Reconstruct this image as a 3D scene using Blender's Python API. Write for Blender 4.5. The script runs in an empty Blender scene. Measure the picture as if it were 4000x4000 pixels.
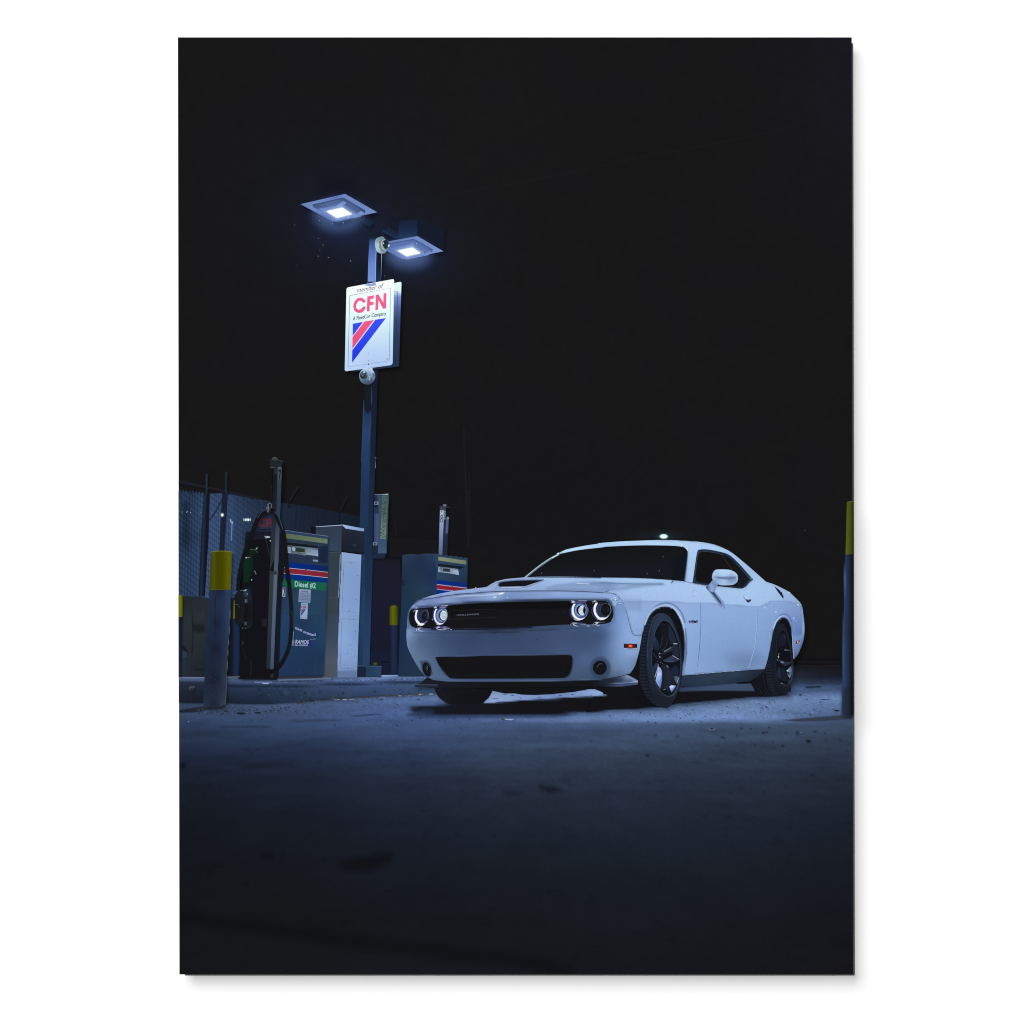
import bpy, math, random
import numpy as np
from mathutils import Vector
from mathutils.geometry import delaunay_2d_cdt

scene = bpy.context.scene
COL = scene.collection

# ------------------------------------------------------------------ scale of the print (0.70 m tall)
S = 0.0001913            # metres per unit of the print's own drawing grid
GAP = 0.0130              # the print stands this far off the wall
FRONT = -GAP - 0.0045    # y of the printed face

def W(x, y):
    return (x - 2000.0) * S, (2000.0 - y) * S

# ------------------------------------------------------------------ camera
DIST = 2.2
cam = bpy.data.cameras.new("camera")
cam.sensor_width = 36.0
cam.lens = 36.0 * DIST / (4000 * S)
cam.clip_start = 0.05
cam.clip_end = 50.0
co = bpy.data.objects.new("camera", cam)
co.location = (0, FRONT - DIST, 0)
co.rotation_euler = (math.radians(90), 0, 0)
COL.objects.link(co)
scene.camera = co
scene.render.resolution_x = scene.render.resolution_y = 1024

# ------------------------------------------------------------------ studio world, lamps, exposure
world = bpy.data.worlds.new("World")
scene.world = world
world.use_nodes = True
world.node_tree.nodes["Background"].inputs[0].default_value = (1, 1, 1, 1)
world.node_tree.nodes["Background"].inputs[1].default_value = 0.06

def area(name, loc, size, power):
    l = bpy.data.lights.new(name, 'AREA')
    l.shape = 'DISK'
    l.size = size
    l.energy = power
    o = bpy.data.objects.new(name, l)
    o.location = loc
    o.rotation_euler = (-Vector(loc)).to_track_quat('-Z', 'Y').to_euler()
    COL.objects.link(o)
    return o

area("fill_softbox", (0.0, -6.0, 0.4), 0.7, 203)
area("key_softbox", (-4.3, -10.4, 5.9), 8.5, 1200)

vs = scene.view_settings
vs.view_transform = 'Standard'
vs.look = 'None'
vs.exposure = 0.0
vs.gamma = 1.0
vs.use_curve_mapping = False
scene.display_settings.display_device = 'sRGB'
scene.cycles.transparent_max_bounces = 48
scene.cycles.max_bounces = 4
scene.cycles.pixel_filter_type = 'BLACKMAN_HARRIS'
scene.cycles.filter_width = 1.1
INK_GAIN = 0.833           # ink density that reads as drawn under these lamps

# ------------------------------------------------------------------ colours
def hexrgb(h):
    h = h.lstrip('#')
    return np.array([int(h[i:i + 2], 16) / 255.0 for i in (0, 2, 4)])

def lin(c):
    c = np.clip(c, 0, 1)
    return np.where(c <= 0.04045, c / 12.92, ((c + 0.055) / 1.055) ** 2.4)

def ink(c):
    """sRGB as read off the print -> ink reflectance; the blues are a little greyer than they look on screen"""
    c = np.clip(np.asarray(c, float), 0, 1)
    mx = c.max(1); mn = c.min(1)
    sat = (mx - mn) / np.maximum(mx, 1e-4)
    blue = (c[:, 2] >= mx - 1e-6) & (c[:, 1] > c[:, 0] - .02)
    w = np.clip((.74 - sat) / .10, 0, 1) * blue
    L = (c @ np.array([.3, .59, .11]))[:, None]
    d = L + (c - L) * .91
    lit = np.clip((mx - .18) / .2, 0, 1)
    d[:, 1] *= 1 + .018 * lit; d[:, 0] *= 1 - .015 * lit
    return lin(c + (d - c) * w[:, None])

def vnoise(x, y, seed=0):
    def h(i, j):
        n = (i.astype(np.int64) * 374761393 + j.astype(np.int64) * 668265263 + seed * 974711) & 0x7fffffff
        n = ((n ^ (n >> 13)) * 1274126177) & 0x7fffffff
        return ((n ^ (n >> 16)) & 0xffff) / 65535.0
    i = np.floor(x); j = np.floor(y)
    u = x - i; v = y - j
    u = u * u * (3 - 2 * u); v = v * v * (3 - 2 * v)
    a = h(i, j); b = h(i + 1, j); c = h(i, j + 1); d = h(i + 1, j + 1)
    return (a * (1 - u) + b * u) * (1 - v) + (c * (1 - u) + d * u) * v - 0.5

# ------------------------------------------------------------------ materials
def make_ink(name, soft):
    m = bpy.data.materials.new(name)
    m.use_nodes = True
    nt = m.node_tree
    nt.nodes.clear()
    out = nt.nodes.new('ShaderNodeOutputMaterial')
    at = nt.nodes.new('ShaderNodeAttribute'); at.attribute_name = 'ink'
    tc = nt.nodes.new('ShaderNodeTexCoord')
    ns = nt.nodes.new('ShaderNodeTexNoise')
    ns.inputs['Scale'].default_value = 1150.0
    ns.inputs['Detail'].default_value = 2.0
    nt.links.new(tc.outputs['Object'], ns.inputs['Vector'])
    mr = nt.nodes.new('ShaderNodeMapRange')
    mr.inputs['From Min'].default_value = 0.25; mr.inputs['From Max'].default_value = 0.75
    mr.inputs['To Min'].default_value = 0.95; mr.inputs['To Max'].default_value = 1.05
    nt.links.new(ns.outputs['Fac'], mr.inputs['Value'])
    mul = nt.nodes.new('ShaderNodeVectorMath'); mul.operation = 'SCALE'
    nt.links.new(at.outputs['Color'], mul.inputs[0])
    nt.links.new(mr.outputs['Result'], mul.inputs['Scale'])
    df = nt.nodes.new('ShaderNodeBsdfDiffuse')
    nt.links.new(mul.outputs['Vector'], df.inputs['Color'])
    if soft:
        tr = nt.nodes.new('ShaderNodeBsdfTransparent')
        mx = nt.nodes.new('ShaderNodeMixShader')
        nt.links.new(at.outputs['Alpha'], mx.inputs['Fac'])
        nt.links.new(tr.outputs[0], mx.inputs[1])
        nt.links.new(df.outputs[0], mx.inputs[2])
        nt.links.new(mx.outputs[0], out.inputs['Surface'])
    else:
        nt.links.new(df.outputs[0], out.inputs['Surface'])
    return m

INK = make_ink("print_ink", False)  # the pictured scene's light and shade are part of the ink colours
SOFT = make_ink("print_ink_feathered", True)

def plain(name, rgb, rough=0.6, noise=0.0, spec=0.3):
    m = bpy.data.materials.new(name)
    m.use_nodes = True
    nt = m.node_tree
    b = nt.nodes["Principled BSDF"]
    b.inputs['Roughness'].default_value = rough
    b.inputs['Specular IOR Level'].default_value = spec
    b.inputs['Base Color'].default_value = (*rgb, 1)
    if noise:
        tc = nt.nodes.new('ShaderNodeTexCoord')
        ns = nt.nodes.new('ShaderNodeTexNoise')
        ns.inputs['Scale'].default_value = 90.0
        ns.inputs['Detail'].default_value = 5.0
        bp = nt.nodes.new('ShaderNodeBump')
        bp.inputs['Strength'].default_value = noise
        bp.inputs['Distance'].default_value = 0.001
        nt.links.new(tc.outputs['Object'], ns.inputs['Vector'])
        nt.links.new(ns.outputs['Fac'], bp.inputs['Height'])
        nt.links.new(bp.outputs['Normal'], b.inputs['Normal'])
    return m

# ------------------------------------------------------------------ geometry helpers for the printed picture
def closed_curve(pts, n=7):
    """Catmull-Rom through points; a third element marks a sharp corner."""
    P = [np.array(p[:2], float) for p in pts]
    C = [len(p) > 2 for p in pts]
    N = len(P); out = []
    for i in range(N):
        p1, p2 = P[i], P[(i + 1) % N]
        p0 = P[i - 1] if not C[i] else p1 - (p2 - p1)
        p3 = P[(i + 2) % N] if not C[(i + 1) % N] else p2 + (p2 - p1)
        for k in range(n):
            t = k / n
            out.append(0.5 * (2 * p1 + (p2 - p0) * t + (2 * p0 - 5 * p1 + 4 * p2 - p3) * t * t + (3 * p1 - p0 - 3 * p2 + p3) * t ** 3))
    return np.array(out)

def open_curve(pts, n=8):
    P = [np.array(p[:2], float) for p in pts]
    if len(P) < 3:
        return np.array(P)
    P = [2 * P[0] - P[1]] + P + [2 * P[-1] - P[-2]]
    out = []
    for i in range(1, len(P) - 2):
        p0, p1, p2, p3 = P[i - 1:i + 3]
        for k in range(n):
            t = k / n
            out.append(0.5 * (2 * p1 + (p2 - p0) * t + (2 * p0 - 5 * p1 + 4 * p2 - p3) * t * t + (3 * p1 - p0 - 3 * p2 + p3) * t ** 3))
    out.append(P[-2])
    return np.array(out)

def inside(q, poly):
    x, y = q[:, 0], q[:, 1]
    r = np.zeros(len(q), bool)
    a = poly; b = np.roll(poly, -1, 0)
    for (x1, y1), (x2, y2) in zip(a, b):
        if y1 == y2:
            continue
        c = (y1 > y) != (y2 > y)
        r ^= c & (x < (x2 - x1) * (y - y1) / (y2 - y1) + x1)
    return r

def edge_dist(q, poly):
    d = np.full(len(q), 1e18)
    a = poly; b = np.roll(poly, -1, 0)
    for p1, p2 in zip(a, b):
        e = p2 - p1
        L = (e * e).sum()
        if L < 1e-12:
            continue
        t = np.clip(((q - p1) @ e) / L, 0, 1)
        w = q - (p1 + t[:, None] * e)
        d = np.minimum(d, (w * w).sum(1))
    return np.sqrt(d)

def make_fill(v, f):
    """v: view transform; f: '#hex', ('l',x0,y0,x1,y1,t,hex,...), ('r',(x,y,hex)...) or a callable on grid coordinates -> sRGB"""
    if callable(f):
        return f, True
    if isinstance(f, str):
        c = hexrgb(f)
        return (lambda q: np.tile(c, (len(q), 1))), False
    if f[0] == 'l':
        p0 = v(f[1], f[2]); p1 = v(f[3], f[4])
        ts = np.array(f[5::2], float); cs = np.array([hexrgb(h) for h in f[6::2]])
        d = p1 - p0; L = d @ d
        def g(q):
            t = ((q - p0) @ d) / L
            return np.stack([np.interp(t, ts, cs[:, k]) for k in range(3)], 1)
        return g, True
    if f[0] == 'r':
        P = np.array([v(a, b) for a, b, _ in f[1:]]); cs = np.array([hexrgb(h) for _, _, h in f[1:]])
        sc = max(np.ptp(P[:, 0]), np.ptp(P[:, 1]), 1.0)
        K = -np.sqrt(((P[:, None] - P[None]) ** 2).sum(2)) / sc
        n = len(P)
        M = np.zeros((n + 1, n + 1)); M[:n, :n] = K - 0.002 * np.eye(n); M[:n, n] = 1; M[n, :n] = 1
        w = np.linalg.solve(M, np.vstack([cs, np.zeros((1, 3))]))
        lo, hi = cs.min(0) * 0.92, np.minimum(cs.max(0) * 1.06, 1)
        def g(q):
            k = -np.sqrt(((q[:, None] - P[None]) ** 2).sum(2)) / sc
            return np.clip(k @ w[:n] + w[n], lo, hi)
        return g, True
    raise ValueError(f)

LAYER = [0]
PARTS = []

class Part:
    def __init__(self, name, parent=None, label=None, kind=None):
        self.name, self.parent, self.label, self.kind = name, parent, label, kind
        self.v, self.f, self.c, self.m = [], [], [], []
        self.n = 0
        PARTS.append(self)
    def add(self, xy, tris, rgba, soft):
        LAYER[0] += 1
        xy = np.array(xy, float)
        lft = 695 + 6 * (xy[:, 1] - 146) / 3659          # the sheet's own edges
        xy[:, 0] = np.clip(xy[:, 0], lft, lft + 2632)
        xy[:, 1] = np.clip(xy[:, 1], 146, 3806)
        self.v.append((xy, LAYER[0])); self.f.append(tris + self.n); self.c.append(rgba)
        self.m.append(np.full(len(tris), 1 if soft else 0, np.int32)); self.n += len(xy)

def tri_poly(poly, step=None):
    """triangles of a simple polygon with optional inner grid points"""
    keep = [0]
    for i in range(1, len(poly)):
        if np.abs(poly[i] - poly[keep[-1]]).max() > 1e-3:
            keep.append(i)
    if len(keep) > 1 and np.abs(poly[keep[0]] - poly[keep[-1]]).max() < 1e-3:
        keep.pop()
    poly = poly[keep]
    if step:                                  # break long edges so that gradients follow them
        out = []
        for a, b in zip(poly, np.roll(poly, -1, 0)):
            k = max(int(np.hypot(*(b - a)) / (step * 1.2)), 1)
            out += [a + (b - a) * i / k for i in range(k)]
        poly = np.array(out)
    pts = [Vector(p) for p in poly]
    n = len(pts)
    edges = [(i, (i + 1) % n) for i in range(n)]
    if step:
        x0, y0 = poly.min(0); x1, y1 = poly.max(0)
        gx, gy = np.meshgrid(np.arange(x0 + step / 2, x1, step), np.arange(y0 + step / 2, y1, step))
        g = np.stack([gx.ravel(), gy.ravel()], 1)
        g = g[inside(g, poly)]
        if len(g):
            g = g[edge_dist(g, poly) > step * 0.35]
        pts += [Vector(p) for p in g]
    r = delaunay_2d_cdt(pts, edges, [], 1, 1e-5)
    xy = np.array([tuple(p) for p in r[0]])
    tr = np.array([t for t in r[2] if len(t) == 3], np.int64)
    if len(tr):
        tr = tr[inside(xy[tr].mean(1), poly)]
    return xy, tr

def paint(part, v, poly, fill, soft=0.0, step=None, alpha=1.0):
    """poly in grid coordinates"""
    poly = np.asarray(poly, float)
    fn, grad = make_fill(v, fill)
    ext = float(np.ptp(poly, axis=0).max())
    if soft <= 0 and alpha >= 1:
        xy, tr = tri_poly(poly, (step or max(ext / 26, 5.0)) if grad else None)
        if not len(tr):
            return
        rgba = np.ones((len(xy), 4)); rgba[:, :3] = ink(fn(xy))
        part.add(xy, tr, rgba, False)
        return
    if soft <= 0:
        xy, tr = tri_poly(poly, (step or max(ext / 20, 5.0)) if grad else None)
        rgba = np.full((len(xy), 4), alpha); rgba[:, :3] = ink(fn(xy))
        part.add(xy, tr, rgba, True)
        return
    st = step or max(soft / 3.0, ext / 90.0, 1.2)
    x0, y0 = poly.min(0) - soft; x1, y1 = poly.max(0) + soft
    nx = max(int((x1 - x0) / st) + 2, 3); ny = max(int((y1 - y0) / st) + 2, 3)
    gx, gy = np.meshgrid(np.linspace(x0, x1, nx), np.linspace(y0, y1, ny))
    q = np.stack([gx.ravel(), gy.ravel()], 1)
    d = edge_dist(q, poly) * np.where(inside(q, poly), 1, -1)
    t = np.clip(d / soft * 0.5 + 0.5, 0, 1)
    a = t * t * (3 - 2 * t) * alpha
    idx = np.arange(nx * ny).reshape(ny, nx)
    A, B, C, D = idx[:-1, :-1].ravel(), idx[:-1, 1:].ravel(), idx[1:, 1:].ravel(), idx[1:, :-1].ravel()
    tr = np.vstack([np.stack([A, B, C], 1), np.stack([A, C, D], 1)])
    tr = tr[a[tr].max(1) > 0.004]
    used = np.unique(tr); mp = np.zeros(nx * ny, np.int64); mp[used] = np.arange(len(used))
    q = q[used]; rgba = np.ones((len(q), 4)); rgba[:, :3] = ink(fn(q)); rgba[:, 3] = a[used]
    part.add(q, mp[tr], rgba, True)

def paint_grid(part, x0, y0, x1, y1, step, fn):
    """a rectangular sheet as a regular grid"""
    nx = int((x1 - x0) / step) + 2; ny = int((y1 - y0) / step) + 2
    gx, gy = np.meshgrid(np.linspace(x0, x1, nx), np.linspace(y0, y1, ny))
    q = np.stack([gx.ravel(), gy.ravel()], 1)
    idx = np.arange(nx * ny).reshape(ny, nx)
    A, B, C, D = idx[:-1, :-1].ravel(), idx[:-1, 1:].ravel(), idx[1:, 1:].ravel(), idx[1:, :-1].ravel()
    tr = np.vstack([np.stack([A, B, C], 1), np.stack([A, C, D], 1)])
    rgba = np.ones((len(q), 4)); rgba[:, :3] = ink(fn(q))
    part.add(q, tr, rgba, False)

class View:
    """a rectangle of the picture with its own drawing grid"""
    def __init__(self, x0, y0, k):
        self.o = np.array([x0, y0], float); self.k = k
    def __call__(self, x, y):
        return self.o + self.k * np.array([x, y], float)
    def pts(self, p):
        return [tuple(self(a[0], a[1])) + tuple(a[2:]) for a in p]
    def P(self, part, pts, fill, soft=0, curve=False, step=None, alpha=1.0):
        q = self.pts(pts)
        q = closed_curve(q) if curve else np.array([a[:2] for a in q])
        paint(part, self, q, fill, soft * self.k, step, alpha)
    def L(self, part, pts, w, fill, curve=False, soft=0, alpha=1.0, w2=None):
        q = self.pts(pts)
        q = open_curve(q) if curve else np.array([a[:2] for a in q])
        d = np.gradient(q, axis=0)
        n = np.stack([-d[:, 1], d[:, 0]], 1); n /= np.maximum(np.linalg.norm(n, axis=1, keepdims=True), 1e-9)
        ww = np.linspace(w, w if w2 is None else w2, len(q))[:, None] * self.k / 2
        paint(part, self, np.vstack([q + n * ww, (q - n * ww)[::-1]]), fill, soft * self.k, None, alpha)
    def E(self, part, cx, cy, rx, ry, fill, rot=0, soft=0, n=40, alpha=1.0):
        t = np.linspace(0, 2 * math.pi, n, endpoint=False)
        c, s = math.cos(math.radians(rot)), math.sin(math.radians(rot))
        x = rx * np.cos(t); y = ry * np.sin(t)
        self.P(part, list(zip(cx + c * x - s * y, cy + s * x + c * y)), fill, soft, alpha=alpha)
    def ring(self, part, cx, cy, rx, ry, w, fill, a0=0, a1=360, rot=0, soft=0, alpha=1.0, w2=None):
        t = np.radians(np.linspace(a0, a1, max(int(abs(a1 - a0) / 8), 6)))
        c, s = math.cos(math.radians(rot)), math.sin(math.radians(rot))
        x = rx * np.cos(t); y = ry * np.sin(t)
        self.L(part, list(zip(cx + c * x - s * y, cy + s * x + c * y)), w, fill, False, soft, alpha, w2)
    def rect(self, part, x0, y0, x1, y1, fill, soft=0, alpha=1.0):
        self.P(part, [(x0, y0), (x1, y0), (x1, y1), (x0, y1)], fill, soft, alpha=alpha)
    def text(self, part, s, quad, fill, bold=0.0, alpha=1.0):
        """lettering whose inked box fills the quad TL, TR, BR, BL"""
        cu = bpy.data.curves.new("lettering", 'FONT')
        cu.body = s; cu.size = 1.0; cu.offset = bold; cu.resolution_u = 4
        ob = bpy.data.objects.new("lettering", cu)
        COL.objects.link(ob)
        dg = bpy.context.evaluated_depsgraph_get()
        me = ob.evaluated_get(dg).to_mesh()
        xy = np.array([v.co[:2] for v in me.vertices])
        me.calc_loop_triangles()
        tr = np.array([t.vertices[:] for t in me.loop_triangles], np.int64)
        ob.evaluated_get(dg).to_mesh_clear()
        bpy.data.objects.remove(ob); bpy.data.curves.remove(cu)
        lo, hi = xy.min(0), xy.max(0)
        u = ((xy - lo) / (hi - lo))
        TL, TR, BR, BL = [self(*p) for p in quad]
        a, b = u[:, :1], 1 - u[:, 1:]
        q = (TL * (1 - a) + TR * a) * (1 - b) + (BL * (1 - a) + BR * a) * b
        fn, _ = make_fill(self, fill)
        rgba = np.full((len(q), 4), alpha); rgba[:, :3] = ink(fn(q))
        part.add(q, tr, rgba, alpha < 1)

V0 = View(0, 0, 1)
VA = View(1560, 2080, 800 / 1932); VB = View(2340, 2080, 800 / 1932)
VC = View(1140, 700, 640 / 1546)
VD = View(690, 1750, 600 / 1104); VE = View(1150, 1750, 700 / 1288)
HL = View(1580, 2330, 240 / 1932); HR = View(2200, 2320, 240 / 1932)
FW = View(2440, 2360, 260 / 1196); RW = View(2900, 2380, 250 / 1342)
G1 = View(690, 2560, 1000 / 1932); G2 = View(1640, 2560, 1000 / 1932); G3 = View(2440, 2560, 1000 / 1932)
GB = View(690, 2700, 2650 / 1932); SK = View(690, 140, 2650 / 1932)
F1 = View(690, 1840, 300 / 1159); F2 = View(690, 2300, 300 / 1159)
F3 = View(900, 1770, 300 / 1159); F4 = View(900, 2240, 300 / 1159)
P1 = View(1090, 2040, 400 / 1932); P2 = View(1090, 2400, 400 / 1932)
M1 = View(1370, 1880, 500 / 1858); PL = View(1390, 1490, 200 / 644)
L1 = View(1150, 740, 350 / 1932); L2 = View(1400, 840, 360 / 1932)
S1 = View(1330, 1080, 260 / 1932); S2 = View(1330, 1260, 260 / 1932)
WM = View(2560, 2080, 400 / 1932); RQ = View(2860, 2240, 300 / 1811); HD = View(1880, 2220, 600 / 1932)
rng = random.Random(7)
# ================================================================== the picture: sky and ground
sky = Part("night_sky", label="almost black night sky in the upper half of the picture")
def sky_fill(q):
    x, y = q[:, 0], q[:, 1]
    c = np.tile(np.array([23.5, 23.5, 24.5]) / 255, (len(q), 1))
    def glow(cx, cy, sx, sy, col, p=1.0):
        d = np.exp(-((((x - cx) / sx) ** 2 + ((y - cy) / sy) ** 2) ** p))
        return d[:, None] * np.array(col) / 255
    c += glow(1330, 850, 300, 260, (1, 3, 14), .8)
    c += glow(1340, 880, 130, 90, (3, 10, 30), .8)
    c += glow(1320, 850, 60, 40, (2, 8, 22))
    c += glow(1600, 1010, 170, 110, (2, 9, 28), .8)
    c += glow(1620, 1010, 70, 46, (4, 14, 34))
    c += glow(3330, 300, 260, 500, (2, 1, 7))
    c += glow(1900, 500, 300, 500, (1, 1, 1))
    c += glow(2590, 2095, 90, 20, (5, 12, 16))
    c += glow(2000, 2000, 900, 260, (-1, -1, 2))
    c += glow(2900, 2400, 500, 260, (-1, -1, -2))
    c += (vnoise(x / 26, y / 26, 3) * 1.6 / 255 + vnoise(x / 9, y / 9, 5) * 1.0 / 255)[:, None]
    c[:, 2] += vnoise(x / 120, y / 120, 9) * 2.0 / 255
    return c
paint_grid(sky, 690, 140, 3340, 2720, 9, sky_fill)

# faint things against the sky
wire = Part("overhead_wire", label="hair-thin overhead wire barely lit against the dark sky")
V0.L(wire, [(1530, 800), (1800, 752), (2100, 700), (2500, 615), (2900, 540), (3180, 470)], 3.0, '#1c1b1d', True)
yard = Part("distant_pole", label="thin dark distant pole right of the lamp post")
SK.L(yard, [(817, 1112), (821, 1200), (829, 1429)], 9, '#1d1d20', soft=3)
yard = Part("distant_pole", label="shorter faint pole beside the taller distant pole")
SK.L(yard, [(833, 1240), (836, 1429)], 6, '#1d1d21', soft=3)
M1.L(yard, [(1700, 140), (1705, 540), (1708, 960)], 26, '#1f1d22', soft=8)
M1.L(yard, [(1735, 120), (1722, 180)], 30, '#201e22', soft=12)
yard = Part("distant_pole", label="faint distant pole just right of the notice box")
M1.L(yard, [(632, 540), (655, 700), (668, 790)], 18, '#1e1e26', soft=6)

# ------------------------------------------------------------------ ground
ground = Part("concrete_ground", label="rough concrete forecourt lit blue from above and fading to black in front")
gs = [
 (700,2745,'#33405f'),(700,2790,'#3a486c'),(700,2830,'#2f3d5f'),(700,2880,'#28344f'),(700,2950,'#1f2942'),(700,3050,'#1b2230'),(700,3200,'#171b24'),(700,3400,'#16191f'),(700,3600,'#16181d'),(700,3800,'#15171b'),
 (1100,2750,'#48577e'),(1100,2790,'#42527c'),(1100,2830,'#384970'),(1100,2880,'#2e3c60'),(1100,2950,'#26314e'),(1100,3050,'#1d2537'),(1100,3200,'#191f2c'),(1100,3400,'#171a20'),(1100,3600,'#17181c'),(1100,3800,'#16181c'),
 (1600,2715,'#5a6da0'),(1600,2750,'#5469a2'),(1600,2800,'#4b5f98'),(1600,2850,'#40517f'),(1600,2950,'#2f3c5e'),(1600,3050,'#262f45'),(1600,3200,'#1d2534'),(1600,3400,'#181d28'),(1600,3600,'#17191e'),(1600,3800,'#18191f'),
 (2000,2700,'#6f83b8'),(2000,2760,'#5a6da5'),(2000,2808,'#5a6ea8'),(2000,2850,'#44557f'),(2000,2950,'#3a4867'),(2000,3050,'#2b3549'),(2000,3200,'#202939'),(2000,3400,'#1a2029'),(2000,3600,'#181a20'),(2000,3800,'#17181e'),
 (2450,2700,'#6478ad'),(2450,2770,'#6a80b8'),(2450,2808,'#687eb6'),(2450,2850,'#4a5b85'),(2450,2950,'#3a4763'),(2450,3050,'#2d374c'),(2450,3200,'#222b3c'),(2450,3400,'#1b222c'),(2450,3600,'#181b22'),(2450,3800,'#17181e'),
 (2900,2600,'#191a1d'),(2900,2700,'#586ca4'),(2900,2740,'#7389be'),(2900,2770,'#7289bf'),(2900,2808,'#6076aa'),(2900,2850,'#475779'),(2900,2950,'#36425c'),(2900,3050,'#2b3548'),(2900,3200,'#212a3a'),(2900,3400,'#1b212b'),(2900,3600,'#181b21'),(2900,3800,'#17181d'),
 (3300,2600,'#18191c'),(3300,2640,'#1a1d29'),(3300,2670,'#2b3653'),(3300,2690,'#4a5c8c'),(3300,2730,'#6c82b8'),(3300,2770,'#5f74a8'),(3300,2808,'#47577f'),(3300,2850,'#404d6b'),(3300,2950,'#303a50'),(3300,3050,'#262f40'),(3300,3200,'#1e2634'),(3300,3400,'#191e27'),(3300,3600,'#17191f'),(3300,3800,'#17171c'),
]
ga = {}
for gx_, gy_, gh_ in gs:
    ga.setdefault(gx_, []).append((gy_, hexrgb(gh_)))
gcols = sorted(ga)
def ground_base(q):
    x, y = q[:, 0], q[:, 1]
    cols = []
    for gx_ in gcols:
        ys = np.array([a for a, _ in ga[gx_]], float); cc = np.array([b for _, b in ga[gx_]])
        cols.append(np.stack([np.interp(y, ys, cc[:, k]) for k in range(3)], 1))
    cols = np.array(cols)
    xs = np.array(gcols, float)
    i = np.clip(np.searchsorted(xs, x) - 1, 0, len(xs) - 2)
    t = np.clip((x - xs[i]) / (xs[i + 1] - xs[i]), 0, 1); t = t * t * (3 - 2 * t)
    r = np.arange(len(q))
    return cols[i, r] * (1 - t)[:, None] + cols[i + 1, r] * t[:, None]
def ground_fill(q):
    return ground_tex(q)
def ground_tex(q):
    x, y = q[:, 0], q[:, 1]
    c = ground_base(q)
    dep = np.maximum(y - 2585, 12)
    wx = (x - 2000) / dep * 60; wy = 26000 / dep          # rough plan position of the point
    near = np.clip((y - 2790) / 60, 0, 1)
    far = 1 - near
    n1 = vnoise(wx / 9, wy / 4, 1) * .10 + vnoise(wx / 3.2, wy / 1.6, 2) * .09
    grit = (vnoise(x / 5.5, y / 3.2, 11) * .13 + vnoise(x / 13, y / 5, 12) * .07) * far
    smear = (vnoise(x / 260, y / 26, 13) * .16 + vnoise(x / 90, y / 14, 14) * .10)
    blot = np.clip(vnoise(x / 46, y / 24, 15) + vnoise(x / 21, y / 12, 16) * .5 - .36, 0, 1) * -.34 * np.clip((y - 2830) / 50, 0, 1)
    fine = vnoise(x / 6, y / 5, 17) * .07 * near
    k = 1 + (n1 * .55 + grit + smear * np.clip(.8 - (y - 2900) / 700, .2, .8) + blot + fine)
    edge = np.clip((y - 2817 - 4 * vnoise(x / 60, y * 0, 21) + .004 * (2300 - x)) / 9, 0, 1)          # the bright gritty apron ends here
    band = np.clip((x - 1750) / 350, 0, 1) * np.clip((3340 - x) / 300, .35, 1)
    k = k * (1 + .10 * band * np.exp(-((y - 2800) / 22.0) ** 2)) * (1 - .16 * edge * band * np.exp(-np.clip(y - 2817, 0, 1e9) / 55))
    ruts = np.exp(-((y - (2748 - .075 * (x - 2600) + 8 * np.sin(x / 190))) / 9) ** 2) * np.clip((x - 2350) / 200, 0, 1)
    k *= 1 - .13 * ruts
    k *= np.interp(y, [2600, 2700, 2850, 3000, 3300, 3800], [.97, .97, .95, .93, .92, 1.0])
    up = np.clip((3150 - y) / 250, 0, 1)[:, None]
    c = c * (1 + up * np.array([-.015, .010, -.005]))
    return np.clip(c * k[:, None], 0, 1)
paint_grid(ground, 690, 2590, 3340, 3812, 4.4, ground_fill)
# far edge behind the car
G3.P(ground, [(1240, 30), (1760, 30), (1760, 70), (1240, 66)], '#18181a', soft=14)
G3.L(ground, [(1290, 76), (1500, 80), (1700, 72)], 5, '#23242f', soft=3)
# dark stains
GB.P(ground, [(470, 492), (540, 478), (608, 466), (606, 482), (540, 506), (480, 502)], '#15161a', soft=24, alpha=.75)
GB.P(ground, [(1036, 272), (1070, 274), (1092, 281), (1060, 286)], '#161a22', soft=14, alpha=.7)
GB.P(ground, [(930, 284), (985, 290), (940, 296)], '#191f2a', soft=14, alpha=.45)
GB.P(ground, [(178, 208), (300, 203), (325, 207), (250, 216), (190, 218)], '#1a2226', soft=16, alpha=.35)
GB.P(ground, [(8, 205), (24, 205), (24, 218), (8, 218)], '#151b22', soft=6, alpha=.7)
GB.P(ground, [(240, 462), (268, 460), (270, 472), (250, 474)], '#131519', soft=16, alpha=.6)
GB.L(ground, [(8, 640), (150, 662), (350, 690), (550, 718), (800, 746), (1000, 772), (1120, 800)], 24, '#15161a', True, soft=22, alpha=.5)
G1.P(ground, [(330, 536), (700, 536), (720, 543), (340, 545)], '#22304a', soft=14, alpha=.4)
G1.P(ground, [(860, 492), (1180, 484), (1240, 490), (900, 503)], '#3c4564', soft=14, alpha=.5)
G1.P(ground, [(1310, 456), (1480, 440), (1560, 446), (1330, 462)], '#38486f', soft=5, alpha=.6)
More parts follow.
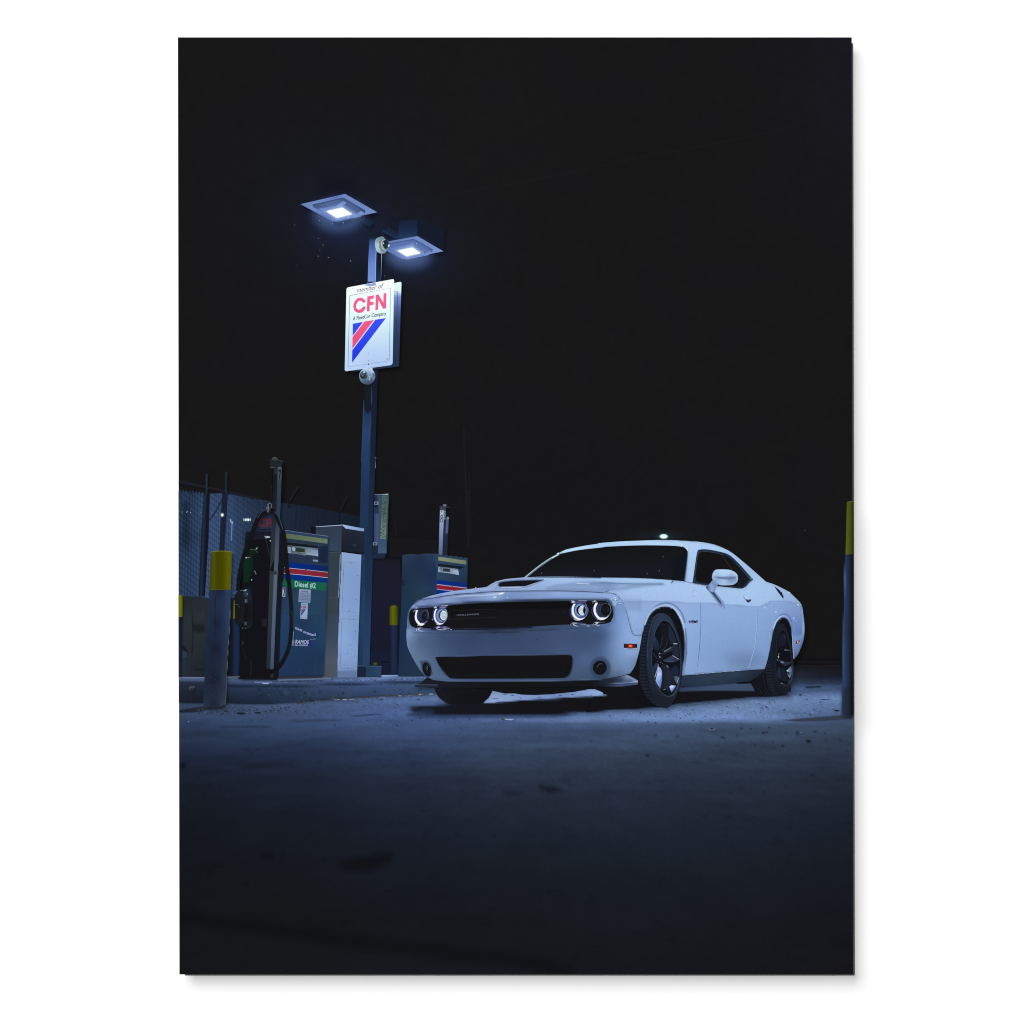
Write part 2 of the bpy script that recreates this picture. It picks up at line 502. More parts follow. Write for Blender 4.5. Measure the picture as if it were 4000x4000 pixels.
# shadow of the right and left bollards, grit on the apron
G3.P(ground, [(1200, 490), (1400, 472), (1620, 456), (1740, 456), (1740, 474), (1500, 494), (1330, 498)], '#3a4055', soft=7, alpha=.85)
G1.P(ground, [(20, 416), (120, 398), (210, 384), (372, 384), (330, 404), (220, 414), (120, 430), (20, 432)], ('l', 20, 0, 380, 0, 0, '#1d2331', 1, '#363c46'), soft=5, alpha=.9)
grit = Part("gravel_grit", label="scattered dark grit and small stones on the lit concrete", kind="stuff")
def speck(v, x, y, w, h, col, a=0):
    n = 7
    v.P(grit, [(x + w * (.6 + .4 * rng.random()) * math.cos(6.283 * i / n + a), y + h * (.6 + .4 * rng.random()) * math.sin(6.283 * i / n + a)) for i in range(n)], col)
for _ in range(120):
    x = rng.uniform(700, 3290); y = rng.uniform(2735, 2822)
    if 1640 < x < 2640 and y < 2800: continue
    if x < 1500 and y < 2760 - (x - 700) * .03: continue
    w = rng.uniform(.8, 3.0)
    speck(V0, x, y, w * 1.5, w * .7, rng.choice(['#1c2233', '#232b40', '#2c3650', '#1a1d28', '#8fa2d6']))
for _ in range(120):
    x = rng.uniform(2420, 3290); y = rng.uniform(2722, 2800)
    w = rng.uniform(.7, 2.2)
    speck(V0, x, y, w * 1.6, w * .7, rng.choice(['#2a3350', '#39466a', '#9fb4e8', '#222a40']))
for _ in range(200):
    x = rng.gauss(950, 130); y = rng.uniform(2762, 2790) - (x - 900) * .02
    if not 720 < x < 1300: continue
    w = rng.uniform(.8, 2.6)
    speck(V0, x, y, w * 1.7, w * .7, rng.choice(['#1c2027', '#262a30', '#141820', '#5b657c', '#4c5160']))
for _ in range(20):
    x = rng.uniform(2280, 3320); y = rng.uniform(2835, 2960)
    w = rng.uniform(1.2, 4)
    V0.E(grit, x, y, w * 1.7, w, rng.choice(['#2b3448', '#333d52', '#2f394d']), soft=5, alpha=.6, n=10)
for x, y, w, h, col in [(1045, 583, 12, 7, '#1b2030'), (1070, 578, 7, 5, '#33202c'), (1310, 580, 22, 8, '#2b3346'), (1385, 645, 20, 12, '#1c2130'), (1190, 680, 9, 8, '#222a3c'),
                        (735, 615, 16, 6, '#2a3346'), (1435, 572, 16, 6, '#2a3346'), (170, 752, 14, 10, '#26304a'), (880, 548, 10, 6, '#2e3850'), (850, 605, 9, 6, '#343e56')]:
    G3.E(grit, x, y, w, h, col, soft=7, alpha=.7, n=12)
G3.P(grit, [(625, 548), (650, 540), (690, 552), (684, 566), (640, 570)], '#56627f', soft=3)
G3.P(grit, [(640, 546), (660, 544), (676, 556), (650, 560)], '#2a2f3c')
G3.E(grit, 1330, 582, 14, 6, '#58627c', soft=3, n=12)
G3.P(grit, [(1570, 416), (1600, 410), (1625, 416), (1600, 422)], '#1d2434')
G3.P(grit, [(1465, 330), (1575, 326), (1500, 335)], '#333f5c')
G3.P(grit, [(1310, 295), (1328, 291), (1340, 298), (1320, 303)], '#2a3450')
G3.P(grit, [(1355, 235), (1480, 231), (1470, 240), (1370, 242)], '#1c2132', soft=2)
for x, y in [(1207, 410), (1375, 330), (1400, 445), (1430, 408), (490, 442), (770, 383), (855, 393), (1070, 392), (1035, 395), (575, 497), (233, 507)]:
    G3.E(grit, x, y, 7, 3, '#27304a', n=8)
G2.P(grit, [(605, 470), (625, 476), (650, 478), (690, 478), (712, 483), (690, 490), (650, 485), (620, 489), (612, 480)], '#9eb0cf')
G2.P(grit, [(608, 472), (640, 478), (642, 486), (618, 487)], '#3a4438')
for x, y in [(258, 477), (375, 480), (185, 497), (310, 546), (1720, 495), (1780, 507), (1430, 455), (1015, 452)]:
    G2.E(grit, x, y, 6, 3.5, '#27304c', n=8)
for x, y, w in [(612, 430, 24), (485, 436, 36), (402, 443, 5), (605, 402, 10), (1443, 490, 4), (1775, 488, 10), (1665, 528, 7), (1545, 332, 12), (1825, 332, 12), (1190, 525, 14), (795, 722, 8), (965, 427, 6), (990, 385, 5), (1440, 345, 5)]:
    G1.E(grit, x, y, w, max(w * .2, 2.5), '#1a2032', n=9)

# dim building and low dark mass behind the pumps
shed = Part("dark_building", label="dark blue building wall behind the pumps")
M1.P(shed, [(300, 1090), (560, 1110), (720, 1120), (740, 1500), (735, 2000), (735, 2820), (200, 2820), (290, 1500)],
     ('l', 0, 1090, 0, 2700, 0, '#1a1b22', .1, '#1c1d2c', .5, '#1a1c30', 1, '#181b2b'), soft=10)
M1.P(shed, [(540, 800), (1280, 830), (1280, 1100), (540, 1120)], '#18181c', soft=30)
G1.P(shed, [(1454, -40), (1690, -40), (1690, 160), (1454, 160)], '#181d33', soft=3)
G1.L(shed, [(1545, 52), (1640, 48)], 5, '#10131f', soft=3)

# ================================================================== fence and low wall on the left
wall_low = Part("low_wall", label="stained low concrete wall under the slatted fence")
F2.P(wall_low, [(30, 110), (900, 120), (1100, 140), (1100, 1345), (30, 1345)],
     ('r', (60, 150, '#20262d'), (480, 150, '#262d33'), (60, 700, '#252c33'), (300, 500, '#2a3238'), (450, 800, '#242c33'), (300, 1200, '#20272f'), (100, 1300, '#272d34'), (900, 600, '#171a20'), (900, 1200, '#161920')))
F2.P(wall_low, [(235, 320), (270, 280), (300, 330), (400, 320), (410, 480), (380, 500), (240, 540)], '#2e363c', soft=22, alpha=.7)
F2.L(wall_low, [(398, 320), (398, 480)], 22, '#313a42', soft=10, alpha=.8)
F2.L(wall_low, [(240, 400), (250, 700), (236, 1000)], 14, '#1b2127', soft=8, alpha=.6)
F2.P(wall_low, [(250, 540), (420, 540), (420, 640), (330, 660), (260, 620)], '#1f262b', soft=25, alpha=.7)
F2.L(wall_low, [(280, 1215), (390, 1218)], 14, '#1a2026', soft=6)
F2.P(wall_low, [(80, 840), (140, 900), (180, 960), (170, 1010), (100, 900)], '#171c22', soft=14, alpha=.8)
standpipe = Part("standpipe", label="small pale pipe and valve box behind the left kerb end")
F2.P(standpipe, [(78, 945), (150, 942), (172, 975), (165, 1030), (125, 1045), (85, 1055)], '#2b3548', soft=8)
F2.L(standpipe, [(118, 1040), (116, 1290)], 24, '#273242', soft=6)

fence = Part("slatted_fence", label="pale blue slatted chain-link fence with zigzag slat tips")
def fence_fill(q):
    x, y = q[:, 0], q[:, 1]
    yy = (y - 1910) / 420
    base = np.stack([np.interp(x, [695, 760, 800, 850, 900, 960, 1060, 1180, 1300, 1420], v) for v in
                     ([40, 43, 54, 58, 50, 43, 34, 29, 25, 22], [57, 62, 76, 80, 70, 60, 46, 39, 33, 30], [88, 96, 118, 122, 108, 92, 68, 57, 50, 45])], 1) / 255
    sp = np.interp(x, [695, 800, 900, 1050, 1400], [13.0, 8.4, 6.2, 5.2, 4.4])
    lean = np.interp(x, [695, 950], [.03, -.01]) * (y - 1910)
    ph = np.interp(x + lean, [695, 800, 900, 1050, 1400], [0, 10, 23.6, 50, 123])
    f = ph - np.floor(ph)
    dark = np.exp(-((f - .5) / .16) ** 2)
    rnd = vnoise(np.floor(ph) + .5, np.floor(ph) * 0 + .5, 31)
    amp = np.interp(x, [695, 950, 1100, 1400], [.30, .22, .18, .14])
    wave = np.sin((y - .75 * (x - 700)) / 3.6) * np.interp(x, [695, 950, 1100], [.10, .07, .02])
    k = 1 - amp * dark + .16 * rnd + wave
    k *= 1 - .28 * np.exp(-((x - 726) / 14) ** 2) * np.clip((y - 1950) / 20, 0, 1) * np.clip((2180 - y) / 60, 0, 1)
    k *= 1 - .12 * np.clip((y - 2055) / 40, 0, 1) * np.clip((2150 - y) / 60, 0, 1) * (x < 790)
    k *= np.interp(y, [1905, 1950, 2000, 2330], [.84, .95, 1.0, 1.06])
    return np.clip(base * k[:, None], 0, 1)
def tips(x0, y0, x1, y1, n, h):
    out = []
    for i in range(n):
        a, b = i / n, (i + 1) / n
        out += [(x0 + (x1 - x0) * a, y0 + (y1 - y0) * a + h), (x0 + (x1 - x0) * (a * .7 + b * .3), y0 + (y1 - y0) * a - h * .4), (x0 + (x1 - x0) * (a * .4 + b * .6), y0 + (y1 - y0) * a - h * .3)]
    out.append((x1, y1 + h))
    return out
fpoly = tips(30, 285, 420, 335, 8, 26) + [(505, 345)] + tips(505, 340, 690, 330, 6, 8) + tips(800, 345, 1159, 415, 14, 10)
top = [F1(*p) for p in fpoly] + [F3(300, 675), F3(590, 722), F3(770, 750), F3(1159, 800)] + [VE(250, 447), VE(330, 462), VE(470, 492)]
bot = [VE(470, 700), F3(1159, 1230), F3(300, 1300), F1(900, 1910), F1(500, 1925), F1(425, 1905), F1(330, 1890), F1(100, 1890), F1(30, 1880)]
paint(fence, V0, np.array(top + bot), fence_fill, 0, 2.1)
SK.L(fence, [(6, 1272), (60, 1282), (150, 1300), (230, 1318)], 5, '#20222e', soft=2.5)          # barbed top wire
F1.L(fence, [(40, 150), (400, 225), (690, 290)], 20, '#22232f', soft=8)
VE.L(fence, [(330, 450), (380, 350)], 12, '#1d1f24', soft=6)
VE.L(fence, [(0, 330), (28, 280)], 12, '#1d1f24', soft=6)
F3.L(fence, [(900, 720), (960, 600), (1030, 515)], 30, '#212226', soft=10)
F3.E(fence, 890, 800, 22, 26, '#191b20', soft=10)
VE.L(fence, [(328, 455), (325, 560)], 5, '#15171d', soft=2)
for i, (x, y) in enumerate([(88, 618), (150, 620), (165, 614), (215, 625), (362, 632), (600, 660)]):
    F1.E(fence, x, y, 5, 9, '#9fb5d8', n=8, alpha=.9 if i < 4 else .5)
F1.L(fence, [(840, 760), (828, 1050)], 13, '#6f8fd0', soft=5, alpha=.9)
F1.L(fence, [(820, 725), (818, 775)], 13, '#9fc0dc', soft=4)
F1.L(fence, [(868, 740), (860, 900)], 10, '#46609a', soft=5, alpha=.8)
F1.E(fence, 840, 780, 8, 22, '#a8c4ff', soft=5)
post1 = Part("fence_post", fence)
F1.P(post1, [(415, 335), (505, 335), (485, 1000), (430, 1890), (335, 1890), (375, 900)], ('l', 350, 0, 490, 60, 0, '#1d2436', .4, '#202c46', .75, '#171c28', 1, '#14171f'))
F1.P(post1, [(440, 45), (478, 45), (468, 340), (436, 340)], ('l', 440, 0, 478, 0, 0, '#1d2735', .5, '#253448', 1, '#181c22'), soft=6)
F1.L(post1, [(432, 350), (410, 900), (370, 1890)], 44, '#23304c', soft=16, alpha=.8)
post2 = Part("fence_post", fence)
F1.P(post2, [(690, 335), (775, 330), (750, 800), (722, 1210), (645, 1210), (668, 700)], ('l', 655, 0, 770, 50, 0, '#141821', .35, '#1c2740', .7, '#263654', 1, '#1a2132'))
F1.P(post2, [(735, 12), (776, 12), (762, 340), (725, 340)], ('l', 735, 0, 776, 0, 0, '#1c2530', .5, '#222d3a', 1, '#17191f'), soft=6)
F1.L(post2, [(690, 430), (600, 600), (500, 740)], 16, '#1f2b44', soft=6)

lights = Part("distant_light", label="round white light glowing beside the fence post")
F1.E(lights, 691, 663, 34, 36, '#58788a', soft=16, alpha=.4)
F1.E(lights, 691, 663, 20, 23, '#e9fbf4', soft=5)
for x, w, c in [(1018, 9, '#a9cfd0'), (1042, 12, '#d8f2ee'), (1066, 13, '#f0fffa'), (1088, 13, '#f0fffa'), (1113, 9, '#a8d2d2')]:
    lights = Part("distant_light")
    F1.E(lights, x, 735, w + 6, 24, '#3d6a74', soft=14, alpha=.35)
    F1.E(lights, x, 735, w, 19, c, soft=5)

fsign = Part("fence_sign", label="dim blue sign with red letters hanging on the fence")
F3.P(fsign, [(440, 930), (640, 905), (640, 1185), (380, 1185)], ('l', 0, 910, 0, 1185, 0, '#222b41', 1, '#25314b'), soft=8)
F3.ring(fsign, 482, 1050, 46, 52, 25, '#68262f', 40, 320)
F3.P(fsign, [(540, 995), (605, 985), (605, 1010), (565, 1015), (565, 1045), (600, 1042), (600, 1065), (565, 1068), (565, 1118), (540, 1118)], '#68262f')
F3.P(fsign, [(610, 1000), (632, 1010), (640, 1130), (622, 1130), (620, 1050), (616, 1130), (606, 1130)], '#68262f')
F3.L(fsign, [(420, 1158), (610, 1150)], 22, '#1b2036', soft=5, alpha=.7)

# ================================================================== kerb island
isl = Part("kerb_island", label="raised concrete island with a rounded lit edge under the pumps")
G1.P(isl, [(18, 163), (215, 163), (480, 166), (800, 150), (1110, 165), (1200, 160), (1560, 148), (1680, 146), (1880, 152), (1960, 152), (1960, 215), (1880, 200), (900, 240), (640, 238), (18, 215)],
     ('r', (18, 170, '#66789f'), (200, 170, '#6a7ba6'), (420, 180, '#4b5878'), (650, 178, '#59678c'), (900, 180, '#64749f'), (1100, 172, '#7c92c4'), (1300, 168, '#8ea7de'), (1600, 152, '#9db4e8'), (1880, 158, '#8da2d6'), (1300, 182, '#6078b0'), (1700, 172, '#647cb2')))
face = [(18, 184), (300, 190), (560, 200), (720, 202), (900, 196), (1200, 186), (1500, 178), (1960, 168), (1960, 288), (1880, 290), (1700, 298), (1500, 306), (1180, 322), (900, 352), (700, 366), (560, 366), (380, 360), (18, 356)]
G1.P(isl, face, ('r', (30, 200, '#262e42'), (30, 340, '#1a1f2b'), (200, 270, '#1c2435'), (420, 210, '#303d5c'), (420, 330, '#1a2334'), (640, 215, '#35456a'), (640, 260, '#22324c'), (640, 350, '#1d283e'), (900, 215, '#37476a'), (900, 260, '#283852'),
                  (900, 330, '#26344f'), (1150, 210, '#42537f'), (1150, 240, '#344667'), (1150, 300, '#2c3d5c'), (1500, 200, '#4a5d92'), (1500, 230, '#344a72'), (1500, 290, '#2e4166'), (1900, 185, '#4f6396'), (1900, 220, '#354a70'), (1900, 280, '#344869')))
G1.L(isl, [(18, 184), (300, 189), (560, 198), (720, 201), (900, 196), (1200, 186), (1500, 178), (1960, 168)], 20, ('l', 18, 0, 1960, 0, 0, '#4a5a80', .2, '#4d5d88', .35, '#505f8c', .6, '#6379b4', 1, '#687eb6'), True, soft=9)
G1.L(isl, [(390, 228), (560, 236), (720, 236), (900, 230), (1200, 220), (1500, 210), (1960, 198)], 9, ('l', 390, 0, 1960, 0, 0, '#1f2b44', .3, '#243452', 1, '#2b3d62'), True, soft=5)
G1.L(isl, [(590, 200), (660, 202), (720, 201)], 6, '#8da2dd', soft=3)
G1.L(isl, [(650, 212), (695, 212)], 4, '#c6d4ff', soft=2)
for x, y, h, w in [(1290, 232, 60, 5), (1320, 200, 110, 7), (985, 245, 40, 12), (1000, 270, 50, 16), (1190, 205, 40, 6), (940, 280, 40, 14), (830, 260, 30, 30), (1060, 250, 60, 8), (1420, 240, 30, 5)]:
    G1.L(isl, [(x, y), (x - 3, y + h)], w, '#4a5a80', soft=max(w * .8, 4), alpha=.45)
for _ in range(90):
    x = rng.uniform(620, 1870); t = (x - 640) / 1240; y0 = 238 - 40 * t; y1 = 360 - 68 * t
    G1.E(isl, x, rng.uniform(y0, y1), rng.uniform(3, 14), rng.uniform(3, 10), rng.choice(['#1f2d48', '#3a4d74', '#425682', '#223250']), soft=6, alpha=.35, n=10)
for _ in range(110):
    x = rng.uniform(780, 1870); t = (x - 640) / 1240
    G1.E(isl, x, 197 - 22 * t + rng.uniform(-8, 10), rng.uniform(2, 8), rng.uniform(1.5, 3), rng.choice(['#38466f', '#8ea4dc', '#2c385c']), n=8, alpha=.6)
hydr = Part("pipe_stub", label="short capped pipe stub standing before the left kerb")
F2.E(hydr, 238, 1510, 50, 40, ('l', 190, 1480, 280, 1560, 0, '#3c444f', .5, '#262c36', 1, '#1a1d24'), soft=6)
F2.L(hydr, [(195, 1500), (220, 1480), (255, 1475), (275, 1490)], 12, '#56606c', True, soft=4)
F2.L(hydr, [(235, 1550), (232, 1690)], 32, '#20262f', soft=8)
debris = Part("leaf_litter", label="dry leaves and grit along the foot of the kerb", kind="stuff")
G1.L(debris, [(900, 354), (1180, 326), (1500, 308), (1900, 290)], 7, ('l', 900, 0, 1900, 0, 0, '#2e2a30', .4, '#3a3a3c', 1, '#55504e'), True, soft=4, alpha=.9)
G1.P(debris, [(1172, 322), (1180, 306), (1196, 314), (1210, 326), (1190, 332)], '#3a4a40')
for x, y, w, c in [(1215, 332, 20, '#7f8aa6'), (1270, 332, 22, '#8b95ae'), (1325, 332, 24, '#7a849c'), (1100, 340, 12, '#3b3a3c'), (1350, 338, 12, '#5e6680'), (1020, 343, 14, '#2b2c33'), (1690, 304, 20, '#8d94a4'), (1760, 300, 16, '#6d6a68'), (1840, 292, 18, '#b0a89c'), (1920, 291, 22, '#a8aab4'), (1590, 304, 14, '#4c4a48'), (935, 352, 14, '#26332c')]:
    G1.P(debris, [(x - w, y), (x - w * .3, y - 4), (x + w * .6, y - 3), (x + w, y + 1), (x, y + 4)], c)
for _ in range(110):
    x = rng.uniform(905, 1930); y = 354 - (x - 900) * .064 + rng.uniform(-4, 12)
    G1.E(debris, x, y, rng.uniform(2, 6), rng.uniform(1, 2.6), rng.choice(['#1f2330', '#5a627a', '#463f3e', '#7c86a2', '#2c3346']), n=7)

# ================================================================== bollards standing behind
def bollard(name_label):
    b = Part("bollard", label=name_label)
    band = Part("yellow_band", b)
    return b, band
bl, by = bollard("yellow topped bollard cut by the left edge of the print")
F2.P(bl, [(30, 425), (92, 425), (84, 700), (74, 1330), (30, 1330)], ('l', 30, 0, 92, 0, 0, '#15203c', .6, '#19284a', 1, '#12161f'))
F2.P(by, [(30, 92), (75, 92), (104, 118), (106, 160), (96, 424), (30, 424)], ('l', 30, 0, 106, 0, 0, '#6b6e0c', .4, '#707312', .8, '#55580c', 1, '#2c2e0c'))
bm, bmy = bollard("low blue bollard with a dim yellow cap beside the lamp post foot")
M1.P(bm, [(572, 1960), (690, 1960), (690, 2790), (565, 2790)], ('l', 568, 0, 690, 0, 0, '#161c38', .4, '#202b4a', .8, '#1b2340', 1, '#14172a'), soft=4)
M1.P(bmy, [(568, 1832), (585, 1806), (625, 1797), (668, 1802), (694, 1835), (692, 2085), (566, 2085)], ('l', 568, 0, 692, 0, 0, '#3e4410', .35, '#606608', .7, '#4d5210', 1, '#2d3014'), soft=5)
far_b = Part("bollard", label="tiny dim yellow bollard top far behind the lamp post foot")
P2.E(far_b, 1820, 925, 36, 40, ('l', 0, 890, 0, 950, 0, '#15241c', .5, '#4e5420', 1, '#3c4428'), soft=12)
bk, bky = bollard("slim sliver of bollard between the foreground bollard and the pump")
F2.P(bk, [(860, 450), (880, 450), (900, 520), (950, 560), (970, 600), (968, 1000), (940, 1318), (832, 1318), (850, 800)], ('l', 838, 0, 970, 0, 0, '#111622', .15, '#17233f', .5, '#1a2c50', .85, '#16233f', 1, '#10141f'))
F2.P(bky, [(868, 172), (886, 178), (884, 440), (860, 450)], '#65690f')
F2.L(isl, [(770, 1330), (965, 1326)], 12, '#77777e', soft=3)

# ================================================================== rear pump (number 8) with its hose mast
pump8 = Part("fuel_pump", label="blue fuel pump numbered 8, half hidden by the car nose")
M1.P(pump8, [(752, 1072), (1210, 1052), (1270, 1062), (1255, 1300), (1245, 1700), (1235, 2100), (1100, 2830), (690, 2830), (730, 1900)],
     ('r', (760, 1090, '#283a56'), (1240, 1070, '#2a3d5a'), (1000, 1150, '#20304c'), (800, 1300, '#20314d'), (1200, 1350, '#1c2e52'), (1000, 1500, '#233754'), (760, 1600, '#1d3046'), (1100, 1650, '#25405a'), (1200, 1600, '#1f3757'), (850, 1800, '#1c3550'), (760, 2100, '#1a3150'), (900, 2300, '#1a2f56'), (720, 2600, '#1d304b'), (1100, 2700, '#22364f')))
M1.P(pump8, [(1212, 1050), (1270, 1060), (1700, 1122), (1692, 1560), (1640, 1600), (1240, 1700), (1250, 1300)], ('r', (1270, 1080, '#2c405e'), (1690, 1130, '#263a56'), (1400, 1400, '#2a4058'), (1640, 1350, '#213955'), (1300, 1400, '#2b435d'), (1680, 1540, '#1c2c46')))
M1.P(pump8, [(750, 1435), (785, 1438), (782, 1500), (745, 1500)], '#182a3e', soft=8)
M1.L(pump8, [(1150, 1620), (1010, 1690), (900, 1750)], 60, '#2e4558', soft=40, alpha=.5)
M1.L(pump8, [(752, 1072), (1210, 1052), (1700, 1122)], 6, '#3a4f70', soft=3)
dsp = Part("canopy_strip", pump8)
M1.P(dsp, [(1275, 1093), (1678, 1152), (1676, 1208), (1272, 1148)], ('l', 1275, 0, 1678, 0, 0, '#7d8c70', .5, '#76846c', 1, '#6f7d68'))
rec = Part("display_panel", pump8)
M1.P(rec, [(1272, 1198), (1330, 1205), (1660, 1240), (1570, 1276), (1480, 1262), (1272, 1235)], '#151d2c', soft=4)
M1.P(rec, [(1272, 1232), (1560, 1272), (1572, 1360), (1440, 1335), (1300, 1318), (1270, 1318)], ('l', 0, 1235, 0, 1350, 0, '#4b5a6c', .4, '#7386a4', 1, '#93a3c4'))
M1.P(rec, [(1345, 1262), (1445, 1275), (1440, 1316), (1340, 1306)], '#29332f')
M1.P(rec, [(1446, 1272), (1560, 1290), (1572, 1358), (1446, 1332)], ('l', 1446, 0, 1572, 0, 0, '#8594b4', 1, '#a3b2d2'))
M1.rect(rec, 1273, 1248, 1296, 1316, '#9fadc8')
for k in range(3): M1.L(rec, [(1276, 1262 + 20 * k), (1294, 1264 + 20 * k)], 6, '#3c4860')
M1.ring(rec, 1328, 1282, 13, 22, 7, '#3a465c', 20, 270)
M1.L(rec, [(1452, 1300), (1490, 1304)], 5, '#50607a')
st = Part("stripe_band", pump8)
M1.P(st, [(1252, 1430), (1692, 1478), (1690, 1560), (1560, 1575), (1400, 1610), (1245, 1640)], ('l', 1252, 0, 1690, 0, 0, '#0a2c84', 1, '#102c72'))
M1.P(st, [(1252, 1494), (1692, 1550), (1690, 1558), (1600, 1570), (1480, 1592), (1250, 1562)], ('l', 1252, 0, 1690, 0, 0, '#8c2130', 1, '#83232f'))
M1.L(st, [(1252, 1495), (1480, 1524), (1692, 1549)], 9, '#a7b0cf')
M1.L(st, [(1250, 1564), (1380, 1580), (1490, 1590)], 9, '#a4a3c6')
M1.E(st, 1478, 1515, 9, 18, '#33415e', n=10)
mast8 = Part("hose_mast", pump8)
M1.P(mast8, [(1330, 420), (1382, 425), (1380, 560), (1360, 1070), (1330, 1068)], ('l', 1335, 0, 1385, 0, 0, '#1c2434', 1, '#27313f'))
M1.P(mast8, [(1384, 520), (1426, 525), (1424, 560), (1395, 1072), (1362, 1070)], ('l', 1384, 520, 1426, 524, 0, '#303a4e', .5, '#57648a', 1, '#4a5676'))
M1.L(mast8, [(1400, 760), (1375, 1070)], 40, '#1d2638', soft=20, alpha=.8)
M1.E(mast8, 1410, 535, 18, 20, '#75809c', soft=5)
M1.P(mast8, [(1298, 420), (1352, 425), (1350, 600), (1330, 1068), (1277, 1060), (1288, 700)], ('l', 0, 420, 0, 1068, 0, '#a9b7d6', .3, '#8f9cc6', .7, '#6a79a8', 1, '#56648e'))
M1.P(mast8, [(1292, 375), (1385, 378), (1380, 425), (1298, 422)], '#3d4659')
M1.P(mast8, [(1352, 425), (1382, 428), (1376, 556), (1350, 556)], '#6b7a86')
for k in range(4): M1.L(mast8, [(1358, 448 + 26 * k), (1376, 450 + 26 * k)], 9, '#35424c')
M1.P(mast8, [(1285, 358), (1340, 352), (1395, 365), (1445, 380), (1380, 388), (1290, 372)], '#2b3140')
M1.E(mast8, 1368, 350, 30, 18, ('l', 1340, 0, 1400, 0, 0, '#59637c', .4, '#6f7a92', 1, '#333a49'))
M1.E(mast8, 1322, 441, 6, 12, '#1f2736', n=8)
M1.ring(mast8, 1322, 513, 15, 21, 9, '#1c3444')
M1.ring(mast8, 1320, 566, 18, 26, 9, '#1c3444')
M1.P(mast8, [(1384, 440), (1405, 455), (1398, 520), (1384, 520)], '#15181f')

# ================================================================== lamp post
post = Part("lamp_post", label="tall blue square lamp post with two lit heads and a sign")
arm = Part("lamp_arm", post)
SK.L(arm, [(515, 515), (556, 540)], 17, '#1c2c44', soft=4, alpha=.95)
SK.L(arm, [(598, 555), (660, 588)], 17, '#1c2a44', soft=4, alpha=.9)
L2.P(arm, [(860, 130), (1240, 90), (1245, 470), (830, 490)], ('l', 0, 90, 0, 480, 0, '#1a2036', .5, '#1b294a', 1, '#203458'), soft=14)
L2.P(arm, [(1250, 120), (1560, 190), (1810, 300), (1800, 760), (1560, 620), (1250, 450)], '#181f30', soft=22, alpha=.8)
L2.L(arm, [(510, 330), (640, 400), (800, 480)], 60, '#1d3050', soft=12, alpha=.9)
L2.L(arm, [(40, 75), (150, 150), (250, 210)], 70, '#1b2c44', soft=14, alpha=.9)
SK.rect(arm, 410, 400, 508, 470, '#18192a', 26, alpha=.35)
pole = Part("pole", post)
# upper shaft between heads and sign
VC.P(pole, [(735, 525), (806, 515), (803, 620), (793, 1000), (717, 1000), (722, 800)], ('l', 0, 515, 0, 1000, 0, '#1a2745', .12, '#2c4478', .3, '#4b68b4', .6, '#6685d2', 1, '#7895e2'))
VC.P(pole, [(735, 505), (808, 500), (806, 560), (733, 565)], '#1a2338', soft=20, alpha=.8)
VC.P(pole, [(798, 660), (850, 690), (848, 800), (842, 985), (793, 990)], ('l', 0, 680, 0, 985, 0, '#121823', .5, '#18223a', 1, '#1d335e'))
VC.L(pole, [(797, 660), (793, 800), (791, 960)], 5, '#a5bdff', soft=2)
VC.L(pole, [(850, 700), (847, 830), (841, 970)], 4, ('l', 0, 700, 0, 970, 0, '#dfe4e0', .4, '#8f9a9c', 1, '#37507c'))
# lower shaft
VC.P(pole, [(720, 970), (793, 970), (815, 1900), (715, 1900)], '#1a2236')
PL.P(pole, [(108, -60), (212, -60), (205, 200), (195, 400), (175, 1100), (155, 1932), (48, 1932), (75, 900), (98, 300), (107, 100)],
     ('l', 0, -60, 0, 1932, 0, '#191f2c', .08, '#1a1e28', .17, '#1c2533', .24, '#20365c', .34, '#28416c', .5, '#223c64', .75, '#1e3357', 1, '#1f3659'))
PL.P(pole, [(112, 30), (205, 30), (196, 300), (180, 360), (150, 395), (125, 350), (108, 230)], '#191d27', soft=20)
PL.L(pole, [(104, 240), (96, 420), (84, 800), (74, 1000)], 7, '#3c5a92', soft=4, alpha=.8)
PL.P(pole, [(206, -60), (278, -60), (268, 300), (246, 950), (232, 1480), (218, 1932), (155, 1932), (175, 1100), (195, 400)], ('l', 0, -60, 0, 1932, 0, '#181c30', .4, '#1a2138', .7, '#1b2845', 1, '#1b2d4c'))
PL.L(pole, [(206, -60), (200, 230), (193, 420), (175, 1100)], 5, ('l', 0, -60, 0, 1100, 0, '#2f3d68', .3, '#31507f', 1, '#1d3154'), soft=2)
VE.P(pole, [(470, 565), (575, 565), (558, 800), (540, 1560), (455, 1560), (475, 900)], ('l', 0, 565, 0, 1560, 0, '#1f365a', .4, '#1e3858', .7, '#213f60', 1, '#1f3554'))
VE.P(pole, [(515, 565), (578, 565), (562, 900), (541, 1560), (496, 1560), (506, 900)], ('l', 0, 565, 0, 1560, 0, '#1a2c4c', .4, '#1c3050', .75, '#233e66', 1, '#263f66'))
VE.L(pole, [(505, 1000), (497, 1555)], 5, '#36547e', soft=3, alpha=.7)
PL.rect(pole, 243, 950, 257, 978, '#5a6883')
PL.rect(pole, 247, 956, 254, 972, '#1b2233')
PL.L(pole, [(249, 985), (250, 1090)], 7, ('l', 0, 985, 0, 1090, 0, '#2d3a50', .5, '#5f7090', 1, '#8290a8'), soft=2)
foot = Part("base_box", post)
P2.P(foot, [(1478, 972), (1930, 968), (1930, 1175), (1478, 1180)], '#18233a')
VE.P(foot, [(516, 1565), (627, 1567), (625, 1640), (512, 1643)], ('l', 516, 0, 627, 0, 0, '#213b5c', 1, '#2b4164'))
VE.P(foot, [(455, 1566), (517, 1566), (514, 1643), (453, 1643)], '#17243a')
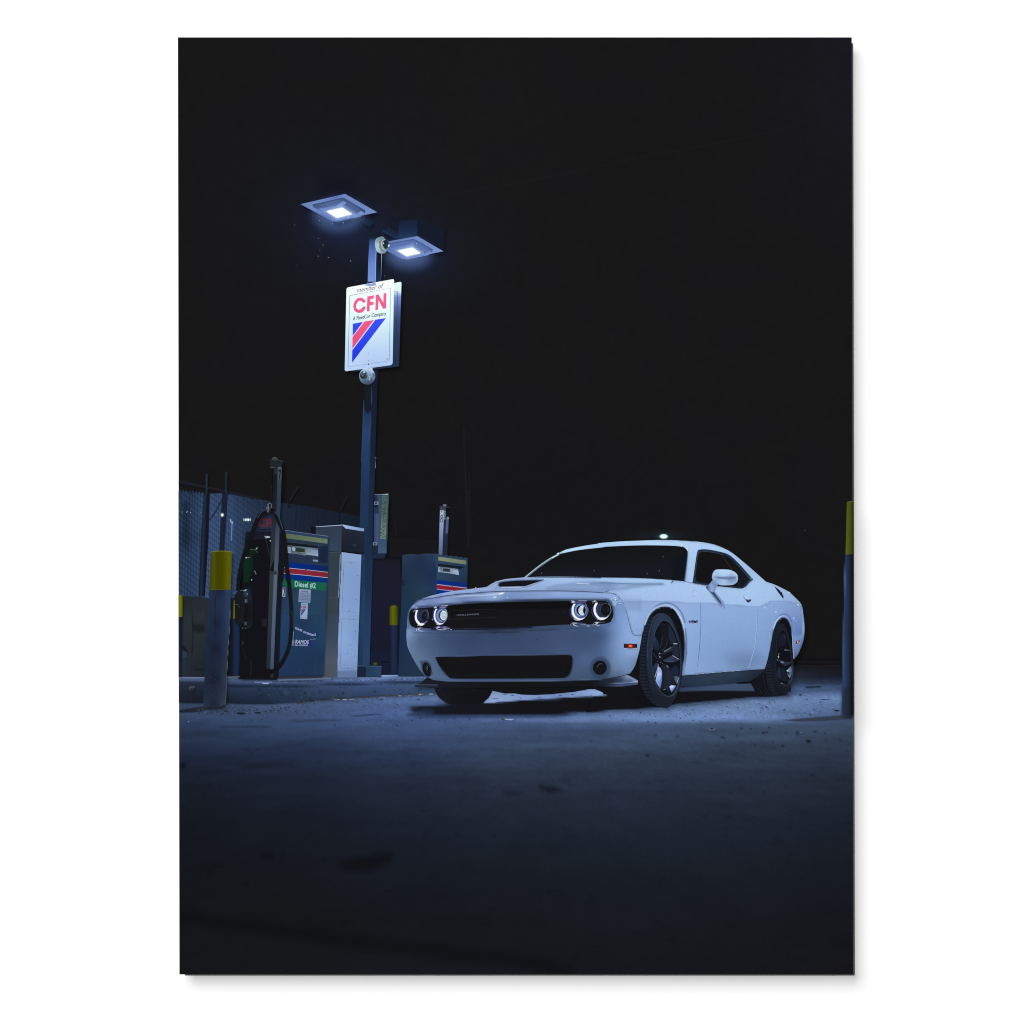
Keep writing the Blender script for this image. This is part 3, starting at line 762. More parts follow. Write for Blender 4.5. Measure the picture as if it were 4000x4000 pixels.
VE.L(foot, [(455, 1565), (627, 1567)], 3.5, '#4d6690', soft=1.5)
nbox = Part("notice_box", post, label="narrow pale notice box with a mottled green face clamped to the post")
M1.P(nbox, [(330, 190), (440, 190), (430, 1050), (310, 1050)], '#171e2e')
M1.P(nbox, [(345, 470), (410, 470), (400, 900), (340, 900)], ('l', 340, 0, 410, 0, 0, '#323e66', .6, '#425380', 1, '#3c4c78'))
M1.P(nbox, [(384, 190), (455, 195), (432, 700), (395, 1048), (388, 1048), (412, 450)], ('l', 400, 0, 450, 0, 0, '#3c4e72', 1, '#324466'))
M1.P(nbox, [(350, 200), (384, 200), (382, 290), (348, 290)], '#22324a')
M1.P(nbox, [(346, 380), (410, 380), (408, 470), (344, 470)], '#28364e')
M1.P(nbox, [(440, 190), (550, 200), (522, 1050), (394, 1050), (430, 640)], ('l', 0, 190, 0, 1050, 0, '#3c5066', .7, '#334a66', 1, '#3c5a80'))
M1.P(nbox, [(460, 205), (540, 208), (512, 842), (430, 830), (444, 560)], ('l', 0, 205, 0, 840, 0, '#4c6460', .4, '#566c60', .75, '#687f76', 1, '#6e857c'))
for _ in range(260):
    y = rng.uniform(225, 820); x = rng.uniform(452 - (y - 205) * .033, 528 - (y - 205) * .036)
    M1.E(nbox, x, y, rng.uniform(2, 9), rng.uniform(3, 12), rng.choice(['#364c44', '#42584e', '#6c8278', '#2e423c']), soft=5, alpha=.32, n=9)
M1.L(nbox, [(548, 200), (535, 560), (520, 1050)], 14, ('l', 0, 200, 0, 1050, 0, '#405670', 1, '#2f4258'), soft=3)
M1.L(nbox, [(348, 190), (440, 193), (548, 187)], 9, ('l', 348, 0, 548, 0, 0, '#64748c', .5, '#76848e', .8, '#c4cfd4', 1, '#dbe4e8'))
for y in (318, 905):
    dx = 0 if y < 500 else -18
    M1.P(nbox, [(345 + dx, y - 22), (408 + dx, y - 24), (406 + dx, y + 28), (342 + dx, y + 26)], '#6a7a96')
    M1.E(nbox, 370 + dx, y + 2, 14, 14, '#1a2534', n=12)
M1.P(nbox, [(315, 930), (395, 930), (390, 1040), (312, 1040)], '#1c2838', soft=5)
M1.P(nbox, [(310, 1045), (520, 1045), (490, 1120), (308, 1120)], '#1f2940', soft=8)

# lamp heads
def rich(*p): return ('r',) + p
head1 = Part("lamp_head", post, label="nearer square lamp head with finned cooling face, lit white")
L1.P(head1, [(135, 330), (1100, 108), (1795, 505), (1480, 572), (1420, 605), (985, 695), (840, 712)],
     rich((140, 330, '#6b7fbc'), (400, 300, '#7085c2'), (600, 420, '#7a92d8'), (1100, 120, '#7086c2'), (900, 200, '#5d73b8'), (1500, 400, '#7288c6'), (1780, 505, '#7188c8'), (1300, 590, '#7d94dc'), (980, 690, '#7f98e4'), (840, 705, '#5b72b8'), (600, 560, '#6079c2'), (1400, 330, '#6e84c2')))
L1.P(head1, [(400, 345), (1020, 205), (1080, 205), (1530, 470), (1525, 520), (1470, 480), (1130, 300), (1060, 262), (940, 345), (500, 430), (425, 400)],
     rich((420, 380, '#40527c'), (700, 310, '#46598a'), (950, 270, '#4a5e92'), (1060, 225, '#3d4f80'), (1300, 350, '#3c4e82'), (1510, 480, '#34456e')), soft=7)
L1.L(head1, [(400, 345), (700, 278), (1020, 205), (1080, 206), (1300, 335), (1528, 470)], 12, '#2f3f6c', soft=4)
L1.P(head1, [(1060, 262), (1140, 300), (1040, 400), (900, 380), (960, 330)], ('l', 1060, 262, 950, 400, 0, '#7890d4', 1, '#8ea8f0'), soft=6)
L1.P(head1, [(1145, 290), (1450, 470), (1330, 545), (1270, 540), (1060, 385)], '#4a5d94', soft=5)
for k in range(17):
    t = k / 16
    x0, y0 = 1150 + 300 * t, 292 + 180 * t; x1, y1 = 1062 + 272 * t, 378 + 172 * t
    L1.L(head1, [(x0, y0), (x1, y1)], 7, '#222f55', soft=2.5)
    L1.L(head1, [(x0 + 9, y0 + 5), (x1 + 9, y1 + 5)], 6, '#7089cc', soft=2.5, alpha=.8)
L1.P(head1, [(1440, 475), (1520, 525), (1500, 560), (1400, 590), (1330, 550)], '#7b92d6', soft=8)
L1.L(head1, [(500, 430), (640, 500), (830, 620), (960, 690)], 8, '#4c62a4', soft=4)
L1.L(head1, [(140, 336), (500, 530), (840, 715)], 12, '#202c4c', soft=5)
L1.L(head1, [(845, 712), (985, 697), (1420, 608), (1480, 574), (1790, 508)], 8, '#2b385c', soft=4)
L1.E(head1, 512, 512, 9, 7, '#2b3868', n=8)
L1.E(head1, 960, 560, 430, 250, '#7f9eee', soft=260, alpha=.34)
L1.P(head1, [(640, 480), (1020, 350), (1330, 550), (930, 680)], '#a7c0ff', soft=70, alpha=.85)
L1.P(head1, [(695, 488), (740, 462), (1020, 402), (1060, 408), (1240, 530), (1245, 552), (950, 625), (905, 625)], '#fdfdff', soft=14)
L1.P(head1, [(720, 484), (1025, 415), (1225, 540), (930, 612)], '#ffffff')
L1.E(head1, 1175, 608, 16, 9, '#dfeaff', n=10)
head2 = Part("lamp_head", post, label="farther square lamp head right of the post, lit white")
L2.P(head2, [(620, 565), (1240, 452), (1785, 770), (1500, 826), (1440, 858), (1060, 930), (1020, 918), (915, 934), (600, 760)],
     rich((640, 570, '#6b7fba'), (1240, 460, '#7086c6'), (1500, 600, '#7288ca'), (1770, 770, '#7c90ce'), (1200, 890, '#8097e4'), (915, 930, '#6e84c6'), (660, 780, '#5e74bc'), (1000, 560, '#6e84c4')))
L2.P(head2, [(660, 615), (1100, 528), (1180, 530), (1560, 740), (1540, 785), (1400, 700), (1180, 570), (1070, 625), (660, 690)],
     rich((680, 650, '#566bb0'), (1000, 590, '#596eb2'), (1170, 545, '#5468b0'), (1400, 680, '#4f64a8'), (1545, 770, '#52679f')), soft=10)
L2.L(head2, [(660, 612), (900, 565), (1140, 524), (1210, 536), (1380, 630), (1560, 738)], 9, '#34467c', soft=4)
L2.P(head2, [(1180, 580), (1500, 760), (1400, 800), (1250, 740), (1140, 660)], '#6176ba', soft=14, alpha=.8)
for _ in range(26):
    t = rng.random(); s = rng.random()
    L2.E(head2, 1180 + 290 * t - 40 * s, 600 + 170 * t + 60 * s, rng.uniform(3, 8), rng.uniform(2, 5), rng.choice(['#34477e', '#93a8ee']), n=8, alpha=.7)
L2.L(head2, [(620, 700), (820, 800), (1040, 915)], 7, '#5065ac', soft=4)
L2.E(head2, 1060, 830, 380, 220, '#7f9eee', soft=230, alpha=.34)
L2.P(head2, [(780, 750), (1130, 640), (1360, 800), (1020, 920)], '#a7c0ff', soft=60, alpha=.85)
L2.P(head2, [(820, 762), (850, 742), (1120, 688), (1150, 692), (1305, 800), (1300, 818), (1030, 876), (1000, 872)], '#fdfdff', soft=13)
L2.P(head2, [(840, 760), (1125, 700), (1290, 804), (1020, 864)], '#ffffff')
L2.E(head2, 1392, 797, 13, 10, '#3a4c86', n=10); L2.E(head2, 1333, 800, 14, 8, '#42558f', n=9); L2.E(head2, 1222, 614, 9, 8, '#cfdcff', n=8)
L1.P(head1, [(840, 715), (1260, 640), (1200, 720), (1000, 800), (860, 780)], '#2a406e', soft=60, alpha=.4)

# insects in the lamp light
for x, y, w, h, c in [(545, 590, 6, 8, '#cdd8ff'), (543, 683, 7, 17, '#d8e0f8'), (832, 752, 6, 18, '#dfe8ff'), (1058, 732, 13, 12, '#f4f6ff'), (12, 775, 12, 6, '#9a9aa0'), (525, 1062, 8, 8, '#b9c6e0'), (472, 845, 7, 5, '#38435c')]:
    bugs = Part("flying_insect")
    L1.E(bugs, x, y, w * .75, h * .75, c, rot=15, n=8, alpha=.55)
for x, y, w, h, c in [(298, 625, 5, 5, '#c3c8d0'), (268, 679, 3, 5, '#c9cdd4'), (253, 730, 8, 4, '#b4bac4'), (348, 745, 9, 3, '#c4c8cc'), (559, 776, 5, 5, '#f0f4ff'), (880, 917, 4, 5, '#c8d0e0'), (618, 962, 6, 5, '#6b7080'), (48, 813, 8, 3, '#5c5c62'), (230, 466, 3, 3, '#5a6278'), (395, 1540, 8, 3, '#4a4a50'), (208, 1487, 4, 4, '#4c5058'), (177, 1331, 4, 4, '#44484f'), (1527, 1756, 7, 3, '#3c4252'), (28, 437, 6, 3, '#83848a')]:
    bugs = Part("flying_insect")
    VC.E(bugs, x, y, w * .75, h * .75, c, n=8, alpha=.5)

# ================================================================== signs on the post
back = Part("sign_board", label="second sign board mostly hidden behind the front one, shaded below")
VC.P(back, [(575, 1790), (580, 1120), (940, 990), (1020, 973), (1034, 975), (1036, 990), (1014, 1760), (1005, 1772), (590, 1818), (570, 1815)],
     ('l', 0, 975, 0, 1800, 0, '#e9fbff', .12, '#dcefff', .145, '#7f95d8', .22, '#6b7fc4', .3, '#5360a0', .42, '#3a4a7a', .6, '#2c3c64', 1, '#22304c'))
VC.L(back, [(965, 1063), (1001, 1058), (980, 1738), (955, 1745)], 4, ('l', 0, 1060, 0, 1740, 0, '#3a4c70', .15, '#28366c', 1, '#1c2648'))
VC.E(back, 976, 998, 4, 4, '#5a6470', n=8)
VC.E(back, 966, 1718, 7, 7, '#1c3048', n=10)
sign = Part("sign_board", label="white fuel network sign with red letters and blue and red diagonal stripes, in front")
sp_ = [(540, 1023), (950, 948), (962, 948), (967, 962), (953, 1738), (938, 1757), (520, 1814), (506, 1812), (502, 1798), (518, 1045), (524, 1029)]
VC.P(sign, sp_, ('r', (530, 1030, '#f6fffb'), (960, 955, '#fbfffc'), (740, 1050, '#fdfeff'), (540, 1200, '#e9fbfb'), (940, 1200, '#edfdff'), (740, 1300, '#eef4ff'), (530, 1500, '#cfe6fb'), (940, 1450, '#c9e4fb'), (740, 1500, '#cddffc'),
                 (520, 1790, '#c0d2fc'), (940, 1730, '#b4cbf8'), (740, 1700, '#b6cbf7')))
VC.L(sign, [(549, 1102), (935, 1032), (920, 1717), (533, 1773), (549, 1102)], 3.6, ('l', 0, 1032, 0, 1770, 0, '#2c3c48', .4, '#23424e', 1, '#1c3668'))
txt = Part("lettering", sign)
S1.text(txt, "member of", [(512, 350), (1262, 205), (1225, 345), (480, 480)], '#3e4446', bold=.0)
txt = Part("lettering", sign, label="big red capital letters")
def arc(cx, cy, rx, ry, a0, a1, n=22, sh=0):
    return [(cx + rx * math.cos(math.radians(a0 + (a1 - a0) * i / n)), cy + ry * math.sin(math.radians(a0 + (a1 - a0) * i / n)) + sh * rx * math.cos(math.radians(a0 + (a1 - a0) * i / n))) for i in range(n + 1)]
RED = ('l', 0, 480, 0, 1080, 0, '#f8659a', .5, '#f5608f', 1, '#ee5d8c')
S1.P(txt, [(745, 757), (660, 775)] + [(630, 738), (590, 718), (545, 722), (500, 765), (468, 830), (460, 890), (478, 945), (520, 975), (575, 970), (625, 935), (655, 893)] + [(745, 878), (728, 945), (680, 1020), (610, 1062), (530, 1070), (450, 1040), (400, 975), (380, 890), (390, 800), (430, 710), (500, 645), (580, 624), (655, 640), (715, 690)], RED)
S1.P(txt, [(787, 592), (974, 557), (972, 653), (876, 672), (874, 752), (970, 737), (966, 830), (858, 852), (852, 1018), (772, 1030)], RED)
S1.P(txt, [(1032, 545), (1112, 532), (1250, 770), (1258, 502), (1342, 490), (1332, 935), (1242, 948), (1112, 702), (1098, 975), (1018, 990)], RED)
txt = Part("lettering", sign)
S1.text(txt, "A FleetCor Company", [(368, 1178), (1340, 1016), (1334, 1163), (362, 1328)], '#28505a', bold=.016)
txt = Part("trademark_ring", sign)
S2.text(txt, "R", [(1358, 1050), (1384, 1047), (1383, 1082), (1357, 1085)], '#3d4c66')
S2.ring(txt, 1370, 1066, 21, 24, 5, '#3d4c66')
logo = Part("stripe_emblem", sign)
BLU = ('l', 0, 1320, 0, 1730, 0, '#3f4ff8', .5, '#2f47ee', 1, '#2237dc')
VC.P(logo, [(578, 1367), (675, 1349), (577, 1481)], BLU)
VC.P(logo, [(690, 1345), (777, 1332), (574, 1603), (575, 1492)], ('l', 0, 1330, 0, 1600, 0, '#f45a8a', 1, '#e9507f'))
VC.P(logo, [(791, 1329), (890, 1314), (571, 1734), (573, 1618)], BLU)
for x, y in [(727, 1368), (770, 1418), (660, 1540), (597, 1648)]:
    VC.E(logo, x, y, 3, 3, '#5a62e8' if x > 740 or y > 1500 else '#b03060', n=7)
for x, y in [(576, 1035), (909, 972), (558, 1790), (895, 1741), (727, 1713), (727, 1645), (745, 1058)]:
    VC.E(sign, x, y, 2.6, 3.6, '#5a6684', n=8)
VC.E(sign, 726, 1748, 6, 7, '#20345c', n=8)
VC.P(pole, [(682, 1000), (717, 995), (795, 982), (796, 1000), (780, 1008), (745, 1012), (710, 1010)], ('l', 0, 985, 0, 1012, 0, '#7d9ae4', 1, '#8aa6ec'))

# ================================================================== dome cameras
d1 = Part("dome_camera", label="white dome camera on the post between the lamp heads, facing right")
L2.P(d1, [(400, 490), (480, 462), (530, 470), (570, 520), (640, 570), (668, 640), (640, 720), (600, 770), (550, 812), (470, 815), (400, 780), (365, 700), (350, 600), (365, 530)],
     rich((380, 560, '#8fa3b8'), (380, 680, '#b3c9de'), (450, 500, '#76889a'), (430, 620, '#b0c2d0'), (480, 740, '#9fb0c2'), (540, 790, '#7d8fae'), (600, 740, '#6a7c9c')), curve=True)
L2.P(d1, [(450, 560), (520, 520), (560, 520), (500, 600), (500, 690), (545, 750), (600, 760), (560, 790), (480, 760), (440, 680)], '#7e938e', soft=8, alpha=.8)
L2.ring(d1, 560, 640, 72, 112, 16, '#a8bccb', 90, 290, rot=-12)
g1 = Part("glass_dome", d1)
L2.E(g1, 585, 632, 68, 100, ('l', 520, 560, 650, 700, 0, '#1b2534', .4, '#1d2a38', .8, '#33475a', 1, '#7b96ac'), rot=-12)
L2.ring(g1, 600, 632, 58, 96, 7, '#5f7488', -60, 90, rot=-12)
L2.P(g1, [(620, 660), (645, 620), (665, 640), (655, 665), (630, 680)], '#d7ecf8', soft=4)
L2.E(g1, 528, 603, 14, 16, '#c8dcec', n=10, soft=4); L2.E(g1, 590, 680, 30, 22, '#27383f', soft=10)
L2.E(d1, 438, 572, 9, 10, '#18202c', n=9)
d2 = Part("dome_camera", label="white dome camera on the post just below the sign")
S2.E(d2, 785, 1565, 232, 245, rich((600, 1450, '#a9c4e8'), (780, 1340, '#c4dcf4'), (930, 1450, '#a8bce6'), (1000, 1560, '#7f97bc'), (780, 1780, '#3d4c66'), (620, 1700, '#6c82a2'), (950, 1700, '#46587a'), (860, 1560, '#7b92b8')))
S2.P(d2, [(860, 1330), (935, 1325), (940, 1380), (880, 1370)], '#c4d8ee')
S2.P(d2, [(930, 1480), (990, 1470), (1010, 1560), (960, 1600)], '#5b7294', soft=20, alpha=.7)
S2.E(d2, 720, 1550, 165, 190, rich((600, 1500, '#93b0d6'), (720, 1390, '#b2ccf0'), (850, 1560, '#7890b8'), (720, 1720, '#4a5c78'), (800, 1480, '#8ba4d2')), soft=10)
S2.L(d2, [(850, 1560), (858, 1610), (835, 1680)], 14, '#cfe0f6', True, soft=5)
g2 = Part("glass_dome", d2)
S2.E(g2, 682, 1530, 108, 118, rich((690, 1440, '#4a6486'), (620, 1540, '#27303c'), (700, 1560, '#222a30'), (740, 1600, '#303c3c'), (680, 1640, '#2c3532')))
for x, y, a, b, c in [(692, 1452, 24, 20, '#e6f6ff'), (655, 1545, 28, 26, '#6a7482'), (720, 1420, 26, 10, '#9ab8d8'), (610, 1500, 10, 18, '#8eaccc'), (765, 1520, 10, 14, '#8fa8c8'), (690, 1620, 30, 14, '#4c5a50'), (740, 1585, 14, 12, '#55646a')]:
    S2.E(g2, x, y, a, b, c, soft=7, n=12)
S2.ring(g2, 682, 1530, 108, 118, 8, '#31425a', 20, 200)
for x, y in [(812, 1350), (908, 1630), (668, 1768)]:
    S2.E(d2, x, y, 11, 10, '#141b26', n=9)
# ================================================================== card terminal cabinet
term = Part("card_terminal", label="tall white service cabinet with a dark grey top box between pump and post")
P1.P(term, [(605, 92), (705, 82), (1195, 45), (1610, 120), (1605, 575), (1190, 545), (940, 545), (940, 270), (600, 215)], '#202834')
P1.P(term, [(605, 92), (705, 85), (698, 228), (600, 215)], '#12151b')
P1.P(term, [(703, 82), (1192, 62), (1188, 545), (945, 545), (940, 275), (700, 230)], ('r', (720, 100, '#2d394b'), (1180, 90, '#323e52'), (720, 220, '#303c50'), (1170, 500, '#334158'), (960, 500, '#35465f'), (960, 300, '#303d52')))
P1.P(term, [(1192, 75), (1260, 118), (1605, 172), (1600, 580), (1180, 546)], ('r', (1200, 120, '#222b3a'), (1590, 190, '#222a38'), (1400, 350, '#1d2430'), (1200, 520, '#1a202c'), (1580, 560, '#1d2431')))
P1.P(term, [(700, 80), (1190, 47), (1192, 62), (702, 90)], '#9fb2dc')
P1.P(term, [(1190, 47), (1215, 45), (1612, 120), (1605, 172), (1262, 118)], ('l', 1200, 0, 1605, 0, 0, '#a3b4e2', 1, '#8496cc'))
P1.P(term, [(1375, 400), (1475, 412), (1470, 465), (1375, 450)], '#262d3b', soft=8)
for k in range(5):
    P1.L(term, [(1378 + 8 * k, 405 + 11 * k), (1470, 414 + 11 * k)], 4, '#39414f', alpha=.7)
P1.L(term, [(945, 552), (1180, 552), (1600, 590)], 9, '#0f131c')
P1.P(term, [(945, 560), (1190, 556), (1190, 580), (1180, 2000), (1130, 1900), (900, 1900), (930, 900)], '#333c47')
TB = ('r', (960, 620, '#353e4a'), (1160, 700, '#303c46'), (950, 1000, '#33404a'), (1140, 1000, '#323d4c'), (940, 1400, '#343f48'), (1130, 1500, '#3a444e'), (930, 1800, '#383c40'), (1120, 1880, '#3a4458'))
P1.P(term, [(945, 566), (1175, 562), (1150, 1000), (1130, 1932), (900, 1932), (925, 1200)], TB)
P1.L(term, [(950, 563), (1180, 557)], 6, '#6b7a80')
P1.L(term, [(920, 1425), (1125, 1415)], 5, '#454e55')
P2.P(term, [(905, 0), (1132, 0), (1120, 400), (1095, 1185), (850, 1175), (868, 700)], ('r', (920, 50, '#34404e'), (1110, 50, '#36455c'), (900, 400, '#3a4558'), (1100, 500, '#3d4a5e'), (880, 800, '#4a5160'), (1080, 900, '#4c5468'), (870, 1150, '#454c58'), (1080, 1150, '#4d5562')))
panel = Part("white_panel", term)
P1.P(panel, [(1188, 562), (1560, 612), (1545, 1000), (1512, 1932), (1130, 1932), (1150, 1400), (1165, 900)],
     ('r', (1200, 600, '#8ea4d0'), (1540, 640, '#8ba2d6'), (1300, 900, '#819ad0'), (1500, 1000, '#7f99d0'), (1180, 1300, '#88a0d0'), (1400, 1400, '#7d98d0'), (1200, 1800, '#86a2d6'), (1480, 1880, '#839fd6')))
P2.P(panel, [(1130, 0), (1516, 0), (1500, 500), (1476, 1175), (1100, 1185), (1118, 500)],
     ('r', (1140, 20, '#8aa2d0'), (1500, 20, '#7b96cc'), (1200, 400, '#8aa6de'), (1450, 400, '#7c96cf'), (1300, 700, '#86a0da'), (1130, 900, '#8199c8'), (1450, 900, '#7f98d0'), (1130, 1150, '#788fc0'), (1440, 1150, '#6f86bc'), (1300, 1080, '#7a90c4')))
P1.L(panel, [(1178, 562), (1168, 900), (1140, 1420), (1130, 1900)], 13, '#25304a', soft=3)
P1.L(panel, [(1162, 600), (1150, 1000), (1130, 1420)], 10, '#9aaed8', soft=3)
P2.L(panel, [(1128, 0), (1118, 500), (1100, 1180)], 7, '#4c5c84', soft=3)
LN = '#44557e'
P1.L(panel, [(1460, 765), (1235, 745), (1220, 1000), (1195, 1675), (1465, 1695)], 4.5, LN)
P1.L(panel, [(1440, 1830), (1190, 1812), (1186, 1932)], 4, LN, alpha=.8)
P2.L(panel, [(1410, 90), (1192, 72), (1180, 500), (1158, 1015), (1430, 1018)], 4.5, LN)
for v, x, y in [(P1, 1370, 772), (P1, 1228, 972), (P1, 1487, 1008), (P1, 1212, 1440), (P1, 1472, 1460), (P1, 1334, 1668), (P1, 1328, 1832), (P2, 1188, 308), (P2, 1450, 318), (P2, 1172, 775), (P2, 1434, 782), (P2, 1298, 1000)]:
    v.E(panel, x, y, 7, 11, '#3a4a74', n=9); v.E(panel, x + 4, y + 3, 3, 5, '#a0b4e2', n=7)
for x, y, h in [(1295, 710, 40), (1350, 560, 30), (1250, 930, 30), (1310, 660, 25)]:
    P2.L(panel, [(x, y), (x - 3, y + h)], 9, '#667cb4', soft=5, alpha=.5)
P2.P(panel, [(1104, 1060), (1470, 1050), (1474, 1175), (1100, 1184)], '#6079ae', soft=30, alpha=.35)
P2.E(isl, 1018, 1188, 12, 8, '#2b3246', n=8)

# ================================================================== front pump (number 7)
pump7 = Part("fuel_pump", label="blue diesel pump numbered 7 with a black hose loop")
# dark side and works
VD.P(pump7, [(500, 602), (690, 600), (770, 590), (770, 1655), (470, 1650), (455, 1300), (480, 900)], ('l', 500, 0, 770, 0, 0, '#13151c', .5, '#131319', 1, '#15171f'))
F3.P(pump7, [(240, 1188), (620, 1178), (620, 1290), (350, 1310), (220, 1380)], '#191b29', soft=5)
F4.P(pump7, [(160, 800), (600, 700), (600, 1590), (150, 1590)], '#13141a', soft=4)
# front face
P1.P(pump7, [(0, 130), (110, 148), (300, 178), (940, 265), (962, 290), (948, 600), (925, 1000), (905, 1500), (890, 1932), (0, 1932)],
     ('r', (120, 180, '#2b3c5a'), (930, 290, '#2c3e5e'), (940, 700, '#22344e'), (300, 680, '#23304a'), (600, 700, '#26344e'), (50, 1100, '#1f2c48'), (60, 1500, '#22385a'), (300, 1400, '#2a3f5a'), (600, 1700, '#24405f'), (850, 1400, '#25405e'), (880, 1800, '#25405c'), (300, 1900, '#1f3a58'), (60, 1880, '#213b60')))
P2.P(pump7, [(0, 0), (898, 0), (880, 500), (865, 800), (850, 1155), (0, 1155)],
     ('r', (40, 30, '#22406a'), (860, 30, '#254060'), (500, 150, '#1e3656'), (100, 500, '#203d62'), (850, 500, '#214064'), (500, 700, '#1e3758'), (800, 800, '#1c3353'), (100, 1100, '#20345a'), (500, 1100, '#1f3456'), (840, 1120, '#223a58')))
P2.L(pump7, [(905, 0), (880, 500), (850, 1155)], 26, '#2f4a62', soft=12, alpha=.6)
P1.L(pump7, [(950, 300), (940, 620), (922, 1000), (900, 1900)], 24, '#253c58', soft=8)
P1.L(pump7, [(105, 148), (310, 180), (600, 220), (935, 264)], 9, '#7482a6', soft=3)
P1.P(pump7, [(110, 155), (940, 272), (935, 315), (138, 208)], '#2c3d5e')
cs = Part("canopy_strip", pump7)
P1.P(cs, [(138, 210), (922, 316), (918, 404), (138, 300)], ('l', 138, 0, 920, 0, 0, '#59694f', .3, '#5d6d55', .7, '#63745c', 1, '#6a7a66'))
P1.P(cs, [(818, 308), (830, 310), (828, 346), (820, 344)], '#1c2630')
P1.P(pump7, [(138, 302), (918, 406), (930, 440), (750, 430), (145, 368)], '#25354e')
P1.P(pump7, [(150, 370), (745, 440), (735, 480), (160, 430)], '#161d26', soft=5)
P1.L(pump7, [(160, 368), (500, 405), (745, 440), (830, 425)], 7, '#4c535e', soft=3, alpha=.8)
P1.P(pump7, [(755, 455), (930, 440), (922, 770), (755, 762)], '#1b2540')
dp = Part("display_panel", pump7)
P1.P(dp, [(160, 428), (740, 495), (745, 642), (520, 610), (515, 628), (350, 600), (175, 580)], ('r', (200, 450, '#3d4a52'), (700, 510, '#5b6a80'), (250, 560, '#5c6a76'), (400, 600, '#5a6874'), (600, 560, '#7889a4')))
P1.P(dp, [(518, 500), (742, 530), (748, 640), (520, 606)], ('r', (530, 520, '#6b7a94'), (730, 545, '#7c8dac'), (560, 590, '#8c9cb6'), (735, 625, '#8fa2c2')))
P1.P(dp, [(325, 478), (500, 500), (498, 570), (318, 552)], '#2a3428')
P1.L(dp, [(325, 560), (495, 578), (500, 500)], 9, '#828e88')
P1.P(dp, [(165, 462), (230, 468), (228, 584), (172, 578)], '#8b9ab6')
for k in range(7): P1.L(dp, [(176, 482 + 13 * k), (218, 486 + 13 * k)], 4, '#46546e')
P1.E(dp, 280, 510, 36, 46, '#7c8a9e'); P1.E(dp, 284, 505, 28, 36, '#95a4be')
P1.ring(dp, 280, 512, 32, 42, 12, '#242e3e', 60, 190)
P1.L(dp, [(345, 570), (430, 585)], 12, '#3a4450', soft=4)
P1.L(dp, [(530, 540), (600, 550)], 10, '#8a8f9a', soft=5, alpha=.7)
P1.P(pump7, [(648, 700), (745, 710), (742, 748), (650, 728)], '#6f7c96', soft=5)
for k in range(5): P1.L(pump7, [(655 + 18 * k, 712), (662 + 18 * k, 738)], 7, '#9aa6be', soft=2)
P1.L(pump7, [(755, 765), (925, 775), (930, 825)], 12, '#283a58', soft=4)
sb = Part("stripe_band", pump7)
P1.P(sb, [(78, 748), (200, 758), (930, 830), (926, 940), (78, 850)], ('l', 78, 0, 930, 0, 0, '#0b2e78', .4, '#03287e', .7, '#0b2a6c', 1, '#0f2452'))
P1.P(sb, [(78, 945), (926, 1045), (915, 1142), (70, 1062)], ('l', 78, 0, 930, 0, 0, '#0c2f78', .4, '#052d80', 1, '#0e2f72'))
P1.P(sb, [(78, 850), (926, 942), (924, 1042), (78, 958)], ('l', 78, 0, 926, 0, 0, '#7c2132', .25, '#872436', .6, '#82283a', 1, '#7c2432'))
P1.L(sb, [(78, 852), (500, 892), (926, 941)], 9, '#b3b3d4'); P1.L(sb, [(78, 958), (500, 998), (926, 1044)], 9, '#b8bade')
P1.E(sb, 515, 888, 16, 18, '#3a3048', n=10); P1.E(sb, 530, 902, 12, 6, '#8f86a0', n=8)
gb = Part("grade_band", pump7, label="green band reading Diesel #2 in white")
P1.P(gb, [(78, 1064), (915, 1142), (893, 1296), (70, 1212)], ('l', 78, 0, 910, 0, 0, '#14583c', .3, '#165c48', .75, '#155f47', 1, '#1c5c4c'))
P1.L(gb, [(910, 1142), (890, 1296)], 26, '#24505a', soft=10)
P1.text(gb, "Diesel #2", [(308, 1108), (702, 1144), (697, 1256), (303, 1219)], '#a5cdd6', bold=.012)
n7 = Part("number_label", pump7)
P1.P(n7, [(78, 1230), (130, 1235), (124, 1404), (67, 1397)], '#9fb0d4')
P1.P(n7, [(82, 1240), (126, 1244), (125, 1262), (108, 1392), (84, 1388), (108, 1268), (82, 1264)], '#15181f')
wn = Part("warning_label", pump7)
P1.P(wn, [(388, 1255), (610, 1270), (598, 1522), (373, 1500)], ('l', 0, 1255, 0, 1520, 0, '#8797ba', 1, '#7585ac'))
P1.text(wn, "WARNING", [(433, 1282), (560, 1291), (558, 1326), (431, 1316)], '#3a3c58', bold=.02)
for k, s_ in enumerate(["THIS FACILITY CONTAINS ONE", "OR MORE CHEMICALS KNOWN", "TO THE STATE OF CALIFORNIA TO", "CAUSE CANCER, BIRTH DEFECTS", "OR OTHER REPRODUCTIVE HARM"]):
    y = 1328 + 28.5 * k
    P1.text(wn, s_, [(400 - 3 * k, y), (588 - k, y + 14), (587 - k, y + 32), (399 - 3 * k, y + 18)], '#3c4468', bold=.03)
P1.L(wn, [(440, 1324), (550, 1332)], 3, '#7a5a78')
P1.L(wn, [(385, 1482), (590, 1500)], 5, '#5f6f96')
sk = Part("network_sticker", pump7)
P1.P(sk, [(424, 1514), (553, 1520), (540, 1826), (406, 1812)], ('l', 0, 1514, 0, 1826, 0, '#8494bc', .5, '#96a6d0', 1, '#8b9cc8'))
P1.text(sk, "member of", [(447, 1535), (528, 1540), (526, 1556), (445, 1551)], '#4a5a86', bold=.02)
P1.ring(sk, 447, 1598, 16, 22, 10, '#7a2a48', 40, 320)
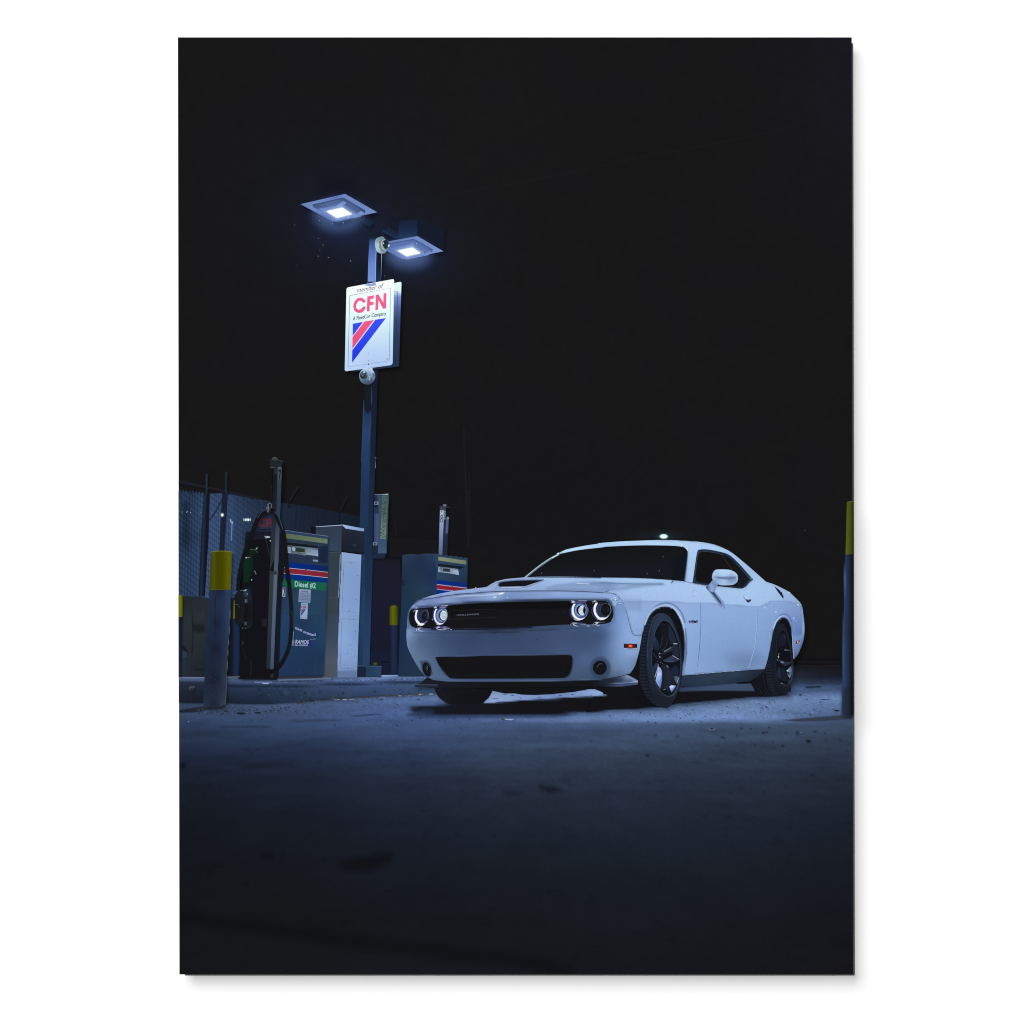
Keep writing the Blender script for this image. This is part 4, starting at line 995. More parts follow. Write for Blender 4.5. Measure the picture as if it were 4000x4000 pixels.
P1.P(sk, [(468, 1576), (490, 1577), (489, 1588), (478, 1587), (477, 1596), (487, 1597), (487, 1607), (477, 1606), (476, 1626), (466, 1625)], '#7a2a48')
P1.P(sk, [(492, 1578), (500, 1578), (508, 1604), (510, 1580), (519, 1581), (516, 1630), (508, 1629), (500, 1604), (498, 1628), (489, 1627)], '#7a2a48')
P1.P(sk, [(430, 1632), (448, 1633), (429, 1660)], '#1d2a66'); P1.P(sk, [(456, 1634), (482, 1636), (428, 1706), (428, 1672)], '#6a2c44'); P1.P(sk, [(488, 1637), (512, 1638), (424, 1764), (426, 1718)], '#1b2a66')
P1.L(sk, [(412, 1800), (536, 1808)], 4, '#5a6a92'); P1.L(sk, [(424, 1560), (414, 1795)], 2.5, '#6a7aa2')
rb = Part("company_sticker", pump7, label="dark blue sticker of an oil company reading years of service")
bn = [(296, 220), (360, 245), (440, 275), (520, 318), (600, 345), (690, 345), (755, 338), (745, 385), (715, 408), (640, 412), (560, 392), (480, 362), (400, 312), (300, 268)]
P2.P(rb, bn, ('l', 300, 0, 755, 0, 0, '#24356a', .7, '#1d2a66', 1, '#1d3560'))
def word(v, part, s, x0, y0, x1, y1, h, col, bold=.02):
    dx, dy = x1 - x0, y1 - y0; L = math.hypot(dx, dy); nx, ny = dy / L * h, -dx / L * h
    v.text(part, s, [(x0 + nx, y0 + ny), (x1 + nx, y1 + ny), (x1, y1), (x0, y0)], col, bold)
word(P2, rb, "YEARS", 296, 268, 440, 322, 40, '#a9b3dc'); word(P2, rb, "OF", 458, 336, 512, 366, 40, '#a9b3dc')
word(P2, rb, "SERV", 522, 368, 636, 405, 40, '#a9b3dc'); word(P2, rb, "ICE", 640, 405, 708, 396, 40, '#a9b3dc')
P2.P(rb, [(300, 465), (660, 485), (655, 540), (640, 600), (300, 590)], ('l', 300, 0, 660, 0, 0, '#20305c', .6, '#222a62', .85, '#252a70', 1, '#263c64'))
P2.text(rb, "RAMOS", [(325, 470), (575, 484), (562, 556), (312, 548)], '#9aa6cc', bold=.035)
P2.text(rb, "OIL COMPANY", [(312, 560), (560, 564), (556, 594), (306, 588)], '#a3aed4', bold=.03)
P2.text(rb, "since 1951", [(594, 452), (692, 450), (690, 472), (592, 474)], '#7f90b8', bold=.01)
P2.P(rb, [(282, 310), (288, 330), (292, 470), (292, 585), (246, 588), (268, 470)], '#33456e')
P2.L(rb, [(283, 320), (270, 480), (252, 582), (290, 584), (292, 480), (264, 478)], 6, '#98a4c8')
for a in [(268, 500, 290, 540), (290, 500, 262, 545), (262, 545, 290, 580)]:
    P2.L(rb, [(a[0], a[1]), (a[2], a[3])], 4, '#8f9bc0')
for x, y, h in [(700, 40, 130), (705, 760, 380), (560, 780, 80), (415, 1000, 120), (830, 560, 90), (845, 420, 40), (350, 960, 40)]:
    P2.L(pump7, [(x, y), (x - 6, y + h)], 8, '#35557c', soft=5, alpha=.5)
for _ in range(60):
    P2.E(pump7, rng.uniform(60, 860), rng.uniform(620, 1130), rng.uniform(2, 7), rng.uniform(2, 6), rng.choice(['#33557e', '#3a5c86', '#182c48']), n=7, alpha=.6)
P2.L(pump7, [(0, 1158), (400, 1156), (830, 1150)], 10, '#0f141c')
P2.P(pump7, [(0, 1164), (830, 1156), (835, 1190), (600, 1202), (0, 1215)], '#2d3542')
P2.P(isl, [(0, 1215), (600, 1202), (835, 1192), (1000, 1180), (1000, 1215), (0, 1248)], '#5d6c94', soft=6)

# nozzle and hanging hardware on the dark side
noz = Part("nozzle", pump7, label="green fuel nozzle hanging in its holster")
F3.P(noz, [(300, 1455), (350, 1445), (420, 1490), (400, 1520), (350, 1530), (360, 1700), (320, 1932), (230, 1932), (205, 1800), (205, 1640), (225, 1590), (290, 1560)], ('r', (300, 1470, '#122318'), (250, 1620, '#102b20'), (340, 1640, '#10221c'), (270, 1800, '#102821'), (320, 1900, '#111c1a')), soft=6)
F4.P(noz, [(205, 0), (310, 0), (300, 100), (290, 140), (215, 130)], '#10261e', soft=8)
F3.L(noz, [(300, 1455), (350, 1450), (400, 1478), (425, 1500)], 9, '#3e5a48', True, soft=3)
F3.L(noz, [(390, 1450), (420, 1420)], 12, '#7a8070', soft=4); F3.E(noz, 405, 1440, 6, 10, '#b8bca8', soft=3, rot=40)
F3.L(noz, [(215, 1590), (245, 1575), (275, 1570), (300, 1580)], 9, '#7f9088', True, soft=3); F3.E(noz, 247, 1578, 9, 6, '#e8f2ee', soft=3)
F3.L(noz, [(203, 1640), (202, 1675)], 7, '#8a989a', soft=3)
F3.P(noz, [(365, 1770), (385, 1775), (402, 1830), (388, 1828)], '#6a6862', soft=4)
F4.E(noz, 330, 95, 7, 8, '#cfd6dc', soft=2)
F4.P(noz, [(70, 330), (110, 270), (170, 250), (230, 260), (280, 200), (320, 220), (330, 330), (350, 400), (350, 780), (260, 800), (220, 760), (140, 760), (80, 700), (75, 500)], ('r', (110, 300, '#171a22'), (250, 300, '#1b232c'), (150, 600, '#17191d'), (300, 600, '#16171a'), (250, 760, '#1c1f22')), soft=7)
F4.E(noz, 245, 305, 38, 48, '#27364a', soft=10)
F4.L(noz, [(80, 300), (110, 265), (160, 252), (200, 258)], 8, '#4e5a72', True, soft=3)
F4.L(noz, [(205, 262), (232, 250), (255, 240)], 10, '#93a6b8', soft=4); F4.E(noz, 235, 252, 10, 5, '#e4eef6', soft=3, rot=-25)
F4.E(noz, 262, 308, 6, 12, '#8098ae', soft=4)
F4.P(noz, [(222, 385), (268, 385), (268, 445), (225, 440)], '#3c4660', soft=4); F4.L(noz, [(240, 390), (242, 438)], 8, '#6f7a94', soft=3); F4.L(noz, [(258, 390), (260, 438)], 6, '#222a3a')
F4.P(noz, [(222, 440), (268, 445), (262, 720), (218, 720)], '#11131a', soft=4)
F4.P(noz, [(220, 725), (258, 725), (256, 775), (218, 778)], '#3a435c', soft=4)
F4.L(noz, [(190, 420), (215, 420), (200, 600), (165, 680), (150, 740), (185, 810)], 14, '#202526', True, soft=6)
F4.L(noz, [(185, 815), (250, 820), (320, 790)], 10, '#343a36', True, soft=5)
for x, y in [(95, 467), (122, 468), (137, 500), (190, 825), (240, 830)]:
    F4.E(noz, x, y, 7, 4, '#66707c', soft=2)
F4.P(noz, [(480, 690), (560, 680), (565, 795), (478, 800)], '#1f2128', soft=6)
F4.L(noz, [(190, 1020), (205, 1120), (250, 1310)], 8, '#22242a', True, soft=4); F4.E(noz, 195, 1045, 20, 34, '#23262c', soft=10); F4.L(noz, [(330, 1300), (312, 1560)], 24, '#1d1f24', soft=10)
F3.P(noz, [(520, 1250), (560, 1250), (608, 1262), (605, 1276), (570, 1275), (545, 1290)], '#8e97ae', soft=5); F3.E(noz, 580, 1264, 24, 7, '#dce4f4', soft=4, rot=8); F3.E(noz, 612, 1322, 8, 8, '#c8d0dc', soft=3)
F3.L(noz, [(545, 1290), (570, 1400), (595, 1540)], 10, '#2e2f36', True, soft=5)

# hose mast with the number 7
mast7 = Part("hose_mast", pump7)
F3.P(mast7, [(602, 120), (735, 120), (722, 320), (700, 880), (640, 880), (665, 320), (605, 210)], ('l', 600, 0, 735, 0, 0, '#1a1d24', .5, '#232936', 1, '#2a3342'))
F3.P(mast7, [(655, 320), (722, 320), (700, 870), (690, 1000), (670, 1600), (605, 1770), (630, 1000), (648, 700)], ('l', 0, 320, 0, 1770, 0, '#171a24', .35, '#1d222c', .6, '#2a3038', 1, '#2e353b'))
F3.P(mast7, [(722, 205), (785, 208), (770, 700), (755, 1000), (735, 1600), (722, 1790), (665, 1785), (690, 1100), (705, 800)], ('l', 0, 205, 0, 1790, 0, '#3a434f', .3, '#2f3a4e', .5, '#2c3a58', .65, '#3c4864', .8, '#44506a', 1, '#4a566c'))
F3.P(mast7, [(560, 100), (640, 92), (700, 95), (805, 128), (800, 140), (730, 125), (600, 112)], '#22252c')
F3.P(mast7, [(602, 110), (800, 138), (785, 210), (605, 205)], '#20252d')
F3.L(mast7, [(640, 98), (720, 105), (805, 128)], 6, '#4a5058', soft=2)
F3.P(mast7, [(635, 95), (650, 72), (680, 63), (710, 72), (725, 100)], '#3a4048'); F3.L(mast7, [(635, 92), (655, 70), (685, 64), (715, 80)], 6, '#59606a', True, soft=2)
F3.P(mast7, [(728, 205), (783, 210), (778, 400), (722, 395)], '#4a525c', alpha=.9)
F3.P(mast7, [(732, 255), (772, 250), (768, 275), (755, 390), (742, 388), (752, 280), (734, 275)], '#101218')
F3.P(mast7, [(738, 212), (775, 214), (773, 238), (738, 236)], '#5c646e'); F3.E(mast7, 758, 225, 8, 8, '#15181e', n=8)
F3.L(mast7, [(615, 216), (668, 214)], 10, '#6a5a52', soft=4)
F3.L(mast7, [(650, 240), (635, 500), (625, 760)], 22, '#111114', soft=6); F3.L(mast7, [(628, 480), (622, 700)], 7, '#3a2420', soft=4)
F3.P(mast7, [(600, 1770), (735, 1790), (735, 1830), (655, 1836), (600, 1825)], '#2f353d'); F3.L(mast7, [(665, 1828), (738, 1824)], 7, '#12151b', soft=2); F3.P(mast7, [(712, 1785), (740, 1788), (738, 1825), (710, 1825)], '#474f5e')
F4.P(mast7, [(600, 0), (662, 10), (640, 600), (605, 1440), (550, 1430), (575, 800)], ('l', 0, 0, 0, 1440, 0, '#333a40', .5, '#2c333b', 1, '#242c33'))
F4.P(mast7, [(662, 15), (720, 10), (690, 700), (660, 1440), (608, 1440), (640, 600)], ('l', 0, 0, 0, 1440, 0, '#56627a', .3, '#4e5c7c', .7, '#4a5878', 1, '#3e4c68'))
F4.P(mast7, [(610, 1500), (660, 1490), (660, 1580), (605, 1582)], '#2f2c2c', soft=4)
F4.P(mast7, [(720, 10), (798, 0), (770, 600), (740, 1400), (720, 1580), (665, 1580), (690, 700)], ('l', 690, 0, 790, 0, 0, '#15171f', 1, '#191d28'))
F3.P(mast7, [(752, 1180), (845, 1200), (845, 1500), (800, 1932), (722, 1932), (735, 1600)], ('l', 740, 0, 845, 0, 0, '#14161c', 1, '#171b25'))
F4.P(pump7, [(120, 1560), (600, 1560), (720, 1580), (700, 1600), (130, 1590)], '#15161b', soft=4)

hose = Part("hose", pump7, label="thick black hose looped from the mast down to the pump foot")
HC = ['#111318', '#1a1d24']
F3.L(hose, [(560, 880), (480, 920), (410, 1020), (345, 1180), (260, 1400), (185, 1640), (130, 1932)], 62, '#14161c', True)
F4.L(hose, [(150, -40), (130, 130), (120, 260)], 56, '#14161c', True)
F3.L(hose, [(540, 850), (480, 890), (420, 980)], 7, '#3c4a66', True, soft=3)
F3.L(hose, [(600, 875), (660, 890), (720, 1000), (790, 1150), (830, 1350), (850, 1600), (880, 1932)], 62, '#15171c', True)
F3.L(hose, [(660, 872), (730, 950), (770, 1060), (800, 1150)], 9, '#3f5068', True, soft=4)
F4.L(hose, [(872, -40), (895, 180), (925, 520), (925, 820), (895, 1080), (830, 1260), (750, 1390), (650, 1470), (580, 1500)], 58, ('l', 0, 0, 0, 1500, 0, '#15171c', .4, '#181a20', .8, '#16181d', 1, '#101216'), True)
F4.L(hose, [(930, 560), (955, 660), (955, 820)], 7, '#333e52', True, soft=4)
clip = Part("hose_clamp", pump7)
F3.E(clip, 590, 850, 48, 62, ('l', 545, 800, 640, 900, 0, '#3e4650', .5, '#2a3038', 1, '#1d2026'), soft=6)
F3.ring(clip, 605, 795, 26, 40, 9, '#6d737c', 150, 400); F3.L(clip, [(575, 770), (585, 850), (570, 890)], 8, '#878d94', True, soft=3)
F3.E(clip, 600, 790, 10, 22, '#0f1114', soft=4); F3.E(clip, 560, 830, 5, 12, '#a0a6ae', soft=2)
F3.E(clip, 640, 868, 34, 28, '#121419', soft=5)

# ================================================================== foreground bollards
bf, bfy = bollard("big foreground bollard with a yellow painted top, left of the pumps")
F2.P(bf, [(500, 5), (826, 5), (822, 300), (800, 700), (776, 1100), (748, 1740), (690, 1765), (600, 1782), (500, 1782), (412, 1776), (430, 1350), (460, 800), (490, 300)],
     ('r',) + tuple((xl + (xr - xl) * t, y, h) for y, xl, xr, hs in
      ((20, 500, 826, ('#27334a', '#212d47', '#1d2238', '#1e2440', '#27355a', '#32446a')), (500, 478, 808, ('#222f49', '#1c2845', '#1a2036', '#1c2440', '#24345a', '#2f4062')), (900, 455, 786, ('#1f2b45', '#192338', '#181d2e', '#1a2138', '#202e4c', '#2c3a52')),
       (1350, 430, 762, ('#212c42', '#1b2335', '#181d2c', '#1b2233', '#223047', '#303b4c')), (1740, 415, 746, ('#28344a', '#222b3e', '#1e2636', '#222a3a', '#2c374b', '#373f4d')))
      for t, h in zip((.03, .25, .42, .6, .8, .97), hs)))
F2.L(bf, [(820, 250), (800, 700), (778, 1050), (768, 1300)], 5, '#5a6a80', True, soft=2)
F2.L(bf, [(770, 1300), (748, 1730)], 8, '#4f5964', soft=4)
for x, y in [(552, 245), (642, 385), (495, 512)]:
    F2.E(bf, x, y, 6, 8, '#3a465e', soft=4, alpha=.6)
F2.L(bf, [(595, 100), (590, 700)], 10, '#2c1c34', soft=6, alpha=.4)
for _ in range(60):
    F2.E(bf, rng.uniform(450, 740), rng.uniform(1250, 1740), rng.uniform(4, 12), rng.uniform(4, 10), rng.choice(['#35425a', '#151b2a', '#3a4860']), soft=6, alpha=.4, n=8)
F1.P(bfy, [(533, 1222), (560, 1210), (690, 1206), (820, 1212), (852, 1228), (848, 1350), (828, 1782), (500, 1782)],
     ('l', 515, 0, 845, 0, 0, '#3f3f0a', .1, '#49490a', .2, '#4e4e10', .27, '#42440e', .36, '#3f3f02', .6, '#464602', .8, '#58590a', .9, '#5a5b14', 1, '#484a10'))
F1.L(bfy, [(533, 1220), (600, 1209), (700, 1206), (800, 1212), (852, 1226)], 6, '#8f9040', True, soft=2)
F1.L(bfy, [(500, 1783), (828, 1783)], 8, '#5e5a14', soft=3)

br, bry = bollard("blue bollard with a yellow top cut by the right edge of the print")
RV = View(3100, 1850, 400 / 736)
RV.P(br, [(367, 578), (430, 572), (440, 1732), (343, 1732), (345, 1500), (350, 1200), (358, 850)],
     ('l', 345, 0, 425, 0, 0, '#2b3d63', .18, '#27406a', .4, '#1f3052', .62, '#191f32', .8, '#17181e', 1, '#16171c'))
RV.P(br, [(344, 1550), (430, 1550), (430, 1732), (342, 1732)], ('l', 345, 0, 425, 0, 0, '#2c3954', .5, '#232e45', .8, '#1a1d26', 1, '#17181c'), soft=30, alpha=.8)
RV.L(br, [(369, 590), (360, 850), (352, 1250), (346, 1728)], 5, ('l', 0, 580, 0, 1730, 0, '#3c5270', .3, '#5a7ab4', .5, '#3f5078', .75, '#475a86', 1, '#3a4860'), True, soft=3)
RV.P(bry, [(377, 208), (392, 203), (440, 199), (440, 574), (367, 582)], ('l', 370, 0, 428, 0, 0, '#555d1c', .2, '#525a18', .5, '#474f14', .8, '#30360f', 1, '#23270e'))
RV.L(bry, [(378, 207), (395, 203), (430, 200)], 4, '#6a6f4a', True, soft=2)

# distant light over the car roof
lamp = Part("distant_lamp", label="small glowing lamp far behind the car roof")
WM.E(lamp, 150, 75, 150, 46, '#1f3540', soft=50, alpha=.7)
WM.E(lamp, 150, 73, 84, 46, '#4f9c96', soft=20, alpha=.7)
WM.E(lamp, 150, 73, 70, 39, '#effffb', soft=8)
for v, x, y, c in [(RV, 77, 410, '#5a6060'), (M1, 1262, 632, '#5a5c66'), (F3, 452, 692, '#6c6f66'), (RV, 60, 268, '#28282a')]:
    v.E(Part("distant_glint"), x, y, 3, 3, c, n=7)
# ================================================================== the car
car = Part("muscle_car", label="white two-door muscle car with lit round headlights, parked nose to the left")
def mix(*groups):
    out = []
    for v, p in groups:
        out += v.pts(p)
    return out
def cpaint(part, groups, fill, soft=0, curve=True, step=None, alpha=1.0):
    q = mix(*groups)
    q = closed_curve(q, 5) if curve else np.array([a[:2] for a in q])
    paint(part, V0, q, fill, soft, step, alpha)
def cfill(*pts):
    return ('r',) + tuple(tuple(v(x, y)) + (h,) for v, x, y, h in pts)

# --- shadow on the ground and dark underside
shade = Part("car_shadow", label="black shadow pooled under and in front of the car")
cpaint(shade, [(G2, [(-115, 398), (-60, 388), (0, 384), (120, 370), (240, 366), (560, 352), (900, 332), (1400, 304), (1540, 298), (1720, 290), (1900, 340), (1890, 366), (1780, 382), (1500, 400), (1150, 428), (950, 442), (650, 446), (300, 446), (60, 430), (-40, 415)])], cfill((G2, 0, 400, '#171a23'), (G2, 800, 390, '#151519'), (G2, 1700, 340, '#151519'), (G2, -100, 400, '#202840')), soft=3)
cpaint(shade, [(G1, [(1740, 444), (1810, 416), (1850, 398), (1932, 400), (1932, 436), (1800, 446)])], '#2a3454', soft=9, alpha=.55)
cpaint(shade, [(G3, [(330, 360), (300, 270), (420, 262), (700, 262), (980, 264), (1180, 290), (1230, 296), (1100, 306), (960, 308), (880, 316), (740, 330), (560, 346), (400, 360)])], '#15151a', soft=3)
cpaint(shade, [(VB, [(0, 1520), (200, 1490), (420, 1500), (640, 1640), (560, 1640), (300, 1652), (100, 1664), (0, 1672), (-120, 1680), (-60, 1560)])], '#151519', soft=6)
cpaint(shade, [(G2, [(-20, 446), (600, 450), (1000, 446), (1160, 430), (1160, 440), (1000, 458), (600, 462), (0, 458)])], '#303c60', soft=6, alpha=.6)
# ground seen under the sills
cpaint(ground, [(G3, [(410, 236), (940, 200), (960, 230), (985, 266), (700, 262), (500, 266), (408, 270)])], cfill((G3, 420, 250, '#33405f'), (G3, 700, 235, '#3f4d70'), (G3, 950, 230, '#3c4a6c')), soft=3, curve=False)
cpaint(ground, [(G2, [(548, 262), (620, 280), (720, 284), (820, 294), (1000, 288), (1200, 262), (1310, 250), (1340, 262), (1380, 270), (1410, 296), (1200, 308), (900, 326), (700, 340), (560, 352), (470, 356), (520, 320)])],
       cfill((G2, 560, 320, '#8fa3d8'), (G2, 560, 280, '#7f92bc'), (G2, 800, 310, '#8197d0'), (G2, 1100, 290, '#7389c0'), (G2, 1350, 285, '#93a8de')), soft=2, curve=False)
for x, y, w in [(570, 324, 30), (590, 352, 20), (700, 300, 14), (640, 290, 16), (900, 312, 16), (1060, 300, 14), (1150, 292, 9), (1290, 296, 9), (760, 318, 10)]:
    G2.E(ground, x, y, w, 2.5, '#27314e', n=9)
under = Part("underbody", car)
cpaint(under, [(VA, [(330, 1395), (900, 1400), (1500, 1400), (1932, 1390)]), (VB, [(300, 1320), (420, 900), (480, 760), (620, 690), (760, 800), (815, 1000), (800, 1330), (740, 1500), (440, 1640), (300, 1500), (100, 1520), (40, 1525)]),
               (VA, [(1915, 1505), (1850, 1475), (1780, 1475), (1650, 1500), (1470, 1518), (1280, 1530), (1150, 1525), (1090, 1515), (1000, 1515), (880, 1490), (700, 1500), (400, 1480)])], '#141519', curve=False)
cpaint(under, [(VB, [(1560, 1280), (1600, 1000), (1660, 840), (1740, 790), (1820, 900), (1840, 1200), (1800, 1500), (1500, 1400)])], '#131318', curve=False)
VB.P(under, [(1290, 1415), (1430, 1398), (1430, 1420), (1300, 1424)], '#14151c', soft=3)

# --- far front tyre and front tyres
ft = Part("wheel", car, label="front tyre on the far side seen under the bumper")
VA.P(ft, [(326, 1440, 1), (342, 1498), (370, 1545), (408, 1580), (448, 1603), (492, 1614), (640, 1612), (778, 1605), (815, 1582), (846, 1548), (870, 1508), (884, 1475), (884, 1440, 1)], ('l', 330, 0, 880, 0, 0, '#191b24', .3, '#16171b', 1, '#141418'), curve=True)
for k in range(9):
    VA.L(ft, [(372 + k * 7, 1470 + k * 14), (400 + k * 9, 1462 + k * 15)], 4, '#20232e', alpha=.8)
VA.L(ft, [(680, 1490), (720, 1482)], 8, '#20222c', soft=3)

# --- body
bodypts = [(VA, [(75, 850, 1), (85, 765), (110, 708), (150, 668), (210, 632), (290, 598), (500, 552), (720, 525), (825, 511), (880, 480), (930, 458), (1010, 440), (1100, 431), (1178, 424, 1), (1300, 328), (1400, 256), (1480, 210), (1540, 174), (1605, 152), (1750, 124), (1870, 106)]),
           (VB, [(0, 100), (200, 84), (400, 76), (540, 72), (700, 74), (860, 84), (960, 91), (1080, 115), (1170, 148), (1250, 192), (1350, 272), (1430, 340), (1500, 402), (1568, 463, 1), (1640, 488), (1700, 515), (1780, 558), (1840, 612), (1885, 658), (1904, 690, 1), (1916, 760), (1928, 860), (1928, 950), (1914, 1030), (1890, 1095), (1865, 1148), (1829, 1192, 1),
                 (1818, 1060), (1815, 970), (1805, 885), (1778, 825), (1736, 797), (1698, 808), (1662, 850), (1637, 920), (1618, 1030), (1598, 1150), (1578, 1235), (1550, 1284, 1), (1380, 1297), (1100, 1318), (900, 1336), (778, 1346, 1),
                 (795, 1220), (810, 1100), (806, 980), (782, 865), (742, 775), (692, 716), (625, 695), (552, 706), (490, 745), (447, 805), (422, 880), (402, 962), (386, 1070), (356, 1190), (330, 1265), (290, 1325, 1), (200, 1350), (60, 1372), (0, 1385)]),
           (VA, [(1700, 1395), (1400, 1402), (900, 1406), (480, 1402), (330, 1386), (262, 1358, 1), (230, 1330), (195, 1283), (150, 1212), (105, 1128), (80, 1060), (73, 970), (74, 905)])]
body = Part("body", car)
cpaint(body, bodypts, cfill(
    (VA, 130, 690, '#8597cc'), (VA, 300, 620, '#93a6da'), (VA, 500, 575, '#8fa4d9'), (VA, 800, 535, '#98acde'), (VA, 1000, 500, '#93aade'), (VA, 1200, 520, '#95addf'), (VA, 1400, 500, '#98b1e3'), (VA, 1600, 440, '#a5bff0'), (VA, 1900, 440, '#a6c1f1'), (VA, 1700, 520, '#96aee0'),
    (VB, 100, 520, '#9db6e8'), (VB, 300, 450, '#a9c5f4'), (VB, 600, 470, '#a9c6f5'), (VB, 250, 600, '#a1baea'), (VB, 600, 580, '#a8c1f1'), (VB, 900, 580, '#aac4f3'), (VB, 1000, 480, '#aac6f4'), (VB, 1200, 620, '#a7c1f1'), (VB, 1400, 560, '#aac6f4'), (VB, 1500, 480, '#a8c4f2'), (VB, 1640, 560, '#a8c2f0'), (VB, 1800, 620, '#98b1e4'), (VB, 1880, 700, '#8fa7dc'),
    (VB, 300, 98, '#b6d0f9'), (VB, 0, 118, '#b2cef7'), (VB, 700, 95, '#b8d2fb'), (VB, 880, 120, '#b1ccf7'), (VB, 870, 300, '#abc6f4'), (VB, 845, 440, '#aac5f4'), (VB, 1100, 140, '#aec9f6'), (VB, 1300, 260, '#a6c0ee'), (VB, 1440, 380, '#a3bdec'), (VA, 1700, 140, '#bdd7fb'), (VA, 1400, 260, '#b5d6f4'),
    (VA, 150, 1000, '#546891'), (VA, 500, 1000, '#42537a'), (VA, 900, 1050, '#3c4c73'), (VA, 1400, 1050, '#42547e'), (VA, 500, 1390, '#44577c'), (VA, 1400, 1390, '#465a82')), step=9)

# nose strip between bonnet line and grille
cpaint(body, [(VA, [(150, 690), (212, 634), (400, 604), (700, 570), (1000, 556), (1400, 549), (1700, 552), (1900, 562)]), (VB, [(30, 562), (130, 572), (190, 612), (170, 640), (60, 626), (0, 624)]), (VA, [(1500, 628), (1000, 640), (700, 652), (450, 674), (250, 694), (160, 708)])],
       cfill((VA, 180, 670, '#8294ca'), (VA, 450, 640, '#8a9cd2'), (VA, 900, 600, '#91a8dc'), (VA, 1000, 635, '#7288bf'), (VA, 1500, 580, '#92abe2'), (VA, 1500, 625, '#7b94cf'), (VB, 60, 595, '#97b0e6'), (VB, 60, 624, '#7f99d4'), (VB, 140, 610, '#92ace4'), (VA, 600, 660, '#6b7fb4'), (VA, 300, 688, '#6c7fb4')), soft=2)
VA.P(body, [(440, 612), (620, 588), (800, 582), (870, 572), (940, 562), (1000, 560), (960, 585), (880, 597), (700, 600)], '#b4c6f4', soft=5, alpha=.9)
VA.P(body, [(935, 575), (960, 565), (992, 563), (975, 580), (945, 586)], '#e6eeff', soft=4)
VA.P(body, [(885, 606), (915, 601), (912, 612), (885, 614)], '#edf2ff', soft=4)
VA.E(body, 1018, 615, 4, 5, '#d6e0ff', n=8); VA.E(body, 722, 520, 5, 4, '#dfe6ff', n=8)

# front bumper skin
bump = Part("front_bumper", car)
cpaint(bump, [(VA, [(78, 905, 1), (160, 932), (320, 938), (500, 940), (720, 942), (1000, 935), (1200, 922), (1500, 905), (1700, 893), (1932, 884)]), (VB, [(60, 872), (110, 850), (140, 800), (150, 700), (180, 650), (232, 668, 1), (262, 760), (290, 900), (318, 960), (400, 968, 1), (386, 1070), (356, 1190), (330, 1265), (290, 1325, 1), (200, 1350), (60, 1372), (0, 1385)]),
               (VA, [(1700, 1396), (1400, 1403), (900, 1407), (480, 1403), (330, 1387), (262, 1358, 1), (230, 1330), (195, 1283), (150, 1212), (105, 1128), (80, 1060), (73, 970)])],
       cfill((VA, 95, 940, '#7d91c4'), (VA, 110, 1060, '#62779f'), (VA, 200, 1000, '#4f638b'), (VA, 400, 970, '#3d4f76'), (VA, 400, 1100, '#41557d'), (VA, 700, 960, '#334266'), (VA, 800, 1080, '#3b4a72'), (VA, 1000, 1130, '#3a4a72'), (VA, 1000, 960, '#364668'), (VA, 1300, 980, '#3a4a70'), (VA, 1500, 1100, '#42537c'), (VA, 1700, 960, '#3e4f76'),
             (VA, 1800, 1100, '#43567f'), (VA, 1900, 980, '#42557d'), (VB, 60, 950, '#4b5f90'), (VB, 20, 1150, '#4c6292'), (VB, 120, 900, '#6680b8'), (VB, 130, 1050, '#6d86bd'), (VB, 200, 800, '#7d99d4'), (VB, 240, 900, '#85a0da'), (VB, 220, 1000, '#84a0d8'), (VB, 330, 1010, '#8ca8e0'), (VB, 180, 1150, '#7791c6'), (VB, 300, 1150, '#86a0d2'), (VB, 330, 1210, '#6f86b4'),
             (VB, 250, 1290, '#7088b6'), (VB, 120, 1280, '#63799f'), (VB, 60, 1360, '#3f506f'), (VB, 200, 1340, '#5a6d92'), (VA, 200, 1200, '#5d7298'), (VA, 300, 1300, '#566a90'), (VA, 330, 1370, '#52668c'), (VA, 450, 1385, '#4d6188'), (VA, 600, 1150, '#3a4b71'), (VA, 900, 1392, '#3e5074'), (VA, 1400, 1390, '#3d4f72'), (VA, 1680, 1300, '#46597f'), (VA, 1750, 1180, '#4c618c'), (VA, 1640, 1160, '#43557e'), (VA, 1720, 1385, '#3f516f')), step=8)
VA.L(bump, [(76, 905), (73, 970), (82, 1060), (108, 1128), (152, 1212), (200, 1290), (250, 1350)], 9, ('l', 0, 905, 0, 1350, 0, '#8ea4d8', .5, '#7d93c4', 1, '#5c7098'), True, soft=4, alpha=.8)
VA.L(bump, [(300, 1376), (480, 1394), (900, 1396), (1400, 1392), (1800, 1380)], 9, '#5d7298', True, soft=4, alpha=.8)
VA.L(bump, [(320, 1402), (480, 1410), (900, 1414), (1400, 1410), (1900, 1398)], 12, '#1b2232', True, soft=5, alpha=.9)
for x, y in [(785, 990), (925, 988), (1300, 1008), (338, 1050), (1048, 958), (905, 950)]:
    VA.E(bump, x, y, 6, 3, '#232c46', n=8, alpha=.8)

